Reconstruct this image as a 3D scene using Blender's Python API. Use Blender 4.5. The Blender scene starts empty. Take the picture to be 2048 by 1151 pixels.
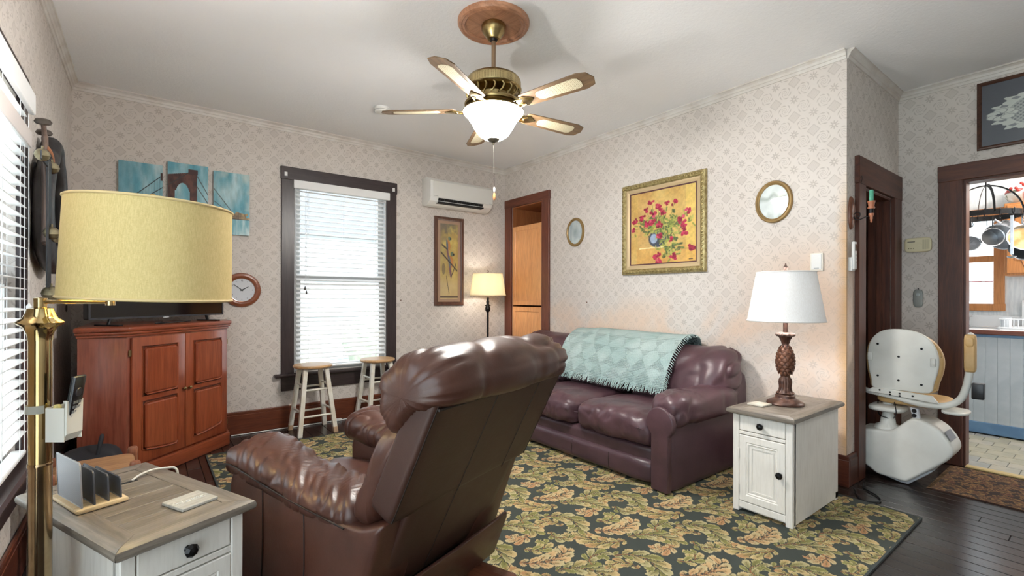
import bpy, bmesh, math, random
import numpy as np
from mathutils import Vector, Matrix, Euler

# ------------------------------------------------------------------ camera, world, exposure
scene = bpy.context.scene
COL = scene.collection
PI = math.pi

cam_data = bpy.data.cameras.new('camera')
cam_data.sensor_width = 36.0
cam_data.lens = 36.0 * 950.75 / 2048.0
cam_data.shift_y = 19.34 / 2048.0
cam_data.clip_start = 0.05
camera = bpy.data.objects.new('camera', cam_data)
COL.objects.link(camera)
camera.matrix_world = (Matrix.Translation((0, 0, 1.2)) @ Matrix.Rotation(-0.6545, 4, 'Z')
                       @ Matrix.Rotation(PI / 2, 4, 'X') @ Matrix.Rotation(0.0022, 4, 'Z'))
scene.camera = camera

world = bpy.data.worlds.new('overcast_sky')
scene.world = world
world.use_nodes = True
world.node_tree.nodes['Background'].inputs[0].default_value = (0.82, 0.92, 1.0, 1)
world.node_tree.nodes['Background'].inputs[1].default_value = 1.6

sun_data = bpy.data.lights.new('sun', 'SUN')
sun_data.energy = 2.5
sun_data.angle = math.radians(3)
sun_data.color = (0.96, 0.98, 1.0)
sun = bpy.data.objects.new('sun', sun_data)
COL.objects.link(sun)
sun.rotation_euler = Vector((-0.12, 0.20, -0.97)).to_track_quat('-Z', 'Y').to_euler()

vs = scene.view_settings
vs.view_transform = 'Standard'
vs.look = 'None'
vs.exposure = 1.5
vs.gamma = 1.0
vs.use_curve_mapping = False
scene.cycles.max_bounces = 7
scene.cycles.diffuse_bounces = 4
scene.cycles.glossy_bounces = 3
scene.cycles.transmission_bounces = 4
scene.cycles.transparent_max_bounces = 8
scene.cycles.sample_clamp_indirect = 6.0
scene.cycles.use_adaptive_sampling = True
scene.cycles.adaptive_threshold = 0.04
scene.cycles.caustics_reflective = False
scene.cycles.caustics_refractive = False

# ------------------------------------------------------------------ mesh helpers
rng = random.Random(7)
nrng = np.random.RandomState(5)

def s2l(c):
    out = []
    for v in c[:3]:
        v = v / 255.0
        out.append(v / 12.92 if v <= 0.04045 else ((v + 0.055) / 1.055) ** 2.4)
    return (out[0], out[1], out[2], 1.0)

class G:
    """collects vertices and faces of one mesh"""
    def __init__(self):
        self.v = []; self.f = []
    def add(self, verts, faces, m=None):
        o = len(self.v)
        if m is not None:
            verts = [m @ Vector(p) for p in verts]
        self.v.extend([tuple(p) for p in verts])
        self.f.extend([tuple(i + o for i in f) for f in faces])
        return self
    def box(self, lo, hi, b=0.0, seg=1, m=None):
        lo = list(lo); hi = list(hi)
        for k in range(3):
            if lo[k] > hi[k]: lo[k], hi[k] = hi[k], lo[k]
        if b <= 0:
            vv = [(x, y, z) for x in (lo[0], hi[0]) for y in (lo[1], hi[1]) for z in (lo[2], hi[2])]
            return self.add(vv, [(0, 1, 3, 2), (4, 6, 7, 5), (0, 4, 5, 1), (2, 3, 7, 6), (0, 2, 6, 4), (1, 5, 7, 3)], m)
        bm = bmesh.new()
        bmesh.ops.create_cube(bm, size=1)
        for v in bm.verts:
            v.co = Vector([(lo[k] + hi[k]) / 2 + v.co[k] * (hi[k] - lo[k]) for k in range(3)])
        b = min(b, 0.49 * min(hi[k] - lo[k] for k in range(3)))
        bmesh.ops.bevel(bm, geom=bm.edges[:], offset=b, segments=seg, affect='EDGES', profile=0.5)
        bm.verts.index_update()
        vv = [v.co.copy() for v in bm.verts]; ff = [[v.index for v in f.verts] for f in bm.faces]
        bm.free()
        return self.add(vv, ff, m)
    def cbox(self, c, s, b=0.0, seg=1, m=None):
        return self.box([c[k] - s[k] / 2 for k in range(3)], [c[k] + s[k] / 2 for k in range(3)], b, seg, m)
    def lathe(self, prof, n=32, m=None, flute=None, caps=True):
        """prof: (r, z) from bottom to top, flute(r,z,a)->r"""
        vv = []; ff = []
        k = len(prof)
        for i in range(n):
            a = 2 * PI * i / n
            for (r, z) in prof:
                rr = flute(r, z, a) if flute else r
                vv.append((rr * math.cos(a), rr * math.sin(a), z))
        for i in range(n):
            j = (i + 1) % n
            for q in range(k - 1):
                ff.append((i * k + q, j * k + q, j * k + q + 1, i * k + q + 1))
        if caps and prof[0][0] > 1e-6: ff.append(tuple(i * k for i in reversed(range(n))))
        if caps and prof[-1][0] > 1e-6: ff.append(tuple(i * k + k - 1 for i in range(n)))
        return self.add(vv, ff, m)
    def tube(self, pts, r, n=10, m=None, closed=False, caps=True, sy=1.0):
        pts = [Vector(p) for p in pts]
        N = len(pts)
        rad = r if isinstance(r, (list, tuple)) else [r] * N
        vv = []; ff = []
        up = None
        for i, p in enumerate(pts):
            a = pts[(i - 1) % N] if (closed or i > 0) else p
            c = pts[(i + 1) % N] if (closed or i < N - 1) else p
            t = (c - a)
            if t.length < 1e-9: t = Vector((0, 0, 1))
            t.normalize()
            if up is None:
                up = Vector((0, 0, 1)) if abs(t.z) < 0.9 else Vector((1, 0, 0))
            u = (up - t * up.dot(t))
            if u.length < 1e-6: u = t.orthogonal()
            u.normalize(); w = t.cross(u); up = u
            for q in range(n):
                an = 2 * PI * q / n
                vv.append(p + (u * math.cos(an) + w * math.sin(an) * sy) * rad[i])
        for i in range(N if closed else N - 1):
            j = (i + 1) % N
            for q in range(n):
                ff.append((i * n + q, i * n + (q + 1) % n, j * n + (q + 1) % n, j * n + q))
        if caps and not closed:
            ff.append(tuple(reversed(range(n))))
            ff.append(tuple((N - 1) * n + q for q in range(n)))
        return self.add(vv, ff, m)
    def prism(self, poly, d0, d1, axis='y', m=None):
        """poly in the plane of the other two axes (x,z) for y, (y,z) for x, (x,y) for z"""
        def P(a, b, d):
            return {'y': (a, d, b), 'x': (d, a, b), 'z': (a, b, d)}[axis]
        n = len(poly)
        vv = [P(a, b, d0) for a, b in poly] + [P(a, b, d1) for a, b in poly]
        ff = [tuple(range(n)), tuple(reversed(range(n, 2 * n)))]
        for i in range(n):
            j = (i + 1) % n
            ff.append((i, n + i, n + j, j))
        return self.add(vv, ff, m)
    def bprism(self, poly, d0, d1, axis='y', b=0.01, seg=2, m=None):
        t = G().prism(poly, d0, d1, axis)
        bm = bmesh.new()
        bv = [bm.verts.new(p) for p in t.v]
        for f in t.f: bm.faces.new([bv[i] for i in f])
        bmesh.ops.recalc_face_normals(bm, faces=bm.faces[:])
        bmesh.ops.bevel(bm, geom=bm.edges[:], offset=b, segments=seg, affect='EDGES', profile=0.5)
        bm.verts.index_update()
        vv = [v.co.copy() for v in bm.verts]; ff = [[v.index for v in f.verts] for f in bm.faces]
        bm.free()
        return self.add(vv, ff, m)
    def grid(self, P, closed_u=False, closed_v=False, m=None):
        """P: array (nu,nv,3)"""
        P = np.asarray(P); nu, nv = P.shape[:2]
        ff = []
        for i in range(nu if closed_u else nu - 1):
            for j in range(nv if closed_v else nv - 1):
                i2 = (i + 1) % nu; j2 = (j + 1) % nv
                ff.append((i * nv + j, i2 * nv + j, i2 * nv + j2, i * nv + j2))
        return self.add(P.reshape(-1, 3).tolist(), ff, m)
    def frame(self, w, h, prof, m=None):
        """mitred frame in the xz plane facing -y, outer size w x h; prof: (inset, height) loop"""
        k = len(prof); vv = []; ff = []
        for (sx, sz) in ((-1, -1), (1, -1), (1, 1), (-1, 1)):
            for (ins, ht) in prof:
                vv.append((sx * (w / 2 - ins), -ht, sz * (h / 2 - ins)))
        for c in range(4):
            d = (c + 1) % 4
            for q in range(k):
                q2 = (q + 1) % k
                ff.append((c * k + q, d * k + q, d * k + q2, c * k + q2))
        return self.add(vv, ff, m)
    def build(self, name, mat, parent=None, smooth=None, loc=None, rot=None):
        me = bpy.data.meshes.new(name)
        me.from_pydata(self.v, [], self.f)
        bm = bmesh.new(); bm.from_mesh(me)
        bmesh.ops.recalc_face_normals(bm, faces=bm.faces[:])
        bm.to_mesh(me); bm.free()
        return link(name, me, mat, parent, smooth, loc, rot)

def link(name, me, mat, parent=None, smooth=None, loc=None, rot=None):
    if mat is not None and not me.materials: me.materials.append(mat)
    if smooth is not None:
        me.polygons.foreach_set('use_smooth', [True] * len(me.polygons))
        if smooth < 180: me.set_sharp_from_angle(angle=math.radians(smooth))
    me.update()
    o = bpy.data.objects.new(name, me)
    COL.objects.link(o)
    if parent is not None: o.parent = parent
    if loc is not None: o.location = loc
    if rot is not None: o.rotation_euler = rot
    return o

def tag(o, label, cat, group=None, kind=None):
    o['label'] = label; o['category'] = cat
    if group: o['group'] = group
    if kind: o['kind'] = kind
    return o

def thing(name, label, cat, loc=(0, 0, 0), rotz=0.0, group=None):
    o = bpy.data.objects.new(name, None)
    o.empty_display_size = 0.05
    COL.objects.link(o)
    o.location = loc; o.rotation_euler = (0, 0, rotz)
    return tag(o, label, cat, group)

def struct(o, label=None):
    o['kind'] = 'structure'
    if label: o['label'] = label
    return o

def copy_tree(o, parent=None):
    c = o.copy(); COL.objects.link(c)
    if parent is not None: c.parent = parent
    for ch in list(o.children): copy_tree(ch, c)
    return c

def T(x, y, z): return Matrix.Translation((x, y, z))
def RX(a): return Matrix.Rotation(a, 4, 'X')
def RY(a): return Matrix.Rotation(a, 4, 'Y')
def RZ(a): return Matrix.Rotation(a, 4, 'Z')

def smooth_path(pts, sub=6, closed=False):
    """Catmull-Rom through points"""
    P = [Vector(p) for p in pts]; n = len(P); out = []
    rngN = n if closed else n - 1
    for i in range(rngN):
        p1 = P[i]; p2 = P[(i + 1) % n]
        p0 = P[i - 1] if (i > 0 or closed) else p1 + (p1 - p2)
        p3 = P[(i + 2) % n] if (i + 2 < n or closed) else p2 + (p2 - p1)
        for k in range(sub):
            t = k / sub
            out.append(0.5 * ((2 * p1) + (p2 - p0) * t + (2 * p0 - 5 * p1 + 4 * p2 - p3) * t * t + (3 * p1 - p0 - 3 * p2 + p3) * t ** 3))
    if not closed: out.append(P[-1])
    return out

# numpy value noise -----------------------------------------------------------
def _hash(i, j, k, s):
    h = np.sin(i * 127.1 + j * 311.7 + k * 74.7 + s * 53.3) * 43758.5453
    return h - np.floor(h)
def vnoise(P, freq=1.0, seed=0):
    P = np.asarray(P, float) * np.asarray(freq)
    I = np.floor(P); F = P - I; F = F * F * (3 - 2 * F)
    i, j, k = I[..., 0], I[..., 1], I[..., 2]; x, y, z = F[..., 0], F[..., 1], F[..., 2]
    r = 0
    for a in (0, 1):
        for b in (0, 1):
            for c in (0, 1):
                w = (x if a else 1 - x) * (y if b else 1 - y) * (z if c else 1 - z)
                r = r + w * _hash(i + a, j + b, k + c, seed)
    return r * 2 - 1
def puff(P, freq, seed=0, w=0.28):
    """puffed skin between narrow creases: 0 along the crease lines, 1 on the swells"""
    return 1 - np.exp(-(vnoise(P, freq, seed) / w) ** 2)
def ridge(P, freq, seed=0):
    return (1 - np.abs(vnoise(P, freq, seed))) ** 3

def cushion(lo, hi, e=4.0, n=28, disp=None, ex=None):
    """superellipsoid box as verts (N,3) and quads, disp(P, Nrm)->offset distance"""
    lo = np.array(lo, float); hi = np.array(hi, float)
    c = (lo + hi) / 2; h = (hi - lo) / 2
    key = {}; V = []; F = []
    def vid(p):
        k = (round(p[0] * 1e5), round(p[1] * 1e5), round(p[2] * 1e5))
        if k not in key: key[k] = len(V); V.append(p)
        return key[k]
    t = np.tan(np.linspace(-PI / 4, PI / 4, n + 1))
    for ax in range(3):
        for s in (-1, 1):
            ids = np.zeros((n + 1, n + 1), int)
            for i in range(n + 1):
                for j in range(n + 1):
                    p = [0, 0, 0]; p[ax] = s; p[(ax + 1) % 3] = t[i]; p[(ax + 2) % 3] = t[j]
                    ids[i, j] = vid(tuple(p))
            for i in range(n):
                for j in range(n):
                    F.append((ids[i, j], ids[i + 1, j], ids[i + 1, j + 1], ids[i, j + 1]))
    P = np.array(V)
    ee = np.array(ex if ex is not None else (e, e, e), float)
    # anisotropic superellipsoid by iterating the implicit function
    r = np.ones(len(P))
    for _ in range(30):
        g = (np.abs(P * r[:, None]) ** ee).sum(1)
        r *= g ** (-1.0 / ee.mean())
    Q = P * r[:, None]
    N = np.sign(Q) * np.abs(Q) ** (ee - 1) / h
    N /= np.linalg.norm(N, axis=1)[:, None] + 1e-9
    W = c + Q * h
    if disp is not None: W = W + N * disp(W, N)[:, None]
    return W, F

def sweep_profile(prof, xs, scale_fn, centre, disp=None, nprof=64):
    """puffy roll: closed profile (y,z) swept along x; scale_fn(t) in 0..1 at the ends"""
    pp = np.array([[p.x, p.y] for p in smooth_path([(a, b, 0) for a, b in prof], 10, True)])
    nx = len(xs); out = np.zeros((nx, len(pp), 3))
    c = np.array(centre)
    for i, x in enumerate(xs):
        t = 2 * (x - xs[0]) / (xs[-1] - xs[0]) - 1
        s = scale_fn(t)
        out[i, :, 0] = x
        out[i, :, 1:] = c + (pp - c) * s
    if disp is not None:
        du = np.roll(out, -1, 1) - np.roll(out, 1, 1)
        N = np.zeros_like(out); N[..., 1] = du[..., 2]; N[..., 2] = -du[..., 1]
        N /= np.linalg.norm(N, axis=2)[..., None] + 1e-9
        # outward test
        s = np.sign(((out[..., 1:] - c) * N[..., 1:]).sum(2).mean())
        out = out + N * s * disp(out, N)[..., None]
    return out

def colour_grid(name, w, h, nx, ny, fn, mat, parent=None, loc=None, rot=None, bulge=None):
    """flat print in the xz plane facing -y, colours by fn(U,V)->(...,3) sRGB 0..255 ; U to the right, V up"""
    U, V = np.meshgrid(np.linspace(0, 1, nx), np.linspace(0, 1, ny), indexing='ij')
    C = np.clip(fn(U, V), 0, 255) / 255.0
    L = np.where(C <= 0.04045, C / 12.92, ((C + 0.055) / 1.055) ** 2.4)
    P = np.stack([(U - 0.5) * w, np.zeros_like(U), (V - 0.5) * h], -1)
    if bulge is not None: P[..., 1] -= bulge(U, V)
    me = bpy.data.meshes.new(name)
    idx = np.arange(nx * ny).reshape(nx, ny)
    q = np.stack([idx[:-1, :-1], idx[1:, :-1], idx[1:, 1:], idx[:-1, 1:]], -1).reshape(-1, 4)
    me.vertices.add(nx * ny); me.vertices.foreach_set('co', P.reshape(-1))
    me.loops.add(q.size); me.loops.foreach_set('vertex_index', q.reshape(-1).astype(np.int32))
    me.polygons.add(len(q)); me.polygons.foreach_set('loop_start', np.arange(0, q.size, 4, dtype=np.int32))
    me.update(calc_edges=True)
    ca = me.color_attributes.new('Col', 'FLOAT_COLOR', 'POINT')
    rgba = np.concatenate([L, np.ones(L.shape[:2] + (1,))], -1)
    ca.data.foreach_set('color', rgba.reshape(-1).astype(np.float32))
    return link(name, me, mat, parent, None, loc, rot)

# ------------------------------------------------------------------ material helpers
class NT:
    def __init__(self, name):
        self.m = bpy.data.materials.new(name); self.m.use_nodes = True
        self.t = self.m.node_tree; self.n = self.t.nodes; self.l = self.t.links
        self.p = self.n['Principled BSDF']
    def new(self, t): return self.n.new(t)
    def put(self, sock, v):
        if isinstance(v, bpy.types.NodeSocket): self.l.new(v, sock)
        elif isinstance(v, (int, float)): sock.default_value = v
        else: sock.default_value = v
    def math(self, op, a, b=None, clamp=False):
        n = self.new('ShaderNodeMath'); n.operation = op; n.use_clamp = clamp
        self.put(n.inputs[0], a)
        if b is not None: self.put(n.inputs[1], b)
        return n.outputs[0]
    def coord(self, kind='Object', scale=(1, 1, 1), rot=(0, 0, 0)):
        tc = self.new('ShaderNodeTexCoord'); mp = self.new('ShaderNodeMapping')
        mp.inputs['Scale'].default_value = scale; mp.inputs['Rotation'].default_value = rot
        self.l.new(tc.outputs[kind], mp.inputs['Vector']); return mp.outputs['Vector']
    def noise(self, vec, scale, detail=4, rough=0.55, dist=0.0):
        n = self.new('ShaderNodeTexNoise')
        self.l.new(vec, n.inputs['Vector'])
        n.inputs['Scale'].default_value = scale; n.inputs['Detail'].default_value = detail
        n.inputs['Roughness'].default_value = rough; n.inputs['Distortion'].default_value = dist
        return n.outputs['Fac']
    def ramp(self, fac, a, b):
        n = self.new('ShaderNodeMapRange'); n.interpolation_type = 'SMOOTHSTEP'
        self.put(n.inputs['Value'], fac)
        n.inputs['From Min'].default_value = a; n.inputs['From Max'].default_value = b
        return n.outputs['Result']
    def mix(self, fac, a, b, mode='MIX'):
        n = self.new('ShaderNodeMix'); n.data_type = 'RGBA'; n.blend_type = mode
        self.put(n.inputs[0], fac); self.put(n.inputs[6], a); self.put(n.inputs[7], b)
        return n.outputs[2]
    def bump(self, h, strength, dist=0.01):
        n = self.new('ShaderNodeBump'); n.inputs['Strength'].default_value = strength
        n.inputs['Distance'].default_value = dist
        self.l.new(h, n.inputs['Height'])
        self.l.new(n.outputs[0], self.p.inputs['Normal']); return n
    def out(self, col=None, rough=None, metal=None):
        if col is not None: self.put(self.p.inputs['Base Color'], col)
        if rough is not None: self.put(self.p.inputs['Roughness'], rough)
        if metal is not None: self.put(self.p.inputs['Metallic'], metal)
        return self.m

def mat(name, c, rough=0.5, metal=0.0, c2=None, ns=6.0, st=(1, 1, 1), lo=0.35, hi=0.65, bump=0.0, bs=80.0,
        bst=None, bd=0.004, spec=None, coat=0.0, rvar=0.0, detail=5):
    t = NT(name)
    col = s2l(c)
    v = t.coord('Object', st)
    if c2 is not None:
        f = t.ramp(t.noise(v, ns, detail), lo, hi)
        t.out(t.mix(f, s2l(c), s2l(c2)))
        if rvar: t.put(t.p.inputs['Roughness'], t.math('ADD', t.math('MULTIPLY', f, rvar), rough))
    else:
        t.out(col)
    if not (c2 is not None and rvar): t.out(None, rough)
    t.out(None, None, metal)
    if bump:
        bv = t.coord('Object', bst or (1, 1, 1))
        t.bump(t.noise(bv, bs, 3), bump, bd)
    if spec is not None: t.p.inputs['Specular IOR Level'].default_value = spec
    if coat:
        t.p.inputs['Coat Weight'].default_value = coat; t.p.inputs['Coat Roughness'].default_value = 0.15
    return t.m

def wood(name, c1, c2, axis='z', rough=0.4, scale=9.0, bump=0.05, coat=0.0, lo=0.3, hi=0.7):
    st = {'x': (0.12, 1.6, 1.6), 'y': (1.6, 0.12, 1.6), 'z': (1.6, 1.6, 0.12)}[axis]
    st = tuple(4 * s for s in st)
    t = NT(name)
    v = t.coord('Object', st)
    f = t.ramp(t.noise(v, scale * 0.5, 6, 0.65, 0.6), lo, hi)
    g = t.ramp(t.noise(v, scale * 2.2, 3, 0.5), 0.35, 0.75)
    c = t.mix(f, s2l(c1), s2l(c2))
    dark = tuple(0.55 * k for k in s2l(c1)[:3]) + (1,)
    c = t.mix(t.math('MULTIPLY', g, 0.45), c, dark)
    t.out(c, rough)
    if bump: t.bump(g, bump, 0.003)
    if coat:
        t.p.inputs['Coat Weight'].default_value = coat; t.p.inputs['Coat Roughness'].default_value = 0.2
    return t.m

def vcol_mat(name, rough=0.6, noise=0.0, ns=300, bump=0.0, bs=300, coat=0.0):
    t = NT(name)
    a = t.new('ShaderNodeVertexColor'); a.layer_name = 'Col'
    c = a.outputs['Color']
    if noise:
        f = t.noise(t.coord('Object'), ns, 3)
        c = t.mix(noise, c, t.mix(f, (0, 0, 0, 1), (1, 1, 1, 1)), 'OVERLAY')
    t.out(c, rough)
    if bump: t.bump(t.noise(t.coord('Object'), bs, 2), bump, 0.004)
    if coat:
        t.p.inputs['Coat Weight'].default_value = coat; t.p.inputs['Coat Roughness'].default_value = 0.08
    return t.m

def wallpaper(name, stain=False, sootz=False):
    t = NT(name)
    tc = t.new('ShaderNodeTexCoord'); sp = t.new('ShaderNodeSeparateXYZ')
    t.l.new(tc.outputs['Object'], sp.inputs[0])
    X, Y, Z = sp.outputs
    C = 0.121
    u = t.math('DIVIDE', t.math('ADD', t.math('ADD', X, Y), 10.0 + 0.34), C)
    v = t.math('DIVIDE', t.math('ADD', Z, 0.03), C)
    def cell(off):
        uu = t.math('ADD', u, off); vv = t.math('ADD', v, off)
        a = t.math('SUBTRACT', t.math('FRACT', uu), 0.5); b = t.math('SUBTRACT', t.math('FRACT', vv), 0.5)
        par = t.math('MODULO', t.math('ADD', t.math('FLOOR', uu), t.math('FLOOR', vv)), 2.0)
        r = t.math('SQRT', t.math('ADD', t.math('MULTIPLY', a, a), t.math('MULTIPLY', b, b)))
        th = t.math('ARCTAN2', b, a)
        return a, b, par, r, th
    def band(x, c, w):      # soft 1 where |x-c|<w
        return t.ramp(t.math('ABSOLUTE', t.math('SUBTRACT', x, c)), w, w * 0.45)
    a, b, par, r, th = cell(0.0)
    dm = t.math('ADD', t.math('ABSOLUTE', a), t.math('ABSOLUTE', b))
    dia = t.math('ADD', t.math('MULTIPLY', t.ramp(dm, 0.36, 0.33), 0.45), t.math('MULTIPLY', band(dm, 0.31, 0.05), 0.45))
    petal = t.math('ADD', 0.17, t.math('MULTIPLY', t.math('COSINE', t.math('MULTIPLY', th, 8.0)), 0.075))
    star = t.ramp(t.math('SUBTRACT', r, petal), 0.02, -0.02)
    star = t.math('MULTIPLY', star, t.ramp(r, 0.03, 0.06))
    dots = t.math('MULTIPLY', t.math('SINE', t.math('MULTIPLY', a, 75.0)), t.math('SINE', t.math('MULTIPLY', b, 75.0)))
    dots = t.ramp(dots, -0.55, 0.5)
    dia = t.math('MULTIPLY', dia, t.math('ADD', t.math('MULTIPLY', dots, 0.75), 0.35))
    pat = t.math('ADD', t.math('MULTIPLY', dia, t.math('SUBTRACT', 1.0, par)), t.math('MULTIPLY', star, t.math('MULTIPLY', par, 0.85)))
    a2, b2, p2, r2, t2 = cell(0.5)
    ring = t.math('MULTIPLY', band(r2, 0.30, 0.055), t.ramp(t.math('SINE', t.math('ADD', t.math('MULTIPLY', t2, 6.0), t.math('MULTIPLY', r2, 40.0))), -0.5, 0.3))
    spir = t.math('SINE', t.math('ADD', t.math('MULTIPLY', r2, 60.0), t.math('MULTIPLY', t2, 3.0)))
    inner = t.math('MULTIPLY', t.ramp(spir, 0.35, 0.8), t.ramp(r2, 0.22, 0.18))
    pat = t.math('ADD', pat, t.math('ADD', t.math('MULTIPLY', ring, 0.85), t.math('MULTIPLY', inner, 0.75)), clamp=True)
    vec = tc.outputs['Object']
    wear = t.noise(vec, 3.0, 5)
    fine = t.noise(vec, 160, 2)
    pat = t.math('MULTIPLY', pat, t.math('ADD', 0.45, t.math('MULTIPLY', wear, 0.8)))
    pat = t.math('MULTIPLY', pat, t.math('ADD', 0.7, t.math('MULTIPLY', fine, 0.5)))
    base = t.mix(t.ramp(t.noise(vec, 1.3, 4), 0.3, 0.7), s2l((223, 216, 210)), s2l((214, 206, 200)))
    base = t.mix(t.math('MULTIPLY', t.noise(vec, 9.0, 4), 0.15), base, s2l((190, 175, 160)))
    if stain:
        n1 = t.noise(vec, 1.5, 6, 0.6, 0.5)
        nearcol = t.ramp(Y, 2.1, 1.15)
        low = t.ramp(Z, 1.32, 0.95)
        m1 = t.math('MULTIPLY', t.ramp(n1, 0.36, 0.62), low)
        m1 = t.math('MULTIPLY', m1, t.ramp(Z, 0.35, 0.7))
        near = t.math('MULTIPLY', t.math('MULTIPLY', nearcol, t.ramp(Z, 1.75, 1.35)), t.ramp(n1, 0.28, 0.55))
        m1 = t.math('MAXIMUM', m1, near)
        base = t.mix(t.math('MULTIPLY', m1, 0.75), base, s2l((226, 196, 172)))
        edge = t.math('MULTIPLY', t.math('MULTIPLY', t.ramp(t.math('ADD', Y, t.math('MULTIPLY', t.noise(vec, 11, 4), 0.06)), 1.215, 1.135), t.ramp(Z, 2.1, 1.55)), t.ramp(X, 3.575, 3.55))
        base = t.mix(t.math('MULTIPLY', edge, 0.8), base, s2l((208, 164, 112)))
        pat = t.math('MULTIPLY', pat, t.math('SUBTRACT', 1.0, t.math('MULTIPLY', m1, 0.7)))
    c = t.mix(t.math('MULTIPLY', pat, 0.50), base, s2l((138, 126, 117)))
    t.out(c, 0.75)
    t.p.inputs['Specular IOR Level'].default_value = 0.25
    t.bump(t.math('ADD', t.math('MULTIPLY', pat, 0.4), fine), 0.08, 0.002)
    return t.m

def translucent(name, c, trans=0.55, rough=0.8, weave=0.0, c2=None):
    t = NT(name)
    v = t.coord('Object')
    col = s2l(c)
    if weave:
        w = t.noise(t.coord('Object', (1, 1, 6)), weave, 2); w2 = t.noise(t.coord('Object', (6, 6, 1)), weave * 0.3, 2)
        f = t.math('MULTIPLY', t.math('ADD', w, w2), 0.5)
        col = t.mix(t.ramp(f, 0.35, 0.65), s2l(c2 or tuple(k * 0.88 for k in c)), s2l(c))
    t.out(col, rough)
    t.p.inputs['Specular IOR Level'].default_value = 0.2
    tr = t.new('ShaderNodeBsdfTranslucent'); t.put(tr.inputs['Color'], col)
    mx = t.new('ShaderNodeMixShader'); mx.inputs[0].default_value = trans
    t.l.new(t.p.outputs[0], mx.inputs[1]); t.l.new(tr.outputs[0], mx.inputs[2])
    t.l.new(mx.outputs[0], t.n['Material Output'].inputs['Surface'])
    return t.m

def glass(name, c=(250, 252, 252), alpha=0.15, rough=0.02):
    t = NT(name)
    g = t.new('ShaderNodeBsdfGlossy'); g.inputs['Roughness'].default_value = rough
    tr = t.new('ShaderNodeBsdfTransparent'); tr.inputs['Color'].default_value = s2l(c)
    lw = t.new('ShaderNodeLayerWeight'); lw.inputs['Blend'].default_value = 0.5
    f = t.math('ADD', t.math('MULTIPLY', t.math('POWER', lw.outputs['Facing'], 4.0), 0.5), 0.02)
    mx = t.new('ShaderNodeMixShader')
    t.l.new(f, mx.inputs[0]); t.l.new(tr.outputs[0], mx.inputs[1]); t.l.new(g.outputs[0], mx.inputs[2])
    t.l.new(mx.outputs[0], t.n['Material Output'].inputs['Surface'])
    return t.m

def leather(name, c1, c2, rough=0.33):
    t = NT(name)
    v = t.coord('Object')
    f = t.ramp(t.noise(v, 7.0, 5), 0.3, 0.7)
    t.out(t.mix(f, s2l(c1), s2l(c2)))
    t.put(t.p.inputs['Roughness'], t.math('ADD', rough, t.math('MULTIPLY', t.noise(v, 14, 4), 0.14)))
    h = t.math('ADD', t.math('MULTIPLY', t.noise(v, 260, 2), 0.35), t.math('MULTIPLY', t.noise(v, 26, 4, 0.6, 0.8), 0.8))
    t.bump(h, 0.12, 0.006)
    return t.m

# ------------------------------------------------------------------ materials
XL, XR, XK, YB, YA, ZC = -0.447, 3.545, 4.650, 4.7736, 1.1095, 2.79
M_paper = wallpaper('wallpaper')
M_paper_stain = wallpaper('wallpaper_stained', stain=True)
def ceiling_mat():
    t = NT('ceiling_plaster')
    v = t.coord('Object')
    f = t.ramp(t.noise(v, 0.9, 4), 0.35, 0.7)
    t.out(t.mix(t.math('MULTIPLY', f, 0.35), s2l((244, 244, 245)), s2l((234, 233, 233))), 0.85)
    t.bump(t.noise(v, 45, 4, 0.6, 0.4), 0.35, 0.006)
    return t.m
M_ceil = ceiling_mat()
M_cornice = mat('cornice_paint', (224, 220, 215), 0.5, c2=(208, 200, 192), ns=5)
M_white = mat('white_paint', (232, 232, 230), 0.4)
M_blind = mat('blind_white', (238, 238, 238), 0.45)
M_darktrim = wood('dark_window_wood', (50, 40, 41), (66, 54, 55), 'z', 0.35, bump=0.03)
M_darktrim_x = wood('dark_window_wood_across', (50, 40, 41), (66, 54, 55), 'x', 0.35, bump=0.03)
M_redtrim = wood('red_brown_wood', (98, 52, 38), (122, 68, 50), 'z', 0.4)
M_redtrim_y = wood('red_brown_wood_across', (98, 52, 38), (122, 68, 50), 'y', 0.4)
M_base_x = wood('baseboard_wood_x', (92, 44, 27), (122, 64, 40), 'x', 0.38)
M_base_y = wood('baseboard_wood_y', (80, 38, 26), (106, 54, 36), 'y', 0.38)
M_doorwood = wood('door_casing_wood', (70, 34, 21), (98, 52, 33), 'z', 0.46)
M_doorwood_x = wood('door_casing_wood_x', (70, 34, 21), (98, 52, 33), 'x', 0.46)
M_doorwood_y = wood('door_casing_wood_y', (74, 37, 23), (102, 56, 36), 'y', 0.46)
M_plank = [wood('floor_plank_%s' % k, a, b, 'y', 0.26, bump=0.06, coat=0.25) for k, a, b in
           (('dark', (34, 28, 27), (48, 40, 38)), ('brown', (40, 31, 28), (54, 43, 39)), ('grey', (38, 33, 33), (52, 46, 45)))]
M_black = mat('black_gap', (14, 12, 12), 0.7)
M_maple = wood('honey_maple', (222, 156, 100), (234, 174, 120), 'z', 0.32, bump=0.02, lo=0.2, hi=0.8)
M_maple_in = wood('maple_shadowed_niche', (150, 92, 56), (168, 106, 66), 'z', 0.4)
M_oak = wood('kitchen_oak', (178, 116, 62), (196, 132, 76), 'z', 0.4)
M_glass = glass('window_glass')
M_sash = mat('sash_paint', (206, 206, 206), 0.45)

def boxobj(name, lo, hi, m, parent=None, b=0.0, seg=1, smooth=None):
    return G().box(lo, hi, b, seg).build(name, m, parent, smooth)

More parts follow.
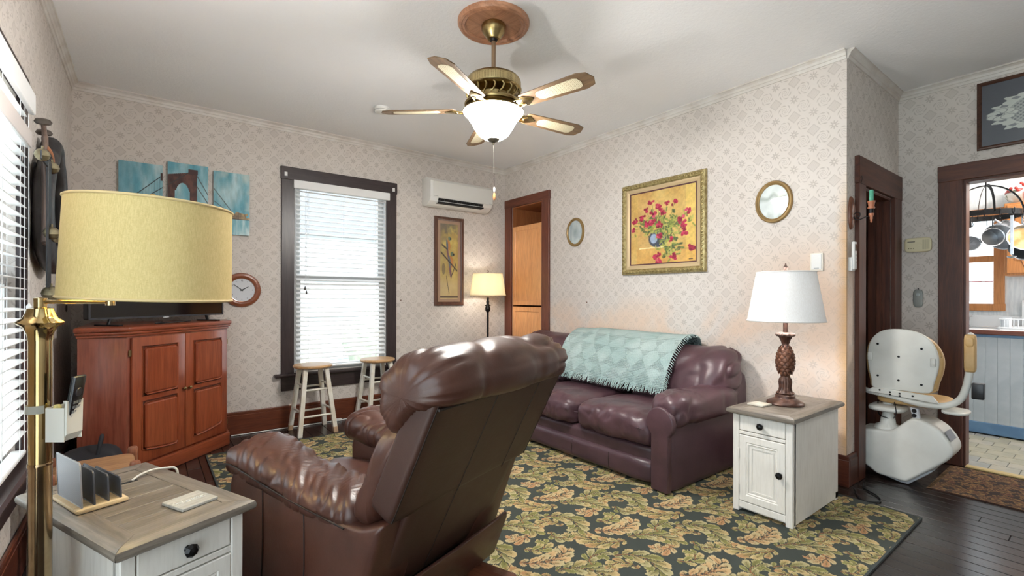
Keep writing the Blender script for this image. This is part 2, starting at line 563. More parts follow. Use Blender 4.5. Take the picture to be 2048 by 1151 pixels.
def wall(name, axis, c0, c1, u0, u1, z0, z1, holes, m):
    us = sorted({u0, u1} | {h[0] for h in holes} | {h[1] for h in holes})
    zs = sorted({z0, z1} | {h[2] for h in holes} | {h[3] for h in holes})
    g = G()
    for i in range(len(us) - 1):
        for j in range(len(zs) - 1):
            cu = (us[i] + us[i + 1]) / 2; cz = (zs[j] + zs[j + 1]) / 2
            if any(h[0] < cu < h[1] and h[2] < cz < h[3] for h in holes): continue
            if axis == 'y': g.box((us[i], c0, zs[j]), (us[i + 1], c1, zs[j + 1]))
            else: g.box((c0, us[i], zs[j]), (c1, us[i + 1], zs[j + 1]))
    bm = bmesh.new()
    bv = [bm.verts.new(p) for p in g.v]
    for f in g.f: bm.faces.new([bv[i] for i in f])
    bmesh.ops.remove_doubles(bm, verts=bm.verts[:], dist=1e-5)
    # drop the inner faces shared by two boxes
    seen = {}
    for f in bm.faces[:]:
        k = tuple(sorted(v.index for v in f.verts)); seen.setdefault(k, []).append(f)
    kill = [f for fs in seen.values() if len(fs) > 1 for f in fs]
    if kill: bmesh.ops.delete(bm, geom=kill, context='FACES')
    me = bpy.data.meshes.new(name)
    bmesh.ops.recalc_face_normals(bm, faces=bm.faces[:])
    bm.to_mesh(me); bm.free()
    return struct(link(name, me, m))

# ------------------------------------------------------------------ room shell
YR = -1.7      # the room runs on behind the camera
WB = (1.085, 1.995, 0.500, 2.290)                 # window in the far wall: x0,x1,z0,z1
WL = (1.98, 2.905, 0.500, 2.060)                  # window in the left wall: y0,y1,z0,z1
wall('wall_back', 'y', YB, YB + 0.14, XL - 0.12, XR + 0.6, 0, ZC, [WB], M_paper)
WL2 = (-1.5, 1.35, 0.22, 2.50)
wall('wall_left', 'x', XL - 0.12, XL, YR, YB, 0, ZC, [WL, WL2], M_paper)
CN = (4.045, 4.615, 0.1, 2.298)                   # built-in cupboard niche in the sofa wall: y0,y1,z0,z1
wall('wall_right', 'x', XR, XR + 0.145, YA, YB, 0, ZC, [CN], M_paper_stain)
SD = (3.822, 4.465, 0.0, 1.955)                   # stair doorway
wall('wall_alcove', 'y', YA, YA + 0.14, XR + 0.145, XK + 0.12, 0, ZC, [SD], M_paper)
KD = (-0.12, 0.738, 0.0, 2.050)                   # kitchen doorway
wall('wall_kitchen_side', 'x', XK, XK + 0.12, YR, YA, 0, ZC, [KD], M_paper)
wall('wall_rear', 'y', YR - 0.1, YR, XL - 0.12, XK, 0, ZC, [], M_paper)
struct(boxobj('ceiling', (XL - 0.12, YR, ZC), (6.7, YB + 0.14, ZC + 0.08), M_ceil))

fl = struct(boxobj('floor', (XL - 0.1, YR, -0.05), (XK + 0.06, YB, -0.012), M_black))
pw = 0.0835
x = XL; i = 0
while x < XK - 0.01:
    x1 = min(x + pw, XK + 0.0)
    ymax = YB if x < XR + 0.0 else YA
    cuts = [YR] + sorted(rng.uniform(-1.5, ymax - 0.4) for _ in range(2)) + [ymax]
    cuts = [c for k, c in enumerate(cuts) if k == 0 or c - cuts[k - 1] > 0.25]
    if cuts[-1] < ymax: cuts[-1] = ymax
    for a, b in zip(cuts[:-1], cuts[1:]):
        cy = (a + b) / 2
        o = G().cbox((0, 0, 0), (x1 - x - 0.0022, b - a - 0.002, 0.012), 0.0022).build('floor_plank', M_plank[rng.randrange(3)], fl)
        o.location = ((x + x1) / 2, cy, -0.006 + rng.uniform(-0.0006, 0.0003))
    x = x1; i += 1

# cornice mouldings
def cornice(name, p0, p1, inward):
    """profile along p0->p1 at the ceiling; inward = unit vector into the room"""
    prof = [(0, 0), (0, -0.058), (0.008, -0.058), (0.012, -0.040), (0.018, -0.038), (0.022, -0.022), (0.034, -0.012), (0.042, -0.010), (0.042, 0)]
    g = G(); vv = []
    for p in (p0, p1):
        for d, z in prof: vv.append((p[0] + inward[0] * d, p[1] + inward[1] * d, ZC + z))
    n = len(prof); ff = [tuple(range(n)), tuple(reversed(range(n, 2 * n)))]
    for k in range(n): ff.append((k, (k + 1) % n, n + (k + 1) % n, n + k))
    g.add(vv, ff)
    return struct(g.build(name, M_cornice))
cornice('trim_1', (XL, YB), (XR, YB), (0, -1))
cornice('trim_2', (XR, YB), (XR, YA), (-1, 0))
cornice('trim_3', (XR, YA), (XK, YA), (0, -1))
cornice('trim_4', (XK, YA), (XK, YR), (-1, 0))
cornice('trim_5', (XL, YR), (XL, YB), (1, 0))

# baseboards: tall plain board with a cap
def baseboard(name, lo, hi, axis, m):
    g = G()
    g.box(lo, (hi[0], hi[1], 0.17), 0.004)
    if axis == 'x': g.box((lo[0], lo[1] + 0.004, 0.168), (hi[0], hi[1], 0.198), 0.006, 2)
    else: g.box((lo[0] + (0.004 if lo[0] < hi[0] else 0), lo[1], 0.168), (hi[0], hi[1], 0.198), 0.006, 2)
    return struct(g.build(name, m))
baseboard('baseboard_back', (XL + 0.022, YB - 0.022, 0), (XR - 0.022, YB, 0), 'x', M_base_x)
baseboard('baseboard_right', (XR - 0.022, YA - 0.022, 0), (XR, 3.92, 0), 'y', M_base_y)
baseboard('baseboard_left', (XL, YR, 0), (XL + 0.022, YB - 0.022, 0), 'y', M_base_y)
baseboard('baseboard_alcove', (XR, YA - 0.022, 0), (3.69, YA, 0), 'x', M_doorwood_x)

# ------------------------------------------------------------------ window in the far wall
win = bpy.data.objects.new('window_1', None); COL.objects.link(win); struct(win, 'tall double-hung window in the far wall with dark wood casing')
win.location = (1.54, YB, 0)
def wbox(name, lo, hi, m, b=0.003):
    return G().box((lo[0] - 1.54, lo[1] - YB, lo[2]), (hi[0] - 1.54, hi[1] - YB, hi[2]), b).build(name, m, win)
wbox('casing_side', (0.978, YB - 0.022, 0.47), (1.088, YB, 2.292), M_darktrim)
wbox('casing_side', (1.990, YB - 0.022, 0.47), (2.100, YB, 2.292), M_darktrim)
wbox('casing_head', (0.972, YB - 0.026, 2.290), (2.106, YB, 2.408), M_darktrim_x)
wbox('sill', (0.915, YB - 0.060, 0.462), (2.165, YB + 0.02, 0.492), M_darktrim_x, 0.01)
wbox('apron', (0.978, YB - 0.022, 0.333), (2.100, YB, 0.462), M_darktrim_x)
for xx in (1.012, 2.063):
    g = G(); g.cbox((xx - 1.54, -0.030, 2.335), (0.026, 0.008, 0.040), 0.002); g.cbox((xx - 1.54, -0.036, 2.322), (0.018, 0.012, 0.012), 0.002)
    g.build('curtain_bracket', M_white, win)
for xa, xb in ((1.085, 1.10), (1.98, 1.995)):
    wbox('jamb', (xa, YB + 0.001, 0.50), (xb, YB + 0.13, 2.29), M_sash, 0)
for (za, zb, yy) in ((1.36, 2.29, YB + 0.085), (0.50, 1.41, YB + 0.055)):
    g = G()
    w, h = 1.98 - 1.10, zb - za
    g.frame(w, h, [(0, 0), (0, 0.03), (0.055, 0.03), (0.055, 0)], T(0, yy - YB, (za + zb) / 2))
    s = g.build('sash', M_sash, win)
    p = G().cbox((0, 0, 0), (w - 0.1, 0.004, h - 0.1)).build('pane', M_glass, s, None, (0, yy - YB - 0.012, (za + zb) / 2))

def blind(parent, W, z_top, z_bot, pitch, tilt, slat_w, cords, rail_h=0.018):
    """slats in local x, facing local -y; top of slats z_top"""
    n = int((z_top - z_bot) / pitch)
    prof = [(-slat_w / 2, -0.0016), (-slat_w / 4, 0.0), (0, 0.0006), (slat_w / 4, 0.0), (slat_w / 2, -0.0016),
            (slat_w / 2, 0.0012), (slat_w / 4, 0.0028), (0, 0.0034), (-slat_w / 4, 0.0028), (-slat_w / 2, 0.0012)]
    g = G().prism(prof, -W / 2, W / 2, 'x')
    me = None
    for k in range(n):
        if me is None:
            o = g.build('slat', M_blind, parent); me = o.data
        else:
            o = bpy.data.objects.new('slat', me); COL.objects.link(o); o.parent = parent
        o.location = (0, 0, z_top - k * pitch); o.rotation_euler = (tilt, 0, 0)
    G().cbox((0, 0, z_bot - rail_h / 2), (W, slat_w * 0.95, rail_h), 0.004).build('bottom_rail', M_blind, parent)
    for cx in cords:
        g = G()
        for dy in (-slat_w / 2 - 0.001, slat_w / 2 + 0.001):
            g.tube([(cx, dy, z_top + 0.03), (cx, dy, z_bot)], 0.0014, 5)
        g.build('ladder_cord', M_blind, parent)

bl = thing('window_blind', 'white slatted blind in the far dark-framed window above the stools', 'blind', (1.54, YB - 0.008, 0))
G().box((-0.462, -0.035, 2.215), (0.478, 0.028, 2.292), 0.005, 2).build('valance', M_blind, bl)
blind(bl, 0.865, 2.195, 0.545, 0.0435, math.radians(24), 0.05, (-0.33, 0.0, 0.33))
g = G(); g.tube([(-0.36, -0.032, 2.21), (-0.362, -0.034, 1.30)], 0.0015, 5); g.tube([(-0.345, -0.032, 2.21), (-0.35, -0.034, 1.26)], 0.0015, 5)
g.build('pull_cord', M_blind, bl)
M_tassel = mat('dark_tassel', (62, 54, 50), 0.5)
for xx, zz in ((-0.362, 1.28), (-0.350, 1.24)):
    G().lathe([(0.002, 0.025), (0.006, 0.015), (0.008, 0.0), (0.007, -0.012), (0.0, -0.014)], 10, T(xx, -0.034, zz)).build('tassel', M_tassel, bl, 60)

# ------------------------------------------------------------------ window in the left wall
win2 = bpy.data.objects.new('window_2', None); COL.objects.link(win2); struct(win2, 'double-hung window in the left wall')
yc = (WL[0] + WL[1]) / 2
win2.location = (XL, yc, 0); win2.rotation_euler = (0, 0, PI / 2)      # local -y -> +x (into the room); local x -> +y
W2 = WL[1] - WL[0]
def w2(name, lo, hi, m, b=0.003): return G().box(lo, hi, b).build(name, m, win2)
w2('casing_side', (W2 / 2 - 0.002, -0.022, 0.47), (W2 / 2 + 0.11, 0, 2.06), M_darktrim)
w2('casing_side', (-W2 / 2 - 0.11, -0.022, 0.47), (-W2 / 2 + 0.002, 0, 2.06), M_darktrim)
w2('casing_head', (-W2 / 2 - 0.116, -0.026, 2.058), (W2 / 2 + 0.116, 0, 2.170), M_darktrim_x)
w2('sill', (-W2 / 2 - 0.16, -0.07, 0.470), (W2 / 2 + 0.16, 0.02, 0.500), M_darktrim_x, 0.01)
w2('apron', (-W2 / 2 - 0.11, -0.022, 0.34), (W2 / 2 + 0.11, 0, 0.470), M_darktrim_x)
for (za, zb, yy) in ((1.25, 2.06, 0.085), (0.50, 1.30, 0.055)):
    g = G(); g.frame(W2, zb - za, [(0, 0), (0, 0.03), (0.05, 0.03), (0.05, 0)], T(0, yy, (za + zb) / 2))
    s = g.build('sash', M_sash, win2)
    G().cbox((0, 0, 0), (W2 - 0.09, 0.004, zb - za - 0.09)).build('pane', M_glass, s, None, (0, yy - 0.012, (za + zb) / 2))
win4 = bpy.data.objects.new('window_4', None); COL.objects.link(win4); struct(win4, 'wide window in the left wall behind the camera')
for k in range(2):
    y0 = WL2[0] + k * (WL2[1] - WL2[0]) / 2; y1 = y0 + (WL2[1] - WL2[0]) / 2
    s = G().frame(y1 - y0, WL2[3] - WL2[2], [(0, 0), (0, 0.04), (0.05, 0.04), (0.05, 0)], T(XL - 0.04, (y0 + y1) / 2, (WL2[2] + WL2[3]) / 2) @ RZ(PI / 2)).build('sash', M_sash, win4)
    G().cbox((XL - 0.06, (y0 + y1) / 2, (WL2[2] + WL2[3]) / 2), (0.004, y1 - y0 - 0.09, WL2[3] - WL2[2] - 0.09)).build('pane', M_glass, s)
G().frame(WL2[1] - WL2[0] + 0.2, WL2[3] - WL2[2] + 0.2, [(0, 0), (0, 0.022), (0.1, 0.022), (0.1, 0)], T(XL, (WL2[0] + WL2[1]) / 2, (WL2[2] + WL2[3]) / 2) @ RZ(PI / 2)).build('casing', M_darktrim, win4)
bl2 = thing('window_blind', 'white slatted blind in the left window beside the brass lamp', 'blind', (XL + 0.012, yc, 0), PI / 2)
G().box((-W2 / 2 + 0.0, -0.050, 1.985), (W2 / 2 - 0.004, -0.030, 2.075), 0.005, 2).build('valance', M_blind, bl2)
blind(bl2, W2 - 0.03, 1.975, 0.545, 0.0435, math.radians(9), 0.05, (-0.36, 0.0, 0.30, 0.39))
g = G(); g.tube([(0.425, -0.032, 1.98), (0.428, -0.034, 1.165)], 0.0016, 5); g.build('pull_cord', M_blind, bl2)
G().lathe([(0.003, 0.03), (0.010, 0.018), (0.008, 0.0), (0.014, -0.02), (0.012, -0.03), (0.0, -0.032)], 10, T(0.428, -0.034, 1.14)).build('tassel', M_blind, bl2, 60)
bl3 = thing('raised_blind', 'second blind drawn up into a thick stack across the left window', 'blind', (XL + 0.012, yc, 0), PI / 2)
M_stack = mat('stack_white_light_tint', (214, 206, 203), 0.5)  # pinkish cast of the light painted into the white stack
G().box((-W2 / 2, -0.042, 1.835), (W2 / 2 - 0.03, -0.0355, 1.905), 0.003, 2).build('face_board', M_stack, bl3)
for k in range(5):
    G().box((-W2 / 2, -0.0353, 1.836 + k * 0.013), (W2 / 2 - 0.032, -0.0282, 1.845 + k * 0.013)).build('slat', M_blind, bl3)

# ------------------------------------------------------------------ built-in cupboard in the sofa wall
cw = bpy.data.objects.new('door_1', None); COL.objects.link(cw); struct(cw, 'red-brown casing of the built-in cupboard beside the sofa')
def cb(name, lo, hi, m, b=0.003, par=None): return G().box(lo, hi, b).build(name, m, par or cw)
cb('casing_side', (XR - 0.024, 4.612, 0), (XR, 4.742, 2.30), M_redtrim)
cb('casing_side', (XR - 0.024, 3.925, 0), (XR, 4.048, 2.30), M_redtrim)
cb('casing_head', (XR - 0.026, 3.920, 2.297), (XR, 4.746, 2.396), M_redtrim_y)
cup = thing('built_in_cupboard', 'honey maple cupboard with two stacked doors built into the sofa wall', 'cupboard', (XR + 0.05, 4.33, 0.1))
def cp(name, lo, hi, m, b=0.0): return G().box((lo[0] - XR - 0.05, lo[1] - 4.33, lo[2] - 0.1), (hi[0] - XR - 0.05, hi[1] - 4.33, hi[2] - 0.1), b).build(name, m, cup)
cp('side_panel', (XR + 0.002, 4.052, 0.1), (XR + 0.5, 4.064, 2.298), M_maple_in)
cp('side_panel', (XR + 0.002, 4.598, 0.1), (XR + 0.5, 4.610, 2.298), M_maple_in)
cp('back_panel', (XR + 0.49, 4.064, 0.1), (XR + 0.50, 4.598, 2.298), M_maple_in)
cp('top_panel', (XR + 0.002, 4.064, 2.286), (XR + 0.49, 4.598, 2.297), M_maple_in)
cp('shelf', (XR + 0.005, 4.064, 2.010), (XR + 0.49, 4.598, 2.030), M_maple)
for za, zb in ((1.112, 2.055), (0.14, 1.092)):
    h = zb - za; w = 0.546
    g = G().frame(w, h, [(0, 0), (0, 0.020), (0.003, 0.022), (0.052, 0.022), (0.058, 0.016), (0.058, 0)], RZ(-PI / 2))
    d = g.build('cupboard_door', M_maple, cup, None, (-0.035, 0.001, (za + zb) / 2 - 0.1))
    G().box((-0.013, -w / 2 + 0.05, -h / 2 + 0.05), (-0.004, w / 2 - 0.05, h / 2 - 0.05)).build('door_panel', M_maple, d)

# ------------------------------------------------------------------ stair doorway, kitchen doorway
d2 = bpy.data.objects.new('door_2', None); COL.objects.link(d2); struct(d2, 'dark wood doorway to the stairs')
def db(par, name, lo, hi, m, b=0.003): return G().box(lo, hi, b).build(name, m, par)
db(d2, 'casing_side', (3.692, YA - 0.026, 0), (3.824, YA, 1.957), M_doorwood)
db(d2, 'casing_side', (4.462, YA - 0.026, 0), (4.636, YA, 1.957), M_doorwood)
db(d2, 'casing_head', (3.688, YA - 0.028, 1.955), (4.640, YA, 2.138), M_doorwood_x)
db(d2, 'jamb', (3.8222, YA + 0.001, 0), (3.838, YA + 0.14, 1.955), M_doorwood, 0)
db(d2, 'jamb', (4.449, YA + 0.001, 0), (4.4648, YA + 0.14, 1.955), M_doorwood, 0)
db(d2, 'jamb_head', (3.838, YA + 0.001, 1.939), (4.449, YA + 0.14, 1.9548), M_doorwood_x, 0)
db(d2, 'door_stop', (4.437, YA + 0.05, 0), (4.449, YA + 0.085, 1.939), M_doorwood, 0.002)
d3 = bpy.data.objects.new('door_3', None); COL.objects.link(d3); struct(d3, 'dark wood doorway to the kitchen')
db(d3, 'casing_side', (XK - 0.026, 0.736, 0), (XK, 0.868, 2.052), M_doorwood)
db(d3, 'casing_side', (XK - 0.026, -0.25, 0), (XK, -0.118, 2.052), M_doorwood)
db(d3, 'casing_head', (XK - 0.028, -0.254, 2.050), (XK, 0.872, 2.168), M_doorwood_y)
db(d3, 'jamb', (XK + 0.001, 0.722, 0), (XK + 0.12, 0.7378, 2.050), M_doorwood, 0)
db(d3, 'jamb', (XK + 0.001, -0.1198, 0), (XK + 0.12, -0.104, 2.050), M_doorwood, 0)
db(d3, 'jamb_head', (XK + 0.001, -0.104, 2.034), (XK + 0.12, 0.722, 2.0498), M_doorwood_y, 0)
M_thresh = wood('pale_threshold', (196, 170, 112), (214, 190, 136), 'y', 0.45)
db(d3, 'threshold', (XK - 0.045, -0.10, 0.0005), (XK + 0.02, 0.72, 0.014), M_thresh, 0.004)

# stairwell behind the doorway
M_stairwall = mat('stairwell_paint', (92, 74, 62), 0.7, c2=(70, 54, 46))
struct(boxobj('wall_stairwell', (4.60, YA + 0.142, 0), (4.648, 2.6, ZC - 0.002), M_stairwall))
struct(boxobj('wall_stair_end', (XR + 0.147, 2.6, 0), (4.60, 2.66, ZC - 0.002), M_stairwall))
stp = thing('staircase', 'dark wooden stairs rising behind the narrow doorway', 'stairs', (4.15, 1.6, 0))
for k in range(5):
    G().box((-0.44, -0.10 + 0.2 * k, 0), (0.44, 0.10 + 0.2 * k, 0.19 * (k + 1)), 0.004).build('step', M_doorwood_x, stp)
struct(boxobj('floor_stairwell', (XR + 0.15, YA, -0.05), (4.60, 2.6, -0.004), M_plank[0]))

# ------------------------------------------------------------------ kitchen
KX = 6.5
M_kwall = mat('kitchen_paper', (226, 230, 232), 0.7, c2=(206, 212, 216), ns=14, st=(1, 3, 0.4))
KW = (0.81, 1.7, 1.15, 1.99)
wall('wall_kitchen_far', 'x', KX, KX + 0.12, YR, 2.4, 0, ZC, [KW], M_kwall)
struct(boxobj('wall_kitchen_end', (XK + 0.12, 2.4, 0), (KX + 0.12, 2.5, ZC - 0.001), M_kwall))
struct(boxobj('wall_kitchen_near', (XK + 0.0, YA + 0.142, 0), (XK + 0.118, 2.4, ZC - 0.001), M_kwall))
wall('wall_kitchen_rear', 'y', YR - 0.1, YR, XK + 0.12, KX + 0.12, 0, ZC, [(4.95, 6.35, 0.25, 2.3)], M_kwall)  # unseen opening added to let daylight into the kitchen
M_tile = [mat('vinyl_tile_%s' % n, a, 0.35, c2=b, ns=9, bump=0.05, bs=30) for n, a, b in
          (('sand', (176, 168, 150), (156, 152, 140)), ('grey', (160, 158, 152), (142, 142, 138)), ('olive', (168, 162, 140), (150, 146, 128)))]
kf = struct(boxobj('floor_kitchen', (XK + 0.06, YR, -0.05), (KX, 2.4, -0.006), mat('tile_grout', (120, 122, 118), 0.8)))
tw = 0.152
row = 0
xx = XK + 0.062
while xx < 5.92:
    yy = -0.75 + (0.076 if row % 2 else 0)
    while yy < 1.45:
        o = G().cbox((0, 0, 0), (tw - 0.005, tw - 0.005, 0.006), 0.0015).build('floor_tile', M_tile[rng.randrange(3)], kf)
        o.location = (xx + tw / 2, yy + tw / 2, -0.003)
        yy += tw
    xx += tw; row += 1

M_bead = mat('grey_blue_beadboard', (176, 184, 190), 0.5, c2=(166, 175, 182), ns=6)
M_blue = mat('blue_kick', (96, 130, 164), 0.45, c2=(84, 118, 152), ns=8)
pen = thing('kitchen_counter', 'white kitchen counter with a pale blue beadboard front', 'counter', (5.87, 0.5, 0))
G().box((0.006, -1.2, 0.10), (0.62, 1.3, 0.885), 0).build('carcass', M_bead, pen)
k = 0; yy = -0.9
me = None
while yy < 1.2:
    if me is None:
        o = G().cbox((0, 0, 0), (0.012, 0.0758, 0.775), 0.0018).build('beadboard_slat', M_bead, pen); me = o.data
    else:
        o = bpy.data.objects.new('beadboard_slat', me); COL.objects.link(o); o.parent = pen
    o.location = (0.0, yy, 0.4975); yy += 0.0765
G().box((-0.010, -1.2, 0.012), (0.61, 1.3, 0.110), 0.004).build('kick_board', M_blue, pen)
G().box((0.02, -1.2, 0.0), (0.6, 1.3, 0.012)).build('toe_space', M_black, pen)
G().box((-0.012, -1.2, 0.862), (0.004, 1.3, 0.886), 0.002).build('top_rail', M_blue, pen)
G().box((-0.030, -1.2, 0.886), (-0.012, 1.3, 0.926), 0.004).build('wooden_edge', M_redtrim_y, pen)
M_lam = mat('white_laminate', (226, 228, 230), 0.25)
G().box((-0.0125, -1.2, 0.886), (0.628, 1.3, 0.930), 0.004).build('worktop', M_lam, pen)
G().box((0.600, -1.2, 0.930), (0.628, 1.3, 1.04), 0.004).build('backsplash', M_lam, pen)

kw = bpy.data.objects.new('window_3', None); COL.objects.link(kw); struct(kw, 'oak-trimmed kitchen window over the sink')
db(kw, 'casing_side', (KX - 0.022, 0.735, 1.15), (KX, 0.812, 1.99), M_oak)
db(kw, 'casing_side', (KX - 0.022, 1.698, 1.15), (KX, 1.775, 1.99), M_oak)
db(kw, 'casing_head', (KX - 0.024, 0.73, 1.988), (KX, 1.78, 2.075), M_oak)
db(kw, 'casing_sill', (KX - 0.028, 0.73, 1.082), (KX, 1.78, 1.152), M_oak)
db(kw, 'meeting_rail', (KX + 0.03, 0.812, 1.56), (KX + 0.06, 1.698, 1.62), M_oak)
db(kw, 'pane', (KX + 0.06, 0.812, 1.152), (KX + 0.064, 1.698, 1.988), M_glass, 0)
M_cafe = translucent('white_cafe_cotton', (240, 238, 238), 0.5)
cc = thing('cafe_curtain', 'sheer white cafe curtain with a red trim in the kitchen window', 'curtain', (KX + 0.02, 1.25, 1.17))
P = np.zeros((60, 2, 3)); P[:, :, 1] = np.linspace(-0.43, 0.43, 60)[:, None]; P[:, :, 0] = 0.006 * np.sin(np.linspace(0, 60, 60))[:, None]; P[:, 1, 2] = 0.20
G().grid(P).build('panel', M_cafe, cc, 180)
G().box((-0.004, -0.43, 0.196), (0.004, 0.43, 0.204)).build('red_edging', mat('red_trim', (190, 90, 90), 0.7), cc)

# ------------------------------------------------------------------ rug
FRONDS = [
    (0.892, 0.111, 6.08, 0.455, -1.43, 6, 0.15, 'g1', ('c1', 'g2', 'c2')),
    (0.803, 0.092, 2.96, 0.43, -1.53, 6, 0.148, 'g2', ('t1', 'c1')),
    (0.496, 0.963, 5.93, 0.497, -2.16, 6, 0.149, 'g1', ('c2', 'g2', 'c1')),
    (0.717, 0.411, 5.46, 0.477, 1.29, 6, 0.147, 't1', ('c1', 'c2')),
    (0.9, 0.561, 5.19, 0.279, 2.35, 4, 0.112, 'g2', ('g2', 'c1')),
    (0.084, 0.777, 4.09, 0.178, -2.54, 4, 0.105, 't1', ('c2', 't1')),
    (0.219, 0.989, 1.15, 0.25, -2.18, 4, 0.111, 'g1', ('g2', 'c2')),
    (0.328, 0.664, 4.03, 0.247, 2.51, 4, 0.105, 'g1', ('c1', 'g2', 'c2')),
    (0.503, 0.695, 1.38, 0.288, 2.31, 4, 0.1, 'g2', ('t1', 'c1')),
]
def leaf_tile(N, pal, seed=3):
    """repeating acanthus print, N x N sRGB, period 1"""
    r = random.Random(seed)
    Y, X = np.meshgrid(np.arange(N) / N, np.arange(N) / N, indexing='ij')
    X = X.T.copy(); Y = Y.T.copy()          # X index 0, Y index 1
    img = np.zeros((N, N, 3)) + np.array(pal['bg'], float)
    def local(cx, cy, ang):
        dx = (X - cx + 0.5) % 1.0 - 0.5; dy = (Y - cy + 0.5) % 1.0 - 0.5
        return dx * math.cos(ang) + dy * math.sin(ang), -dx * math.sin(ang) + dy * math.cos(ang)
    def lobe(cx, cy, ang, L, W, cb, ct, curl=0.0):
        u, v = local(cx, cy, ang)
        t = u / L
        v = v - curl * L * t * t
        ok = (t > -0.05) & (t < 1.0)
        tt = np.clip(t, 0.001, 0.999)
        hw = W * np.sqrt(np.clip(1 - (2 * tt ** 1.25 - 1) ** 2, 0, 1)) * (0.45 + 0.75 * tt) * (1 + 0.10 * np.sin(tt * 22))
        d = np.abs(v) / (hw + 1e-6)
        img[ok & (d < 1.22)] = pal['out']
        m = ok & (d < 0.98)
        k = tt[m][:, None]
        c = np.array(cb) * (1 - k) + np.array(ct) * k
        rim = (d[m] > 0.66)[:, None]
        c = np.where(rim, c * 0.45 + np.array(pal['rim']) * 0.55, c)
        vein = ((d[m] < 0.13) & (tt[m] < 0.75))[:, None]
        c = np.where(vein, np.array(pal['vein']) * 0.8 + c * 0.2, c)
        img[m] = c
    def frond(cx, cy, ang, L, bend, n, size, base, tips, end=None):
        x, y, a = cx, cy, ang
        pts = []
        for i in range(n + 1):
            pts.append((x, y, a)); st = L / n
            x += st * math.cos(a); y += st * math.sin(a); a += bend / n
        for i in range(n, -1, -1):
            px, py, pa = pts[i]
            t = i / n
            s = size * (0.55 + 0.75 * math.sin(PI * min(1, 0.18 + 0.82 * (1 - t))))
            for sd in (-1, 1):
                ct = tips[(i + (sd > 0)) % len(tips)]
                lobe(px, py, pa + sd * (0.95 - 0.25 * t), s * (1.1 if sd > 0 else 0.9), s * 0.30, base, ct, -sd * 0.22)
        px, py, pa = pts[-1]
        lobe(px, py, pa + bend * 0.12, size * 0.9, size * 0.33, base, tips[0], 0.4 * np.sign(bend))
        for i in range(60):
            f = i / 59 * n; k = min(int(f), n - 1); g = f - k
            sx = pts[k][0] * (1 - g) + pts[k + 1][0] * g; sy = pts[k][1] * (1 - g) + pts[k + 1][1] * g
            u, v = local(sx, sy, 0)
            img[(u * u + v * v) < (0.0062 - 0.003 * f / n) ** 2] = pal['stem']
    G1, G2, C1, C2, T1 = pal['g1'], pal['g2'], pal['c1'], pal['c2'], pal['t1']
    for q in FRONDS: frond(*q[:7], pal[q[7]], [pal[k] for k in q[8]])
    return img

def rug_mesh(name, x0, x1, y0, y1, tile, period, pitch, m, parent, z=0.010, shear=0.0):
    nx = int((x1 - x0) / pitch) + 1; ny = int((y1 - y0) / pitch) + 1
    N = tile.shape[0]
    xs = np.linspace(x0, x1, nx); ys = np.linspace(y0, y1, ny)
    XX, YY = np.meshgrid(xs, ys, indexing='ij')
    iu = np.floor(((XX / period) % 1.0) * N).astype(int) % N
    iv = np.floor((((YY + shear * XX) / period) % 1.0) * N).astype(int) % N
    C = np.clip(tile[iu, iv], 0, 255) / 255.0
    L = np.where(C <= 0.04045, C / 12.92, ((C + 0.055) / 1.055) ** 2.4)
    P = np.stack([XX, YY, np.full_like(XX, z)], -1)
    me = bpy.data.meshes.new(name)
    idx = np.arange(nx * ny).reshape(nx, ny)
    q = np.stack([idx[:-1, :-1], idx[1:, :-1], idx[1:, 1:], idx[:-1, 1:]], -1).reshape(-1, 4)
    me.vertices.add(nx * ny); me.vertices.foreach_set('co', P.reshape(-1))
    me.loops.add(q.size); me.loops.foreach_set('vertex_index', q.reshape(-1).astype(np.int32))
    me.polygons.add(len(q)); me.polygons.foreach_set('loop_start', np.arange(0, q.size, 4, dtype=np.int32))
    me.update(calc_edges=True)
    ca = me.color_attributes.new('Col', 'FLOAT_COLOR', 'POINT')
    rgba = np.concatenate([L, np.ones(L.shape[:2] + (1,))], -1)
    ca.data.foreach_set('color', rgba.reshape(-1).astype(np.float32))
    return link(name, me, m, parent)

PAL = dict(bg=(54, 60, 55), out=(46, 50, 40), rim=(196, 180, 140), vein=(104, 90, 54), stem=(136, 92, 58),
           g1=(98, 98, 50), g2=(126, 124, 68), c1=(190, 162, 116), c2=(176, 164, 124), t1=(170, 124, 84))
M_rug = vcol_mat('leaf_print_carpet', 0.95, 0.35, 420, 0.5, 500)
M_rug_edge = mat('rug_binding', (56, 62, 62), 0.95)
rug = thing('area_rug', 'large dark green rug printed with cream and olive scrolling leaves', 'rug', (0, 0, 0))
tile = leaf_tile(256, PAL)
rug_mesh('leaf_print', 0.36, 3.335, 0.70, 4.235, tile, 0.49, 0.0043, M_rug, rug)
g = G()
for a, b in (((0.35, 0.69), (3.345, 0.70)), ((0.35, 4.235), (3.345, 4.245)), ((0.35, 0.70), (0.36, 4.235)), ((3.335, 0.70), (3.345, 4.235))):
    g.box((a[0], a[1], 0.0005), (b[0], b[1], 0.0105))
g.build('binding', M_rug_edge, rug)
G().box((0.36, 0.70, 0.0005), (3.335, 4.235, 0.008)).build('backing', M_rug_edge, rug)

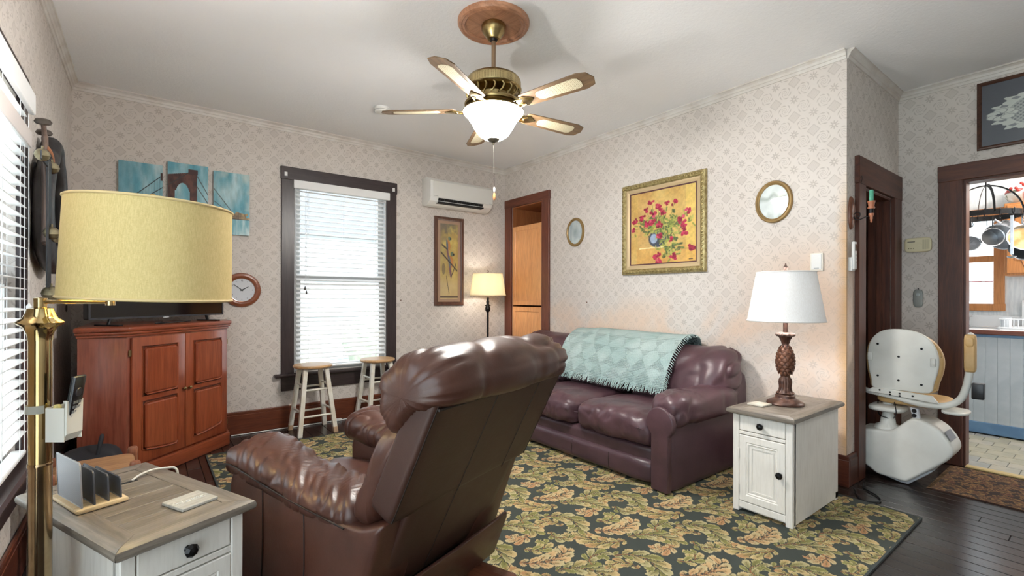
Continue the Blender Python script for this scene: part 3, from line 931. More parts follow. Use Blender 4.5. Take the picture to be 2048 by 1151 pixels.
PAL2 = dict(bg=(46, 32, 27), out=(36, 25, 22), rim=(150, 122, 76), vein=(66, 40, 28), stem=(92, 54, 36),
            g1=(78, 46, 32), g2=(100, 70, 40), c1=(140, 108, 62), c2=(112, 80, 52), t1=(88, 46, 36))
rug2 = thing('door_rug', 'small brown patterned rug in front of the kitchen doorway', 'rug', (0, 0, 0))
rug_mesh('leaf_print', 3.925, 4.575, -0.55, 0.765, leaf_tile(192, PAL2, 8), 0.26, 0.005, M_rug, rug2, 0.008)
G().box((3.925, -0.55, 0.0005), (4.575, 0.765, 0.006)).build('backing', mat('rug_backing', (64, 42, 34), 0.95), rug2)
g = G()
r2 = random.Random(4)
for k in range(70):
    xx = 3.928 + k * 0.0093
    g.tube([(xx, 0.765, 0.007), (xx + r2.uniform(-.006, .006), 0.778, 0.004), (xx + r2.uniform(-.012, .012), 0.79, 0.003)], 0.0016, 4)
o = g.build('fringe', mat('rug_fringe', (120, 92, 66), 0.95), rug2); o['kind'] = 'stuff'

# ------------------------------------------------------------------ recliner
M_rec = leather('brown_leather', (64, 37, 29), (78, 47, 37), 0.30)
M_rec_back = leather('brown_leather_panel', (54, 31, 24), (62, 37, 29), 0.40)
M_seam = mat('dark_stitching', (30, 19, 15), 0.6)
rec = thing('recliner', 'large brown leather recliner seen from behind, tilted back on the rug', 'recliner', (0.963, 1.248, 0.0), math.radians(20.6))
def from_vf(V, F, name, m, parent, smooth=180):
    g = G(); g.v = [tuple(p) for p in V]; g.f = [tuple(f) for f in F]
    return g.build(name, m, parent, smooth)
HW = 0.383
zf = 0.012
# arm boxes, left and right
for s in (-1, 1):
    poly = [(0.205, 0.545), (0.375, 0.075), (1.005, 0.075), (1.02, 0.10), (1.025, 0.50), (1.005, 0.556), (0.93, 0.578), (0.70, 0.545), (0.42, 0.500), (0.30, 0.510)]
    g = G().bprism(poly, -0.102, 0.102, 'x', 0.022, 3)
    o = g.build('arm_box', M_rec, rec, 40, (s * (HW - 0.102), 0, 0))
    for yy, y2, zt in ((0.800, 0.82, 0.56), (0.565, 0.60, 0.522)):
        pts = smooth_path([(s * 0.1025, yy, zt), (s * 0.1035, yy - 0.004, zt - 0.15), (s * 0.1035, yy + 0.0, 0.28), (s * 0.103, y2, 0.10)], 6)
        G().tube(pts, 0.0022, 6).build('seam', M_seam, o, 60)
    # puffy arm pad
    ys = np.linspace(0.345, 1.085, 150)
    ang = np.linspace(0, 2 * PI, 72, endpoint=False)
    P = np.zeros((len(ys), len(ang), 3))
    for i, yy in enumerate(ys):
        t = (yy - ys[0]) / (ys[-1] - ys[0])
        zc = 0.500 + 0.105 * t - 0.012 * math.sin(PI * t)
        if t > 0.82: zc -= 0.045 * ((t - 0.82) / 0.18) ** 2
        e = min(1, (1 - abs(2 * t - 1) ** 9)) ** (1 / 3.0)
        wd = (0.108 + 0.016 * t) * e + 0.002; ht = (0.060 + 0.022 * t) * e + 0.002
        c, si = np.cos(ang), np.sin(ang)
        P[i, :, 0] = wd * np.sign(c) * np.abs(c) ** 0.75
        P[i, :, 1] = yy
        P[i, :, 2] = zc + ht * np.sign(si) * np.abs(si) ** 0.8
    Q = P.copy(); Q[..., 1] += 0.9 * s * Q[..., 0]
    up = np.clip((np.sin(ang) + 0.35) / 1.0, 0, 1)[None, :]
    wr = puff(Q, (4.0, 11.0, 4.0), 3 + s, 0.22) * 0.015 + puff(Q, (8, 24, 8), 9, 0.2) * 0.007 - 0.014
    P[..., 2] += wr * up
    P[..., 0] += (wr * np.cos(ang)[None, :] * 0.7)
    G().grid(P, False, True).build('arm_pad', M_rec, rec, 180, (s * (HW - 0.108), 0, 0))
    sp = [(s * (HW + 0.006), yy, 0.500 + 0.100 * (yy - 0.345) / 0.74 - 0.012 * math.sin(PI * (yy - 0.345) / 0.74) - (0.04 * max(0, (yy - 0.95) / 0.13) ** 2)) for yy in np.linspace(0.36, 1.07, 30)]
    sp = [(p[0] + s * 0.010 * (p[1] - 0.36), p[1], p[2]) for p in sp]
    G().tube(sp, 0.0032, 6).build('piping', M_seam, rec, 60)
# back shell: slab leaning back, rounded sides
lean = math.atan2(0.174, 0.357)
L = math.hypot(0.174, 0.357) + 0.045
MB_ = T(0, 0.174, 0.553) @ RX(lean)
V, F = cushion((-HW, 0.0, -0.012), (HW, 0.100, L), ex=(26, 9, 26), n=26)
from_vf([tuple(MB_ @ Vector(tuple(p))) for p in V], F, 'back_shell', M_rec_back, rec)
for xx in (-0.075, 0.20):
    G().tube([MB_ @ Vector((xx, -0.0004, -0.005)), MB_ @ Vector((xx, -0.0004, L - 0.05))], 0.0016, 5).build('seam', M_seam, rec)
for s in (-1, 1):
    G().tube([MB_ @ Vector((s * (HW - 0.014), 0.004, 0.0)), MB_ @ Vector((s * (HW - 0.014), 0.004, L - 0.04))], 0.003, 6).build('piping', M_seam, rec, 60)
# the middle of the back runs on down behind the apron
V, F = cushion((-0.300, 0.0015, -0.36), (0.300, 0.07, 0.06), ex=(26, 9, 26), n=18)
from_vf([tuple(MB_ @ Vector(tuple(p))) for p in V], F, 'lower_back_panel', M_rec_back, rec)
G().tube([MB_ @ Vector((-0.075, 0.0012, -0.34)), MB_ @ Vector((-0.075, 0.0012, 0.0))], 0.0016, 5).build('seam', M_seam, rec)

def roll(prof, x0, x1, centre, name, disp, p=5.0, q=0.34, nx=120):
    """pillow swept along x, rounded to a closed point at both ends"""
    tt = np.sin(np.linspace(-PI / 2, PI / 2, nx)); tt = 0.35 * np.linspace(-1, 1, nx) + 0.65 * tt
    pp = np.array([[v.x, v.y] for v in smooth_path([(a, b, 0) for a, b in prof], 9, True)])
    c0 = np.array(centre); S = np.maximum(0, 1 - np.abs(tt) ** p) ** q
    P = np.zeros((nx, len(pp), 3))
    P[..., 0] = ((x0 + x1) / 2 + tt * (x1 - x0) / 2)[:, None]
    P[..., 1:] = c0 + (pp - c0)[None] * S[:, None, None]
    N = P[..., 1:] - c0; N = N / (np.linalg.norm(N, axis=2)[..., None] + 1e-9)
    ang = np.arctan2(P[..., 2] - c0[1], P[..., 1] - c0[0])
    d = disp(P, ang, np.abs(tt)[:, None] + 0 * ang) * np.clip(S, 0, 1)[:, None]
    P[..., 1:] += N * d[..., None]
    return G().grid(P, False, True).build(name, M_rec, rec, 180)
def circ(a, k, seed, x, fx):      # noise that is periodic in the angle
    return ridge(np.stack([np.cos(a) * k, np.sin(a) * k, x * fx], -1), 1.0, seed)
def cpuff(a, k, seed, x, fx):
    return puff(np.stack([np.cos(a) * k, np.sin(a) * k, x * fx], -1), 1.0, seed, 0.22)
# head roll wrapping over the top
prof = [(0.030, 0.895), (-0.024, 0.914), (-0.036, 0.972), (-0.002, 1.024), (0.075, 1.046), (0.150, 1.032), (0.212, 0.985), (0.236, 0.920), (0.226, 0.850), (0.190, 0.808), (0.140, 0.820), (0.085, 0.880)]
def hr_disp(P, a, t):
    ed = np.clip((t - 0.45) / 0.5, 0, 1)
    skew = a + P[..., 0] * 1.2
    w = cpuff(skew, 1.3, 4, P[..., 0], 4.0) * 0.010 + cpuff(a, 3.2, 6, P[..., 0], 2.2) * 0.012 * ed + cpuff(a, 8.0, 8, P[..., 0], 2.0) * 0.008 * ed ** 2
    w = w + cpuff(skew * 1.0, 0.9, 12, P[..., 0], 11.0) * 0.006
    return w - 0.012 + 0.016 * (1 - t ** 2.2)
roll(prof, -0.412, 0.408, (0.10, 0.93), 'head_roll', hr_disp, 7.0, 0.30)
hp = [MB_ @ Vector((xx, -0.003, L - 0.055)) for xx in np.linspace(-HW + 0.012, HW - 0.012, 20)]
G().tube(hp, 0.004, 6).build('piping', M_seam, rec, 60)
# lumbar cushion below the head roll
prof = [(0.12, 0.835), (0.175, 0.850), (0.235, 0.835), (0.285, 0.75), (0.330, 0.64), (0.385, 0.55), (0.392, 0.48), (0.34, 0.455), (0.28, 0.50), (0.20, 0.65)]
def lb_disp(P, a, t):
    ed = np.clip((t - 0.5) / 0.5, 0, 1)
    return circ(a, 3.0, 16, P[..., 0], 6.0) * 0.012 + circ(a, 7.0, 18, P[..., 0], 3.0) * 0.012 * ed - 0.010
roll(prof, -0.374, 0.374, (0.265, 0.66), 'lumbar_cushion', lb_disp, 6.0, 0.3)
# seat cushion and footrest front
V, F = cushion((-0.185, 0.36, 0.27), (0.185, 1.06, 0.462), ex=(7, 7, 4), n=26, disp=lambda W, N: ridge(W, (7, 7, 5), 5) * 0.010)
from_vf(V, F, 'seat_cushion', M_rec, rec)
V, F = cushion((-0.180, 1.045, 0.10), (0.180, 1.10, 0.38), e=6, n=14)
from_vf(V, F, 'footrest', M_rec, rec)
# rear apron with a slightly sagging top edge
poly = [(-0.33, -0.20), (0.372, -0.20), (0.376, -0.02), (0.36, 0.012), (0.30, 0.004), (0.05, -0.004), (-0.2, 0.0), (-0.33, 0.006)]
G().bprism(poly, -0.008, 0.006, 'y', 0.004, 2).build('rear_apron', M_rec, rec, 40, (0, 0.262, 0.285), (0.36, 0, 0))
# wooden rocker base
M_cherry = wood('base_wood', (86, 46, 30), (112, 62, 42), 'y', 0.4)
for s in (-1, 1):
    G().box((s * 0.30 - 0.026, 0.18, zf), (s * 0.30 + 0.026, 0.92, 0.072), 0.006).build('base_rail', M_cherry, rec)
for yy in (0.40, 0.80):
    G().box((-0.274, yy, zf + 0.012), (0.274, yy + 0.05, 0.070), 0.004).build('cross_rail', M_cherry, rec)
G().box((-0.175, 0.36, 0.078), (0.175, 1.0, 0.27), 0.01).build('mechanism_box', M_black, rec)

# ------------------------------------------------------------------ sofa
M_sofa = leather('burgundy_brown_leather', (70, 48, 54), (86, 60, 66), 0.32)
M_sofa_d = leather('burgundy_leather_base', (66, 46, 52), (78, 56, 62), 0.32)
SX, SY = 3.0, 2.83
sofa = thing('leather_sofa', 'dark burgundy leather three-seat sofa under the flower painting', 'sofa', (SX, SY, 0.0))
def sv(V): V = np.asarray(V, float).copy(); V[:, 0] -= SX; V[:, 1] -= SY; return V
def soft(lo, hi, ex, n, name, m, disp=None, post=None):
    V, F = cushion(lo, hi, ex=ex, n=n, disp=disp)
    if post is not None: V = post(V)
    return from_vf(sv(V), F, name, m, sofa)
ya, yb = 1.825, 3.835
soft((2.515, ya - 0.02, 0.125), (3.42, yb + 0.02, 0.27), (8, 20, 5), 22, 'upper_rail', M_sofa_d)
soft((2.488, ya - 0.02, 0.016), (3.42, yb + 0.02, 0.185), (9, 26, 5), 24, 'front_rail', M_sofa_d, lambda W, N: ridge(W, (3, 4, 5), 3) * 0.004)
for yy in (2.16, 2.51, 3.17):
    G().tube(smooth_path([(2.489 - SX, yy - SY, 0.05), (2.4835 - SX, yy - SY, 0.10), (2.489 - SX, yy - SY, 0.155)], 4), 0.0022, 5).build('rail_seam', M_seam, sofa)
w3 = (yb - ya) / 3
for k in range(3):
    y0 = ya + k * w3; y1 = y0 + w3
    def sd(W, N, k=k):
        front = np.clip((2.75 - W[:, 0]) / 0.25, 0, 1)
        top = np.clip((W[:, 2] - 0.30) / 0.12, 0, 1)
        return (puff(W, (5, 7, 6), 11 + k) * 0.013 + puff(W, (11, 19, 9), 4 + k) * 0.008) * (0.30 + 0.70 * front) - 0.008 + 0.018 * top * (1 - ((W[:, 1] - (y0 + y1) / 2) / (w3 / 2)) ** 2)
    soft((2.462, y0 + 0.001, 0.245), (3.14, y1 - 0.001, 0.452), (5, 9, 3.6), 40, 'seat_cushion', M_sofa, sd)
    g = G().tube(smooth_path([(2.463 - SX, y0 + 0.03 + (w3 - 0.06) * q / 8 - SY, 0.375 + 0.004 * math.sin(q * 2)) for q in range(9)], 4), 0.0034, 6)
    g.build('cushion_piping', M_sofa_d, sofa, 60)
    def bd(W, N, k=k):
        ed = np.clip(np.abs(W[:, 1] - (y0 + y1) / 2) / (w3 / 2), 0, 1) ** 2
        Q = W.copy(); Q[:, 2] += 0.6 * Q[:, 1]
        return puff(Q, (3, 4, 5), 21 + k) * 0.013 + puff(W, (7, 14, 10), 6 + k) * 0.020 * ed ** 2 - 0.010
    def lean_b(V):
        V = V.copy(); t = (V[:, 2] - 0.40) / 0.44
        V[:, 0] += 0.17 * t; return V
    e0 = y0 - (0.13 if k == 0 else 0); e1 = y1 + (0.13 if k == 2 else 0)
    soft((2.985, e0 + 0.002, 0.400), (3.345, e1 - 0.002, 0.842), (3.0, 7, 3.2), 40, 'back_cushion', M_sofa, bd, lean_b)
soft((3.26, ya - 0.12, 0.016), (3.50, yb + 0.12, 0.70), (8, 24, 8), 16, 'back_frame', M_sofa_d)
for s, yo in ((1, 1.755), (-1, 3.905)):
    soft((2.500, yo - 0.062, 0.016), (3.43, yo + 0.062, 0.46), (20, 12, 12), 20, 'arm_box', M_sofa_d)
    # rolled front facing
    poly = [(-0.062, 0.018), (0.062, 0.018), (0.062, 0.36)] + [(0.098 * math.cos(a), 0.435 + 0.098 * math.sin(a)) for a in np.linspace(-0.55, PI + 0.55, 22)] + [(-0.062, 0.36)]
    G().bprism(poly, -0.022, 0.022, 'x', 0.010, 3).build('arm_front', M_sofa, sofa, 40, (2.502 - SX, yo - SY, 0))
    pts = [(2.485 - SX, yo + 0.089 * math.cos(a) - SY, 0.435 + 0.089 * math.sin(a)) for a in np.linspace(-0.5, PI + 0.5, 24)]
    G().tube(pts, 0.005, 6).build('arm_piping', M_sofa_d, sofa, 60)
    def ad(W, N):
        front = np.clip((2.85 - W[:, 0]) / 0.3, 0, 1)
        return puff(W, (7, 6, 8), 31) * (0.008 + 0.014 * front) + puff(W, (16, 9, 13), 33) * 0.010 * front - 0.009
    soft((2.500, yo - 0.115, 0.395), (3.30, yo + 0.125, 0.605), (6, 3.0, 3.0), 40, 'arm_pad', M_sofa, ad)
# ------------------------------------------------------------------ blanket over the sofa back
def knit_mat():
    t = NT('teal_knit')
    v = t.coord('Object')
    chk = t.new('ShaderNodeTexChecker'); chk.inputs['Scale'].default_value = 90
    t.l.new(t.coord('Object', (1, 1, 1), (0.2, 0.5, 0.7)), chk.inputs['Vector'])
    n = t.noise(v, 5, 4)
    f = t.ramp(n, 0.3, 0.7)
    c = t.mix(f, s2l((160, 182, 179)), s2l((182, 198, 195)))
    c = t.mix(t.math('MULTIPLY', chk.outputs['Fac'], 0.22), c, s2l((122, 150, 148)))
    t.out(c, 0.95)
    def wv(rot, sc):
        n = t.new('ShaderNodeTexWave'); n.inputs['Scale'].default_value = sc; n.inputs['Distortion'].default_value = 0.6
        t.l.new(t.coord('Object', (1, 1, 1), rot), n.inputs['Vector']); return n.outputs['Fac']
    rib = t.math('MULTIPLY', wv((0, 0, PI / 2), 28), wv((0, PI / 2, 0), 28))
    blk = t.new('ShaderNodeTexChecker'); blk.inputs['Scale'].default_value = 9
    t.l.new(t.coord('Object', (1, 1, 1), (0.8, 0.0, 0.0)), blk.inputs['Vector'])
    h = t.math('ADD', t.math('MULTIPLY', rib, t.math('ADD', 0.35, blk.outputs['Fac'])), t.math('MULTIPLY', t.noise(v, 220, 3), 0.5))
    t.bump(h, 0.9, 0.008)
    return t.m
M_knit = knit_mat()
bk = thing('knitted_throw', 'pale teal knitted throw with fringe draped over the sofa back', 'blanket', (3.1, 2.7, 0.5))
path = smooth_path([(3.538, 0, 0.68), (3.537, 0, 0.78), (3.500, 0, 0.868), (3.40, 0, 0.908), (3.275, 0, 0.898), (3.150, 0, 0.835), (3.052, 0, 0.730), (2.985, 0, 0.620), (2.945, 0, 0.545)], 7)
nv = len(path); nu = 90
P = np.zeros((nu, nv, 3))
for i in range(nu):
    t = i / (nu - 1)
    for j in range(nv):
        s = j / (nv - 1)
        y0 = 2.10 - 0.05 * s; y1 = 3.34 - 0.17 * s
        P[i, j] = (path[j].x, y0 + (y1 - y0) * t, path[j].z)
fold = (vnoise(P, (2, 5, 2), 5) * 0.034 + vnoise(P, (4, 13, 4), 7) * 0.013)
P[..., 0] -= np.abs(fold) * 0.8; P[..., 2] += np.abs(fold) * 0.5
P[..., 0] -= 3.1; P[..., 1] -= 2.7; P[..., 2] -= 0.5
G().grid(P).build('throw', M_knit, bk, 180)
g = G(); r3 = random.Random(9)
for k in range(210):
    t = k / 209
    i = min(int(t * (nu - 1)), nu - 2); f = t * (nu - 1) - i
    q = P[i, -1] * (1 - f) + P[i + 1, -1] * f
    dy = r3.uniform(-0.02, 0.02)
    g.tube([q + np.array([0.002, 0, 0.004]), q + np.array([-0.016, dy * 0.4, -0.022 + r3.uniform(-.005, .006)]), q + np.array([-0.034 + r3.uniform(-.012, .010), dy, -0.052 + r3.uniform(-.004, .014)])], [0.0034, 0.0030, 0.0012], 4)
for k in range(60):
    j = int(nv * 0.30 + k / 60 * nv * 0.69); j = min(j, nv - 1)
    q = P[0, j]
    g.tube([q, q + np.array([-0.008, -0.018 + r3.uniform(-.006, .004), -0.008]), q + np.array([-0.012, -0.032 + r3.uniform(-.01, .006), -0.022])], [0.0032, 0.0028, 0.001], 4)
o = g.build('fringe', M_knit, bk); o['kind'] = 'stuff'

# ------------------------------------------------------------------ end tables
def cream(name):
    t = NT(name)
    v = t.coord('Object', (3, 3, 0.3)); w = t.coord('Object')
    f = t.ramp(t.noise(v, 30, 4), 0.4, 0.8); e = t.ramp(t.noise(w, 6, 4), 0.45, 0.8)
    c = t.mix(t.math('MULTIPLY', f, 0.35), s2l((232, 227, 219)), s2l((196, 188, 176)))
    c = t.mix(t.math('MULTIPLY', e, 0.3), c, s2l((206, 199, 188)))
    t.out(c, 0.5); t.bump(f, 0.06, 0.002)
    return t.m
M_cream = cream('cream_distressed_paint')
def greywood(name, axis):
    return wood(name, (104, 94, 84), (142, 132, 120), axis, 0.42, 9, 0.12, 0.15)
M_gw_x, M_gw_y = greywood('grey_oak_x', 'x'), greywood('grey_oak_y', 'y')
M_blackknob = mat('black_iron', (20, 19, 20), 0.3, 0.4)
def end_table(label, loc, rz):
    t = thing('end_table', label, 'end table', loc, rz, 'matching cream end tables')
    W, D, H = 0.315, 0.620, 0.545
    G().box((-W / 2, -D / 2 + 0.02, 0.010), (W / 2, D / 2, H), 0.002).build('body', M_cream, t)
    for sx in (-1, 1):
        G().box((sx * (W / 2 - 0.0175) - 0.0175, -D / 2, 0.0), (sx * (W / 2 - 0.0175) + 0.0175, -D / 2 + 0.04, H), 0.003).build('front_post', M_cream, t)
        G().box((sx * (W / 2 - 0.0175) - 0.0175, D / 2 - 0.04, 0.0), (sx * (W / 2 - 0.0175) + 0.0175, D / 2 + 0.001, 0.05), 0.003).build('back_foot', M_cream, t)
    fw = W - 0.07
    G().box((-fw / 2, -D / 2 + 0.002, 0.022), (fw / 2, -D / 2 + 0.03, 0.058), 0.002).build('bottom_rail', M_cream, t)
    G().box((-fw / 2, -D / 2 + 0.002, 0.432), (fw / 2, -D / 2 + 0.03, 0.450), 0.002).build('mid_rail', M_cream, t)
    G().box((-fw / 2, -D / 2 + 0.016, 0.056), (fw / 2, -D / 2 + 0.022, H)).build('gap', M_black, t)
    dr = G().box((-fw / 2 + 0.003, -D / 2 + 0.001, 0.454), (fw / 2 - 0.003, -D / 2 + 0.018, H - 0.006), 0.003).build('drawer', M_cream, t)
    def knob(par, x, z):
        g = G()
        g.lathe([(0.010, 0), (0.006, 0.004), (0.005, 0.014), (0.017, 0.018), (0.019, 0.024), (0.012, 0.032), (0.0, 0.035)], 8, T(x, -D / 2 + 0.0005, z) @ RX(PI / 2))
        g.build('knob', M_blackknob, par)
    knob(dr, 0, 0.496)
    dw, dz0, dz1 = fw - 0.004, 0.062, 0.428
    cz = (dz0 + dz1) / 2
    g = G().frame(dw, dz1 - dz0, [(0, 0), (0, 0.014), (0.003, 0.016), (0.036, 0.016), (0.040, 0.012), (0.046, 0.014), (0.052, 0.006), (0.052, 0)], T(0, -D / 2 + 0.016, cz))
    do = g.build('door', M_cream, t)
    G().cbox((0, -D / 2 + 0.012, cz), (dw - 0.10, 0.006, dz1 - dz0 - 0.10), 0.002).build('door_panel', M_cream, do)
    G().frame(dw - 0.118, dz1 - dz0 - 0.118, [(0, 0), (0, 0.004), (0.008, 0.004), (0.008, 0)], T(0, -D / 2 + 0.009, cz)).build('door_bead', M_cream, do)
    knob(do, dw / 2 - 0.022, 0.262)
    for zz in (0.13, 0.33):
        G().lathe([(0.004, -0.022), (0.004, 0.022)], 8, T(-dw / 2 - 0.002, -D / 2 - 0.003, zz)).build('hinge', M_cream, do)
    # top: mitred border boards with rounded outer edge and cross planks
    TW, TD, z0, z1, bw = 0.362, 0.690, 0.545, 0.577, 0.068
    for (a, b, ax) in (((-TW / 2, -TD / 2), (TW / 2, -TD / 2), 'x'), ((TW / 2, -TD / 2), (TW / 2, TD / 2), 'y'),
                       ((TW / 2, TD / 2), (-TW / 2, TD / 2), 'x'), ((-TW / 2, TD / 2), (-TW / 2, -TD / 2), 'y')):
        def ins(p): return (p[0] - math.copysign(bw, p[0]), p[1] - math.copysign(bw, p[1]))
        q = 0.0008
        pol = [a, b, ins(b), ins(a)]
        # rounded outer edge: three stacked loops
        n = Vector(((b[1] - a[1]), -(b[0] - a[0]), 0)).normalized()
        vv = []
        for dz, off in ((0, 0.010), (0.006, 0.002), (0.016, 0.0), (0.026, 0.003), (0.032, 0.013)):
            dd = Vector((b[0] - a[0], b[1] - a[1], 0)).normalized()
            A = Vector((a[0], a[1], 0)) - n * off + dd * (off + q); B = Vector((b[0], b[1], 0)) - n * off - dd * (off + q)
            vv += [(A.x, A.y, z0 + dz), (B.x, B.y, z0 + dz)]
        ia, ib = ins(a), ins(b)
        dd = Vector((b[0] - a[0], b[1] - a[1], 0)).normalized() * q
        vv += [(ia[0] + dd.x, ia[1] + dd.y, z1), (ib[0] - dd.x, ib[1] - dd.y, z1), (ia[0] + dd.x, ia[1] + dd.y, z0), (ib[0] - dd.x, ib[1] - dd.y, z0)]
        ff = [(2 * k, 2 * k + 1, 2 * k + 3, 2 * k + 2) for k in range(4)] + [(8, 9, 11, 10), (10, 11, 13, 12), (12, 13, 1, 0), (0, 2, 4, 6, 8, 10, 12), (1, 13, 11, 9, 7, 5, 3)]
        G().add(vv, ff).build('border_board', M_gw_x if ax == 'x' else M_gw_y, t, 35)
    npk = 6; pwid = (TD - 2 * bw) / npk
    for k in range(npk):
        y0 = -TD / 2 + bw + k * pwid
        G().box((-TW / 2 + bw + 0.0008, y0 + 0.0011, z0), (TW / 2 - bw - 0.0008, y0 + pwid - 0.0011, z1 - 0.0006), 0.0012).build('top_plank', M_gw_x, t)
    G().box((-TW / 2 + bw, -TD / 2 + bw, z0 - 0.002), (TW / 2 - bw, TD / 2 - bw, z1 - 0.006)).build('top_core', M_black, t)
    return t
ang_l = math.radians(23)
tl = end_table('cream end table with grey plank top beside the recliner and brass lamp', (-0.030, 1.893, 0), ang_l)
tr = end_table('cream end table with grey plank top carrying the white pineapple lamp', (2.945, 1.217, 0.0108), -PI / 2)
G().box((-0.005, 0.150, 0.5745), (0.070, 0.162, 0.5775)).build('cable_slot', M_black, tl)
ZT = 0.577
def on_tl(x, y):       # local table coordinates to world
    c, s = math.cos(ang_l), math.sin(ang_l)
    return (-0.030 + x * c - y * s, 1.893 + x * s + y * c)

# white cable on the left table
pts = [(*on_tl(0.055, 0.156), 0.579), (*on_tl(0.085, 0.166), 0.588), (*on_tl(0.125, 0.176), 0.590), (*on_tl(0.165, 0.172), 0.585), (*on_tl(0.190, 0.160), 0.578), (*on_tl(0.196, 0.155), 0.54), (*on_tl(0.194, 0.15), 0.40)]
tag(G().tube(smooth_path(pts, 6), 0.0038, 8).build('charging_cable', mat('white_cable', (226, 224, 216), 0.5), None, 60), 'white cable coming out of the slot in the left end table', 'cable')

# letter holder
lh = thing('letter_holder', 'letter holder of grey mesh panels on a pale wooden base', 'letter holder', (*on_tl(-0.080, 0.090), ZT + 0.0005), ang_l - math.radians(2))
M_palewood = wood('pale_wood', (220, 192, 146), (232, 208, 166), 'x', 0.5, bump=0.02)
def mesh_mat(name, c):
    t = NT(name)
    v = t.coord('Object', (1, 1, 1))
    vo = t.new('ShaderNodeTexVoronoi'); vo.inputs['Scale'].default_value = 330; vo.inputs['Randomness'].default_value = 0.0
    t.l.new(v, vo.inputs['Vector'])
    m = t.ramp(vo.outputs['Distance'], 0.28, 0.42)
    t.out(t.mix(m, s2l(tuple(0.55 * k for k in c)), s2l(c)), 0.45, 0.3)
    t.bump(m, 0.4, 0.001)
    return t.m
M_mesh = mesh_mat('silver_wire_mesh', (150, 152, 158)); M_mesh_d = mesh_mat('grey_wire_mesh', (92, 94, 102))
M_meshrim = mat('mesh_rim', (168, 170, 176), 0.4, 0.5); M_meshrim_d = mat('mesh_rim_dark', (78, 80, 88), 0.4, 0.5)
G().box((-0.062, -0.108, 0), (0.062, 0.108, 0.013), 0.005, 2).build('wooden_base', M_palewood, lh, 40)
for k, (xx, h, w) in enumerate(((-0.046, 0.130, 0.190), (-0.017, 0.098, 0.190), (0.016, 0.078, 0.190), (0.046, 0.060, 0.190))):
    mm, rr = (M_mesh, M_meshrim) if k == 0 else (M_mesh_d, M_meshrim_d)
    p = G().box((-0.0009, -w / 2 + 0.003, 0.002), (0.0009, w / 2 - 0.003, h - 0.003)).build('mesh_panel', mm, lh, None, (xx, 0, 0.0132), (0, -0.04, 0))
    G().tube([(0, -w / 2, 0), (0, -w / 2, h - 0.006), (0, -w / 2 + 0.006, h), (0, w / 2 - 0.006, h), (0, w / 2, h - 0.006), (0, w / 2, 0)], 0.0024, 6, closed=True).build('rim', rr, p, 60)

# coasters
M_coast = mat('grey_washed_board', (182, 180, 172), 0.6, c2=(160, 157, 149), ns=30, st=(0.3, 3, 1))
M_letter = mat('white_lettering', (238, 238, 232), 0.6)
cs = thing('coaster', 'grey square board lettered Home on the left end table', 'coaster', (*on_tl(0.064, -0.195), ZT + 0.0005), ang_l + 0.06)
G().box((-0.052, -0.052, 0), (0.052, 0.052, 0.009), 0.0015).build('board', M_coast, cs)
hm = G()
def stroke(pts, sc=1.0, ox=0.0):
    hm.tube([((p[0] + ox) * sc, (p[1]) * sc, 0.0093) for p in pts], 0.0011, 5, sy=0.35)
def sp2(pts): return [(p.x, p.y) for p in smooth_path([(a, b, 0) for a, b in pts], 5)]
stroke(sp2([(-0.046, 0.006), (-0.038, 0.016), (-0.036, 0.0), (-0.041, -0.014)]))
stroke(sp2([(-0.018, 0.017), (-0.023, 0.002), (-0.026, -0.014), (-0.021, -0.013)]))
stroke(sp2([(-0.040, 0.0), (-0.030, 0.003), (-0.021, 0.001)]))
stroke(sp2([(-0.009, 0.0), (-0.016, -0.006), (-0.012, -0.013), (-0.005, -0.008), (-0.008, 0.0), (-0.002, -0.003)]))
stroke(sp2([(0.000, -0.013), (0.002, 0.0), (0.006, 0.0), (0.006, -0.013), (0.009, 0.0), (0.013, 0.0), (0.013, -0.013), (0.016, 0.0), (0.020, 0.0), (0.020, -0.011), (0.024, -0.012)]))
stroke(sp2([(0.026, -0.006), (0.035, -0.003), (0.033, 0.001), (0.027, -0.002), (0.027, -0.011), (0.034, -0.013), (0.042, -0.008)]))
hm.build('lettering', M_letter, cs)
cs2 = thing('coaster', 'plain pale square coaster beside the pineapple lamp', 'coaster', (2.790, 1.300, 0.0108 + ZT + 0.0005), math.radians(-4))
G().box((-0.048, -0.046, 0), (0.048, 0.046, 0.009), 0.0015).build('board', mat('pale_board', (214, 208, 194), 0.6, c2=(198, 190, 174), ns=20), cs2)
G().frame(0.09, 0.086, [(0, 0), (0, 0.0006), (0.0015, 0.0006), (0.0015, 0)], T(0, 0, 0.009) @ RX(-PI / 2)).build('inlay_line', mat('inlay_grey', (170, 162, 148), 0.6), cs2)

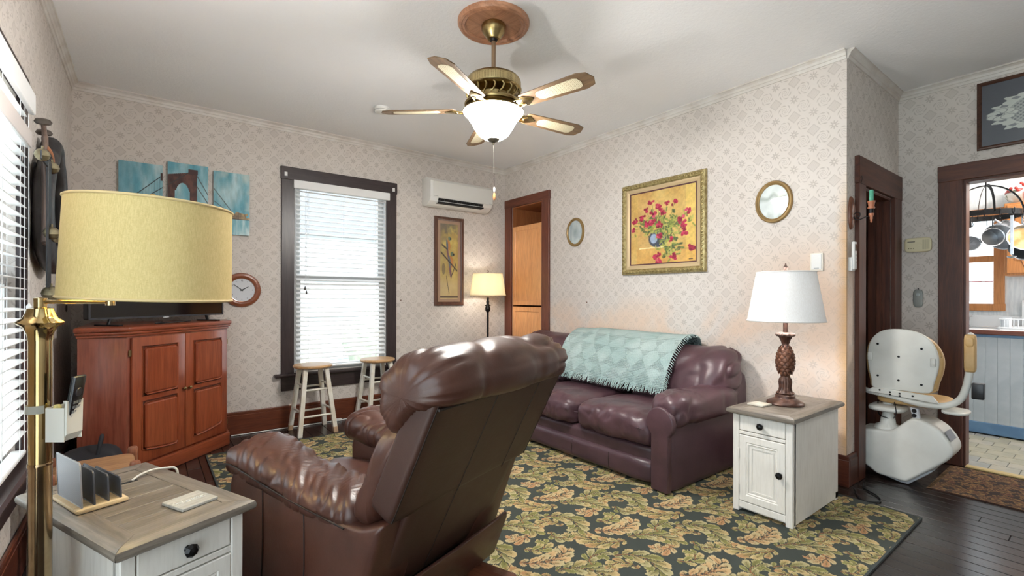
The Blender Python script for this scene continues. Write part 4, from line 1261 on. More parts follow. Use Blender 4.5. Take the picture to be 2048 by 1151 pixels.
# ------------------------------------------------------------------ lamps
def point(name, loc, energy, col, r=0.03, parent=None):
    l = bpy.data.lights.new(name, 'POINT'); l.energy = energy; l.color = col; l.shadow_soft_size = r
    o = bpy.data.objects.new(name, l); COL.objects.link(o); o.location = loc
    if parent is not None: o.parent = parent
    return o
def shade_mesh(r0, r1, z0, z1, th=0.003, n=72):
    return G().lathe([(r0 - th, z0), (r0, z0), (r1, z1), (r1 - th, z1)], n), n
def open_shade(name, r0, r1, z0, z1, m, parent, rim_m=None, th=0.003, n=72):
    vv = []; ff = []
    for i in range(n):
        a = 2 * PI * i / n; c, s = math.cos(a), math.sin(a)
        for r, z in ((r0 - th, z0), (r0, z0), (r1, z1), (r1 - th, z1)): vv.append((r * c, r * s, z))
    for i in range(n):
        j = (i + 1) % n
        for q in range(4): ff.append((4 * i + q, 4 * j + q, 4 * j + (q + 1) % 4, 4 * i + (q + 1) % 4))
    o = G().add(vv, ff).build(name, m, parent, 40)
    if rim_m is not None:
        for r, z in ((r0 + 0.0005, z0 + 0.004), (r1 + 0.0005, z1 - 0.004)):
            pts = [((r) * math.cos(2 * PI * i / n), r * math.sin(2 * PI * i / n), z) for i in range(n)]
            G().tube(pts, 0.0035, 6, closed=True).build('rim_band', rim_m, o, 60)
    return o
M_brass = mat('polished_brass', (196, 174, 126), 0.12, 1.0, c2=(180, 156, 110), ns=6)
M_brass_refl = mat('brass_brown_reflection', (158, 134, 104), 0.16, 1.0, c2=(180, 158, 122), ns=18)  # brown reflection on the lower pole painted into the brass colour
M_shade_y = translucent('oatmeal_linen', (220, 199, 142), 0.018, weave=240, c2=(202, 180, 122))
M_rim_y = mat('linen_band', (214, 190, 140), 0.8)
M_shade_w = translucent('white_linen', (242, 242, 242), 0.15, weave=200, c2=(232, 230, 228))
M_shade_c = translucent('cream_shade', (250, 242, 218), 0.5)
def bulb(parent, x, y, z, power, col, s=1.0):
    """frosted bulb whose own glass gives off the light (power in watts)"""
    prof = [(0.0, -0.055), (0.012, -0.054), (0.013, -0.030), (0.026, -0.005), (0.030, 0.016), (0.022, 0.038), (0.0, 0.046)]
    m = NT('bulb_glow')
    m.p.inputs['Emission Color'].default_value = col + (1,)
    m.p.inputs['Emission Strength'].default_value = power / (PI * 0.0115 * s * s)
    return G().lathe([(r * s, zz * s) for r, zz in prof], 14, T(x, y, z)).build('bulb', m.out((1, 0.97, 0.9, 1), 0.4), parent, 60)

# brass swing-arm floor lamp by the left window
PX, PY = -0.214, 1.677
SXc, SYc = -0.193, 1.717
# shade centre (world)
dD = 1.364; la = -1.0315
shx = la * math.cos(0.6545) + dD * math.sin(0.6545); shy = -la * math.sin(0.6545) + dD * math.cos(0.6545)
bl_ = thing('brass_floor_lamp', 'tall brass swing-arm floor lamp with a wide oatmeal drum shade', 'floor lamp', (PX, PY, 0))
G().lathe([(0.0, 0.0), (0.135, 0.0), (0.140, 0.008), (0.130, 0.020), (0.060, 0.032), (0.030, 0.045), (0.024, 0.06)], 40).build('foot', M_brass_refl, bl_, 40)
G().lathe([(0.0232, 0.05), (0.0232, 0.772), (0.0242, 0.774), (0.0242, 0.780), (0.0232, 0.782)], 32).build('lower_pole', M_brass_refl, bl_, 40)
G().lathe([(0.0225, 0.780), (0.0225, 1.096)], 32).build('upper_pole', M_brass, bl_, 40)
G().lathe([(0.0235, 1.090), (0.024, 1.100), (0.026, 1.108), (0.029, 1.116), (0.033, 1.124), (0.042, 1.130), (0.047, 1.135), (0.042, 1.141), (0.034, 1.146), (0.031, 1.152), (0.027, 1.162), (0.025, 1.170), (0.014, 1.173)], 40).build('collar', M_brass, bl_, 40)
G().lathe([(0.013, 1.170), (0.0135, 1.196), (0.006, 1.199), (0.0, 1.199)], 24).build('hub', M_brass, bl_, 40)
ax_, ay_ = shx - PX, shy - PY
el = (ax_ * 0.62 + 0.03, ay_ * 0.62 - 0.16)
el = (0.140, -0.105)
G().tube([(0, 0, 1.187), (el[0], el[1], 1.187)], 0.0052, 12).build('swing_arm', M_brass, bl_, 60)
G().lathe([(0.010, 1.178), (0.010, 1.198), (0.004, 1.201), (0, 1.201)], 16, T(el[0], el[1], 0)).build('elbow', M_brass, bl_, 40)
G().tube([(el[0], el[1], 1.194), (ax_, ay_, 1.20)], 0.0050, 12).build('swing_arm', M_brass, bl_, 60)
G().lathe([(0.014, 1.195), (0.014, 1.315), (0.010, 1.322)], 16, T(ax_, ay_, 0)).build('socket', M_brass, bl_, 40)
bulb(bl_, ax_, ay_, 1.375, 15, (1.0, 0.98, 0.95))
G().lathe([(0.014, 1.250), (0.030, 1.262), (0.060, 1.292), (0.082, 1.322), (0.080, 1.324), (0.057, 1.296), (0.028, 1.266), (0.014, 1.256)], 28, T(ax_, ay_, 0)).build('added_light_cup', M_white, bl_, 60)  # unseen cup added to keep bulb light off the tabletop
sh = open_shade('lamp_shade', 0.2000, 0.1930, -0.130, 0.142, M_shade_y, bl_, M_rim_y)
sh.location = (ax_, ay_, 1.322)
# slight tilt about the view axis
sh.rotation_euler = (0.028, 0.028, 0)
G().tube([(ax_ + 0.085 * math.cos(a), ay_ + 0.085 * math.sin(a) * 0.0 , 1.24 + 0.0 + 0.235 * math.sin(a)) for a in np.linspace(0.0, PI, 24)], 0.0022, 6).build('harp', M_brass, bl_, 60)
G().lathe([(0.006, 1.470), (0.007, 1.480), (0.010, 1.486), (0.007, 1.494), (0.0, 1.496)], 12, T(ax_, ay_, 0)).build('finial', M_brass, bl_, 60)

# pineapple table lamp
pl = thing('table_lamp', 'bronze pineapple table lamp with a white tapered linen shade', 'table lamp', (2.937, 1.222, 0.0108 + ZT + 0.0005))
M_bronze = mat('carved_bronze', (64, 40, 32), 0.35, 0.25, c2=(92, 60, 46), ns=30, bump=0.15, bs=120)
M_copper = mat('copper_scale', (112, 70, 46), 0.36, 0.35, c2=(84, 52, 38), ns=60)
M_crown = mat('silvered_crown', (128, 106, 98), 0.4, 0.3, c2=(92, 68, 58), ns=60)
G().lathe([(0, 0), (0.096, 0), (0.098, 0.006), (0.094, 0.014), (0.080, 0.022), (0.066, 0.030), (0.056, 0.034), (0.052, 0.040), (0.052, 0.052), (0.046, 0.058)], 48).build('foot', M_bronze, pl, 40)
G().lathe([(0.040, 0.056), (0.045, 0.064), (0.033, 0.078), (0.030, 0.10), (0.033, 0.128), (0.030, 0.146), (0.022, 0.158), (0.024, 0.164)], 64, None, lambda r, z, a: r * (1 + 0.10 * abs(math.sin(5 * a)))).build('leaf_stem', M_bronze, pl, 60)
prof = [(0.022, 0.162), (0.030, 0.176), (0.041, 0.200), (0.047, 0.228), (0.047, 0.258), (0.042, 0.288), (0.033, 0.312), (0.025, 0.328), (0.020, 0.334)]
pb = G().lathe(prof, 40).build('pineapple', M_bronze, pl, 60)
sc_v = [(-0.5, 0, 0), (0, 0.25, -0.5), (0.5, 0, 0), (0.0, 0.0, 0.62), (0, 0.42, 0.12), (-0.32, 0.12, 0.36), (0.32, 0.12, 0.36)]
sc_f = [(0, 1, 4), (1, 2, 4), (2, 6, 4), (6, 3, 4), (3, 5, 4), (5, 0, 4)]
sm = None
for row in range(9):
    z = 0.180 + row * 0.0178
    r = np.interp(z, [p[1] for p in prof], [p[0] for p in prof])
    for k in range(9):
        a = 2 * PI * (k + 0.5 * (row % 2)) / 9
        if sm is None:
            o = G().add(sc_v, sc_f).build('scale', M_copper, pb, 50); sm = o.data
        else:
            o = bpy.data.objects.new('scale', sm); COL.objects.link(o); o.parent = pb
        w = 2 * PI * r / 9 * 0.98
        o.scale = (w, 0.022, 0.026)
        o.location = (math.cos(a) * (r - 0.002), math.sin(a) * (r - 0.002), z); o.rotation_euler = (0, 0, a - PI / 2)
G().lathe([(0.018, 0.330), (0.022, 0.336), (0.018, 0.342), (0.020, 0.352), (0.026, 0.372), (0.036, 0.392)], 64, None, lambda r, z, a: r * (1 + 0.05 * math.sin(12 * a))).build('neck', M_bronze, pl, 60)
G().lathe([(0.030, 0.388), (0.044, 0.392), (0.051, 0.400), (0.046, 0.410), (0.030, 0.414), (0.012, 0.416)], 72, None, lambda r, z, a: r * (1 + 0.07 * math.sin(12 * a))).build('crown', M_crown, pl, 60)
G().lathe([(0.0125, 0.41), (0.0125, 0.52)], 20).build('stem', M_bronze, pl, 40)
bulb(pl, 0, 0, 0.60, 3.2, (1.0, 0.97, 0.94))
open_shade('lamp_shade', 0.2010, 0.1520, 0.478, 0.765, M_shade_w, pl, mat('white_band', (236, 234, 232), 0.7))
G().lathe([(0.008, 0.765), (0.010, 0.770), (0.007, 0.776), (0.014, 0.784), (0.014, 0.794), (0.006, 0.800), (0.004, 0.812), (0, 0.816)], 14).build('finial', M_crown, pl, 50)
g = G()
for a in (0, 2.094, 4.189): g.tube([(0, 0, 0.764), (0.153 * math.cos(a), 0.153 * math.sin(a), 0.762)], 0.0016, 6)
g.build('spider', M_crown, pl)

# far floor lamp
fl2 = thing('black_floor_lamp', 'slim black floor lamp with a cream shade in the far corner', 'floor lamp', (3.113, 4.515, 0))
M_blk = mat('black_bronze', (30, 25, 24), 0.35, 0.5)
G().lathe([(0, 0), (0.13, 0), (0.135, 0.01), (0.10, 0.025), (0.04, 0.035), (0.018, 0.06)], 36).build('foot', M_blk, fl2, 40)
G().lathe([(0.013, 0.05), (0.013, 1.04)], 16).build('pole', M_blk, fl2, 40)
G().lathe([(0.013, 1.03), (0.018, 1.036), (0.030, 1.055), (0.032, 1.075), (0.022, 1.105), (0.016, 1.135), (0.020, 1.150), (0.014, 1.165), (0.014, 1.20)], 24).build('vase', M_blk, fl2, 50)
for s in (-1, 1):
    G().lathe([(0.006, 0), (0.008, 0.008), (0.005, 0.016), (0, 0.018)], 10, T(s * 0.022, 0, 1.11) @ RY(s * PI / 2)).build('switch', M_blk, fl2, 50)
bulb(fl2, 0, 0, 1.33, 1.2, (1.0, 0.94, 0.86))
open_shade('lamp_shade', 0.208, 0.170, 1.222, 1.478, M_shade_c, fl2, mat('cream_band', (236, 222, 190), 0.7))
G().tube([(0.012 * math.cos(a), 0, 1.502 + 0.014 * math.sin(a)) for a in np.linspace(0, 2 * PI, 18)[:-1]], 0.003, 6, closed=True).build('finial', M_crown, fl2, 60)

# ------------------------------------------------------------------ ceiling fan
fan = thing('ceiling_fan', 'brass ceiling fan with five cane-inset blades and a lit glass bowl', 'ceiling fan', (1.587, 2.248, 0))
M_oakmed = wood('oak_medallion', (166, 114, 84), (196, 144, 112), 'x', 0.4, 7)
def wedge(a0, a1, r0, r1, z0, z1):
    n = 10; poly = [(r1 * math.cos(a), r1 * math.sin(a)) for a in np.linspace(a0, a1, n)]
    poly += [(r0 * math.cos(a), r0 * math.sin(a)) for a in np.linspace(a1, a0, n)] if r0 > 0 else [(0, 0)]
    return G().prism(poly, z0, z1, 'z')
med = G().lathe([(0.158, 2.790), (0.158, 2.772), (0.168, 2.762), (0.180, 2.766), (0.188, 2.760), (0.200, 2.764), (0.207, 2.776), (0.207, 2.790)], 72).build('medallion', M_oakmed, fan, 40)
for k in range(4):
    o = wedge(-PI / 4, PI / 4, 0, 0.1595, 2.774, 2.7895).build('medallion_wedge', M_oakmed, med)
    o.rotation_euler = (0, 0, k * PI / 2 + 0.15)
M_antbrass = mat('antique_brass', (176, 156, 108), 0.28, 1.0, c2=(146, 124, 84), ns=24)
G().lathe([(0.030, 2.690), (0.036, 2.692), (0.042, 2.702), (0.060, 2.725), (0.068, 2.745), (0.070, 2.765), (0.066, 2.774)], 64, None, lambda r, z, a: r * (1 + (0.035 * abs(math.sin(14 * a)) if 2.74 < z < 2.77 else 0))).build('canopy', M_antbrass, fan, 40)
G().lathe([(0.0, 2.678), (0.018, 2.68), (0.024, 2.69), (0.024, 2.70)], 20).build('rod_ball', M_blk, fan, 50)
G().lathe([(0.0125, 2.46), (0.0125, 2.69)], 20).build('downrod', mat('brown_brass_rod', (156, 130, 104), 0.35, 0.7), fan, 40)
G().lathe([(0.0, 2.486), (0.020, 2.486), (0.070, 2.482), (0.120, 2.474), (0.146, 2.462), (0.155, 2.450), (0.157, 2.444)], 56).build('motor_cap', M_antbrass, fan, 40)
def perf_mat():
    t = NT('perforated_brass')
    vo = t.new('ShaderNodeTexVoronoi'); vo.inputs['Scale'].default_value = 170; vo.inputs['Randomness'].default_value = 0
    t.l.new(t.coord('Object'), vo.inputs['Vector'])
    m = t.ramp(vo.outputs['Distance'], 0.25, 0.4)
    t.out(t.mix(m, s2l((92, 80, 56)), s2l((188, 168, 122))), 0.35, 0.8); return t.m
G().lathe([(0.1575, 2.445), (0.159, 2.438), (0.159, 2.408), (0.1575, 2.402)], 64).build('motor_band', perf_mat(), fan, 40)
G().lathe([(0.154, 2.403), (0.163, 2.398), (0.158, 2.390), (0.142, 2.384), (0.105, 2.362), (0.096, 2.330), (0.100, 2.310), (0.132, 2.302), (0.134, 2.292), (0.090, 2.284), (0.060, 2.276)], 64).build('motor_hub', M_antbrass, fan, 40)
for k in range(20):       # open scroll ribs between band and blade plate
    a = 2 * PI * k / 20
    pts = smooth_path([(0.150, 0, 2.392), (0.155, 0.012, 2.374), (0.148, 0.005, 2.352), (0.142, -0.010, 2.334), (0.150, -0.005, 2.316)], 4)
    o = G().tube(pts, 0.0056, 6).build('scroll_rib', M_antbrass, fan, 60); o.rotation_euler = (0, 0, a)
G().lathe([(0.130, 2.322), (0.164, 2.320), (0.168, 2.312), (0.164, 2.303), (0.130, 2.301)], 64).build('blade_ring', M_antbrass, fan, 40)
M_bladewood = wood('blade_oak', (96, 74, 52), (126, 100, 72), 'x', 0.45, 8)
def cane_mat():
    t = NT('woven_cane')
    def w(rot):
        n = t.new('ShaderNodeTexWave'); n.inputs['Scale'].default_value = 34; n.inputs['Distortion'].default_value = 0
        t.l.new(t.coord('Object', (1, 1, 1), (0, 0, rot)), n.inputs['Vector']); return n.outputs['Fac']
    m = t.math('MULTIPLY', t.ramp(w(PI / 4), 0.25, 0.05), t.ramp(w(-PI / 4), 0.25, 0.05))
    m2 = t.math('MULTIPLY', t.ramp(w(0), 0.45, 0.15), t.ramp(w(PI / 2), 0.45, 0.15))
    m = t.math('MAXIMUM', m, m2)
    t.out(t.mix(m, s2l((196, 186, 158)), s2l((112, 96, 68))), 0.6); return t.m
M_cane = cane_mat()
for k in range(5):
    az = math.radians(-149 + 72 * k)
    half = [(0.215, 0.040), (0.225, 0.052), (0.40, 0.060), (0.590, 0.066), (0.640, 0.050), (0.652, 0.020), (0.660, 0.0)]
    poly = half + [(x, -y) for x, y in reversed(half[:-1])]
    o = G().bprism(poly, -0.003, 0.003, 'z', 0.0015, 1).build('blade', M_bladewood, fan)
    o.matrix_local = RZ(az) @ T(0, 0, 2.282) @ RX(math.radians(-12))
    h2 = [(0.310, 0.0), (0.318, 0.022), (0.335, 0.035), (0.56, 0.041), (0.580, 0.030), (0.588, 0.0)]
    pc = h2 + [(x, -y) for x, y in reversed(h2[1:-1])]
    G().prism(pc, -0.0042, 0.0042, 'z').build('cane_panel', M_cane, o)
    br = G()
    br.bprism([(0.130, -0.016), (0.175, -0.012), (0.20, -0.030), (0.235, -0.040), (0.262, -0.022), (0.285, -0.004), (0.285, 0.004), (0.262, 0.022), (0.235, 0.040), (0.20, 0.030), (0.175, 0.012), (0.130, 0.016)], -0.0085, -0.0035, 'z', 0.0015, 1)
    for yy in (-0.024, 0.024): br.tube(smooth_path([(0.14, yy * 0.3, -0.004), (0.18, yy * 1.3, -0.010), (0.225, yy * 1.0, -0.008), (0.21, yy * 0.3, -0.010)], 5), 0.0038, 6)
    b2 = br.build('blade_bracket', M_antbrass, o, 50)
# light kit
t = NT('lit_bowl_glass')
t.out(s2l((246, 240, 214)), 0.35)
t.p.inputs['Emission Color'].default_value = (1.0, 0.98, 0.95, 1); t.p.inputs['Emission Strength'].default_value = 112.0
tr_ = t.new('ShaderNodeBsdfTranslucent'); tr_.inputs['Color'].default_value = (0.92, 0.88, 0.74, 1)
mx = t.new('ShaderNodeMixShader'); mx.inputs[0].default_value = 0.5
t.l.new(t.p.outputs[0], mx.inputs[1]); t.l.new(tr_.outputs[0], mx.inputs[2]); t.l.new(mx.outputs[0], t.n['Material Output'].inputs['Surface'])
M_bowl = t.m
prof = [(0.022, 2.112), (0.050, 2.116), (0.084, 2.138), (0.108, 2.172), (0.130, 2.212), (0.154, 2.246), (0.172, 2.264), (0.174, 2.272)]
vv = []; n = 64
G_ = G()
P = np.zeros((n, len(prof), 3))
for i in range(n):
    a = 2 * PI * i / n
    for j, (r, z) in enumerate(prof): P[i, j] = (r * math.cos(a), r * math.sin(a), z)
G_.grid(P, True, False).build('glass_bowl', M_bowl, fan, 180)
G().tube([(0.174 * math.cos(2 * PI * i / 64), 0.174 * math.sin(2 * PI * i / 64), 2.272) for i in range(64)], 0.0035, 6, closed=True).build('bowl_rim', M_antbrass, fan, 60)
G().lathe([(0.0, 2.080), (0.004, 2.082), (0.006, 2.090), (0.012, 2.098), (0.030, 2.106), (0.037, 2.114), (0.035, 2.119), (0.020, 2.122)], 32).build('finial', mat('dark_pewter', (96, 90, 80), 0.35, 0.8), fan, 40)
G().tube([(0, 0, 2.082), (0.003, -0.003, 1.92)], 0.0016, 6).build('pull_chain', mat('chain_steel', (150, 146, 138), 0.35, 0.9), fan)
G().tube([(0.003, -0.003, 1.92), (0.004, -0.004, 1.832)], 0.0013, 6).build('pull_chain', M_blk, fan)
G().lathe([(0.002, 1.838), (0.006, 1.832), (0.0065, 1.812), (0.004, 1.806)], 12, T(0.004, -0.004, 0)).build('chain_connector', M_white, fan, 50)
G().lathe([(0.0, 1.762), (0.006, 1.764), (0.009, 1.775), (0.0075, 1.79), (0.005, 1.806)], 14, T(0.004, -0.004, 0)).build('wooden_fob', M_maple, fan, 50)
G().lathe([(0.0, 2.2725), (0.171, 2.2725), (0.171, 2.276), (0.0, 2.276)], 48).build('added_light_stop', M_antbrass, fan, 40)  # unseen plate added to stop bowl light leaking up to the ceiling
bulb(fan, -0.03, -0.03, 2.205, 0.3, (1.0, 0.97, 0.93), 1.0)

sd = thing('smoke_detector', 'round white smoke detector on the ceiling behind the fan blade', 'smoke detector', (1.560, 3.83, ZC))
G().lathe([(0.066, -0.002), (0.068, -0.006), (0.066, -0.014), (0.060, -0.016)], 36).build('mount', M_white, sd, 40)
G().lathe([(0.0, -0.046), (0.030, -0.046), (0.052, -0.042), (0.060, -0.032), (0.062, -0.014)], 36).build('cover', mat('detector_plastic', (232, 230, 224), 0.4), sd, 40)
G().tube([(0.0615 * math.cos(2 * PI * i / 32), 0.0615 * math.sin(2 * PI * i / 32), -0.028) for i in range(32)], 0.0018, 5, closed=True).build('vent_slot', mat('detector_slot', (150, 148, 144), 0.6), sd)

# ------------------------------------------------------------------ corner TV cabinet and television
M_cherry_z = wood('cherry_wood', (138, 64, 38), (164, 84, 52), 'z', 0.28, 7, 0.03, 0.3)
M_cherry_x = wood('cherry_wood_x', (132, 61, 37), (158, 80, 50), 'x', 0.28, 7, 0.03, 0.3)
M_cherry_side = wood('cherry_side', (134, 70, 54), (154, 88, 70), 'z', 0.20, 6, 0.02, 0.4)
cab = thing('corner_cabinet', 'reddish cherry corner cabinet with two raised-panel doors under the television', 'cabinet', (-0.103, 3.872, 0), math.radians(45))
def off_poly(d, z0, z1, name, m, b=0.006):
    W = 0.874
    base = [(0 - 0.4 * d, -d), (W + 0.4 * d, -d), (1.045 + d * 0.75, 0.160), (0.4405, 0.765), (-0.168 - d * 0.75, 0.160)]
    return G().bprism(base, z0, z1, 'z', b, 2).build(name, m, cab, 35)
off_poly(0.0, 0.10, 0.945, 'body', M_cherry_side, 0.002)
off_poly(0.022, 0.0, 0.102, 'plinth', M_cherry_x, 0.008)
off_poly(0.012, 0.945, 0.962, 'moulding', M_cherry_x, 0.005)
off_poly(0.024, 0.962, 0.980, 'moulding', M_cherry_x, 0.006)
off_poly(0.034, 0.980, 1.010, 'cabinet_top', M_cherry_x, 0.009)
M_brassknob = mat('antique_knob', (150, 130, 90), 0.3, 0.9)
M_groove = mat('groove_dark_brown', (70, 30, 18), 0.4)  # dark brown sheet showing around each raised panel
for k, (x0, x1) in enumerate(((0.022, 0.434), (0.440, 0.852))):
    d = G().box((x0, -0.021, 0.118), (x1, -0.001, 0.938), 0.004, 2).build('cabinet_door', M_cherry_z, cab, 35)
    a, b = x0 + 0.075, x1 - 0.075
    for (z0, z1, arch) in ((0.560, 0.870, False), (0.205, 0.510, True)):
        poly = [(a, z1), (a, z0)]
        if arch: poly += [(a + (b - a) * q, z0 - (0.0) - 0.030 * math.sin(PI * q * 0.5 if k == 0 else PI * (1 - q) * 0.5)) for q in np.linspace(0.1, 1.0, 8)] if k == 0 else [(a + (b - a) * q, z0 - 0.030 * math.cos(PI * q * 0.5)) for q in np.linspace(0, 0.9, 8)] + [(b, z0)]
        else: poly += [(b, z0)]
        poly += [(b, z1)]
        if k == 1 and arch: poly = [(a, z1)] + [(a + (b - a) * q, z0 - 0.030 * math.cos(PI * q * 0.5)) for q in np.linspace(0, 1.0, 9)] + [(b, z1)]
        cx = sum(p[0] for p in poly) / len(poly); cz = sum(p[1] for p in poly) / len(poly)
        grow = [(cx + (p[0] - cx) * 1.055, cz + (p[1] - cz) * 1.045) for p in poly]
        G().prism(grow, -0.0222, -0.0205, 'y').build('panel_groove', M_groove, d)
        G().tube([(p[0], -0.0222, p[1]) for p in grow], 0.0045, 6, closed=True).build('panel_bead', M_cherry_z, d, 60)
        G().bprism(poly, -0.038, -0.0208, 'y', 0.016, 1).build('raised_panel', M_cherry_z, d)
    kx = x1 - 0.022 if k == 0 else x0 + 0.022
    G().lathe([(0.004, 0), (0.004, 0.012), (0.011, 0.016), (0.012, 0.022), (0.007, 0.028), (0, 0.029)], 16, T(kx, -0.0208, 0.545) @ RX(PI / 2)).build('knob', M_brassknob, d, 50)
    hx = x0 - 0.008 if k == 0 else x1 + 0.008
    for zz in (0.19, 0.84):
        G().box((hx - 0.006, -0.016, zz - 0.02), (hx + 0.006, -0.002, zz + 0.02), 0.002).build('hinge', M_brassknob, d)

M_tvplastic = mat('tv_plastic', (26, 26, 28), 0.35)
M_screen = mat('tv_screen', (10, 10, 12), 0.08)
ang_tv = math.atan2(0.67, 0.79)
tv = thing('television', 'flat-screen television on the cherry corner cabinet behind the lamp shade', 'television', (0.105, 4.265, 1.0105), ang_tv)
G().box((-0.518, 0.002, 0.045), (0.518, 0.045, 0.640), 0.006).build('case', M_tvplastic, tv)
G().frame(1.036, 0.596, [(0, 0), (0, 0.006), (0.012, 0.006), (0.012, 0)], T(0, 0.002, 0.342)).build('bezel', mat('tv_bezel', (58, 60, 66), 0.35), tv)
G().box((-0.507, -0.001, 0.056), (0.507, 0.002, 0.629)).build('screen', M_screen, tv)
G().box((-0.022, -0.006, 0.040), (0.022, 0.0, 0.047)).build('logo_plate', mat('logo_silver', (200, 202, 206), 0.4), tv)
for s in (-1, 1):
    g = G(); g.tube([(s * 0.37, 0.02, 0.05), (s * 0.385, 0.02, 0.004)], 0.010, 8)
    g.bprism([(s * 0.385 - 0.016, -0.085), (s * 0.385 + 0.016, -0.085), (s * 0.385 + 0.020, 0.11), (s * 0.385 - 0.020, 0.11)], 0.0, 0.010, 'z', 0.003, 1)
    g.build('foot', M_tvplastic, tv)
tag(G().tube(smooth_path([(0.085, 4.23, 1.022), (0.045, 4.16, 1.0155), (0.10, 4.20, 1.0155), (0.17, 4.28, 1.0155), (0.26, 4.36, 1.018)], 6), 0.0045, 6).build('tv_cable', M_tvplastic, None, 60), 'black cable lying on the cabinet top under the television', 'cable')

# ------------------------------------------------------------------ stools
M_stoolwhite = mat('stool_paint', (228, 224, 214), 0.45, c2=(214, 206, 190), ns=12)
M_seatwood = wood('stool_seat_pine', (190, 146, 100), (212, 172, 126), 'x', 0.35)
M_worn = wood('worn_leg_end', (176, 142, 110), (200, 170, 140), 'z', 0.5)
def stool(label, loc, rz):
    st = thing('wooden_stool', label, 'stool', loc, rz, 'white-legged stools under the window')
    H = 0.600
    G().lathe([(0.0, H - 0.030), (0.150, H - 0.030), (0.164, H - 0.022), (0.167, H - 0.012), (0.160, H - 0.002), (0.140, H), (0.0, H)], 40).build('seat', M_seatwood, st, 35)
    def leg(sx, sy, z):      # leg centre at height z
        t = z / (H - 0.02); return (sx * (0.152 * (1 - t) + 0.088 * t), sy * (0.152 * (1 - t) + 0.088 * t))
    for sx in (-1, 1):
        for sy in (-1, 1):
            a, b = leg(sx, sy, 0.0), leg(sx, sy, H - 0.026)
            vv = []; s = 0.0175
            for (cx, cy, cz) in ((a[0], a[1], 0.0), (b[0], b[1], H - 0.0265)):
                vv += [(cx - s, cy - s, cz), (cx + s, cy - s, cz), (cx + s, cy + s, cz), (cx - s, cy + s, cz)]
            l = G().add(vv, [(0, 1, 2, 3), (4, 7, 6, 5), (0, 4, 5, 1), (1, 5, 6, 2), (2, 6, 7, 3), (3, 7, 4, 0)]).build('leg', M_stoolwhite, st)
            c = leg(sx, sy, 0.0); e = leg(sx, sy, 0.045); s2 = s + 0.0006
            vv = []
            for (cx, cy, cz) in ((c[0], c[1], 0.0), (e[0], e[1], 0.045)):
                vv += [(cx - s2, cy - s2, cz), (cx + s2, cy - s2, cz), (cx + s2, cy + s2, cz), (cx - s2, cy + s2, cz)]
            if (sx + sy) == 0: G().add(vv, [(0, 1, 2, 3), (4, 7, 6, 5), (0, 4, 5, 1), (1, 5, 6, 2), (2, 6, 7, 3), (3, 7, 4, 0)]).build('worn_end', M_worn, l)
    for z, ax in ((0.16, 'x'), (0.20, 'y'), (0.385, 'x'), (0.425, 'y')):
        for s in (-1, 1):
            a = leg(-1, s, z); b = leg(1, s, z)
            p = [(a[0], a[1], z), (b[0], b[1], z)] if ax == 'x' else [(a[1], a[0], z), (b[1], b[0], z)]
            G().tube(p, 0.0095, 10).build('rung', M_stoolwhite, st, 60)
    return st
stool('white wooden stool with round pine seat, nearer the cherry cabinet', (1.185, 4.488, 0.0005), 0.03)
stool('white wooden stool with round pine seat, half hidden behind the recliner', (1.805, 4.530, 0.0005), 0.05)
cord_pts = [(0.575, 4.715, 0.006), (0.75, 4.71, 0.006), (1.0, 4.70, 0.006), (1.2, 4.695, 0.006), (1.42, 4.690, 0.006), (1.54, 4.700, 0.006), (1.70, 4.728, 0.006), (1.95, 4.728, 0.006), (2.3, 4.71, 0.006)]
ec = thing('extension_cord', 'white extension cord running along the floor below the far window', 'cord', (1.4, 4.65, 0))
G().tube([(p.x - 1.4, p.y - 4.65, p.z) for p in smooth_path(cord_pts, 6)], 0.0052, 8).build('cord', M_white, ec, 60)
G().box((0.01, 0.024, 0.0005), (0.105, 0.054, 0.024), 0.006, 2).build('inline_plug', M_white, ec, 40)

# ------------------------------------------------------------------ air conditioner
ac = thing('air_conditioner', 'white wall-mounted air conditioner above the parrot picture', 'air conditioner', (2.81, YB, 2.2))
M_ac = mat('ac_plastic', (232, 231, 227), 0.35)
prof = [(0.0, 0.02), (-0.05, 0.0), (-0.12, 0.006), (-0.185, 0.045), (-0.205, 0.085), (-0.205, 0.20), (-0.198, 0.262), (-0.165, 0.292), (-0.10, 0.310), (0.0, 0.312)]
G().bprism(prof, -0.405, 0.405, 'x', 0.006, 2).build('housing', M_ac, ac, 35)
G().box((-0.372, -0.2095, 0.082), (0.405, -0.2035, 0.258), 0.003).build('front_panel', mat('ac_panel', (222, 221, 216), 0.35), ac)
G().box((-0.31, -0.200, 0.030), (0.275, -0.120, 0.046), 0.0, m=T(0, -0.012, -0.006) @ RX(0)).build('outlet', M_black, ac)
G().add([(-0.31, -0.2065, 0.078), (0.275, -0.2065, 0.078), (0.275, -0.188, 0.043), (-0.31, -0.188, 0.043)], [(0, 1, 2, 3)]).build('outlet_gap', M_black, ac)
G().box((-0.315, -0.012, -0.0025), (0.28, 0.012, 0.0025), 0.001, m=T(0, -0.186, 0.040) @ RX(-0.9)).build('louvre', M_ac, ac)
for k in range(11):
    G().box((-0.29 + k * 0.055, -0.204, 0.050), (-0.287 + k * 0.055, -0.186, 0.074)).build('vane', mat('vane_grey', (70, 70, 70), 0.5) if k == 0 else bpy.data.materials['vane_grey'], ac)
G().box((-0.365, -0.2102, 0.093), (-0.315, -0.2094, 0.097)).build('badge', mat('badge_grey', (150, 150, 150), 0.4), ac)
G().box((0.355, -0.2102, 0.090), (0.395, -0.2094, 0.093)).build('badge', bpy.data.materials['badge_grey'], ac)

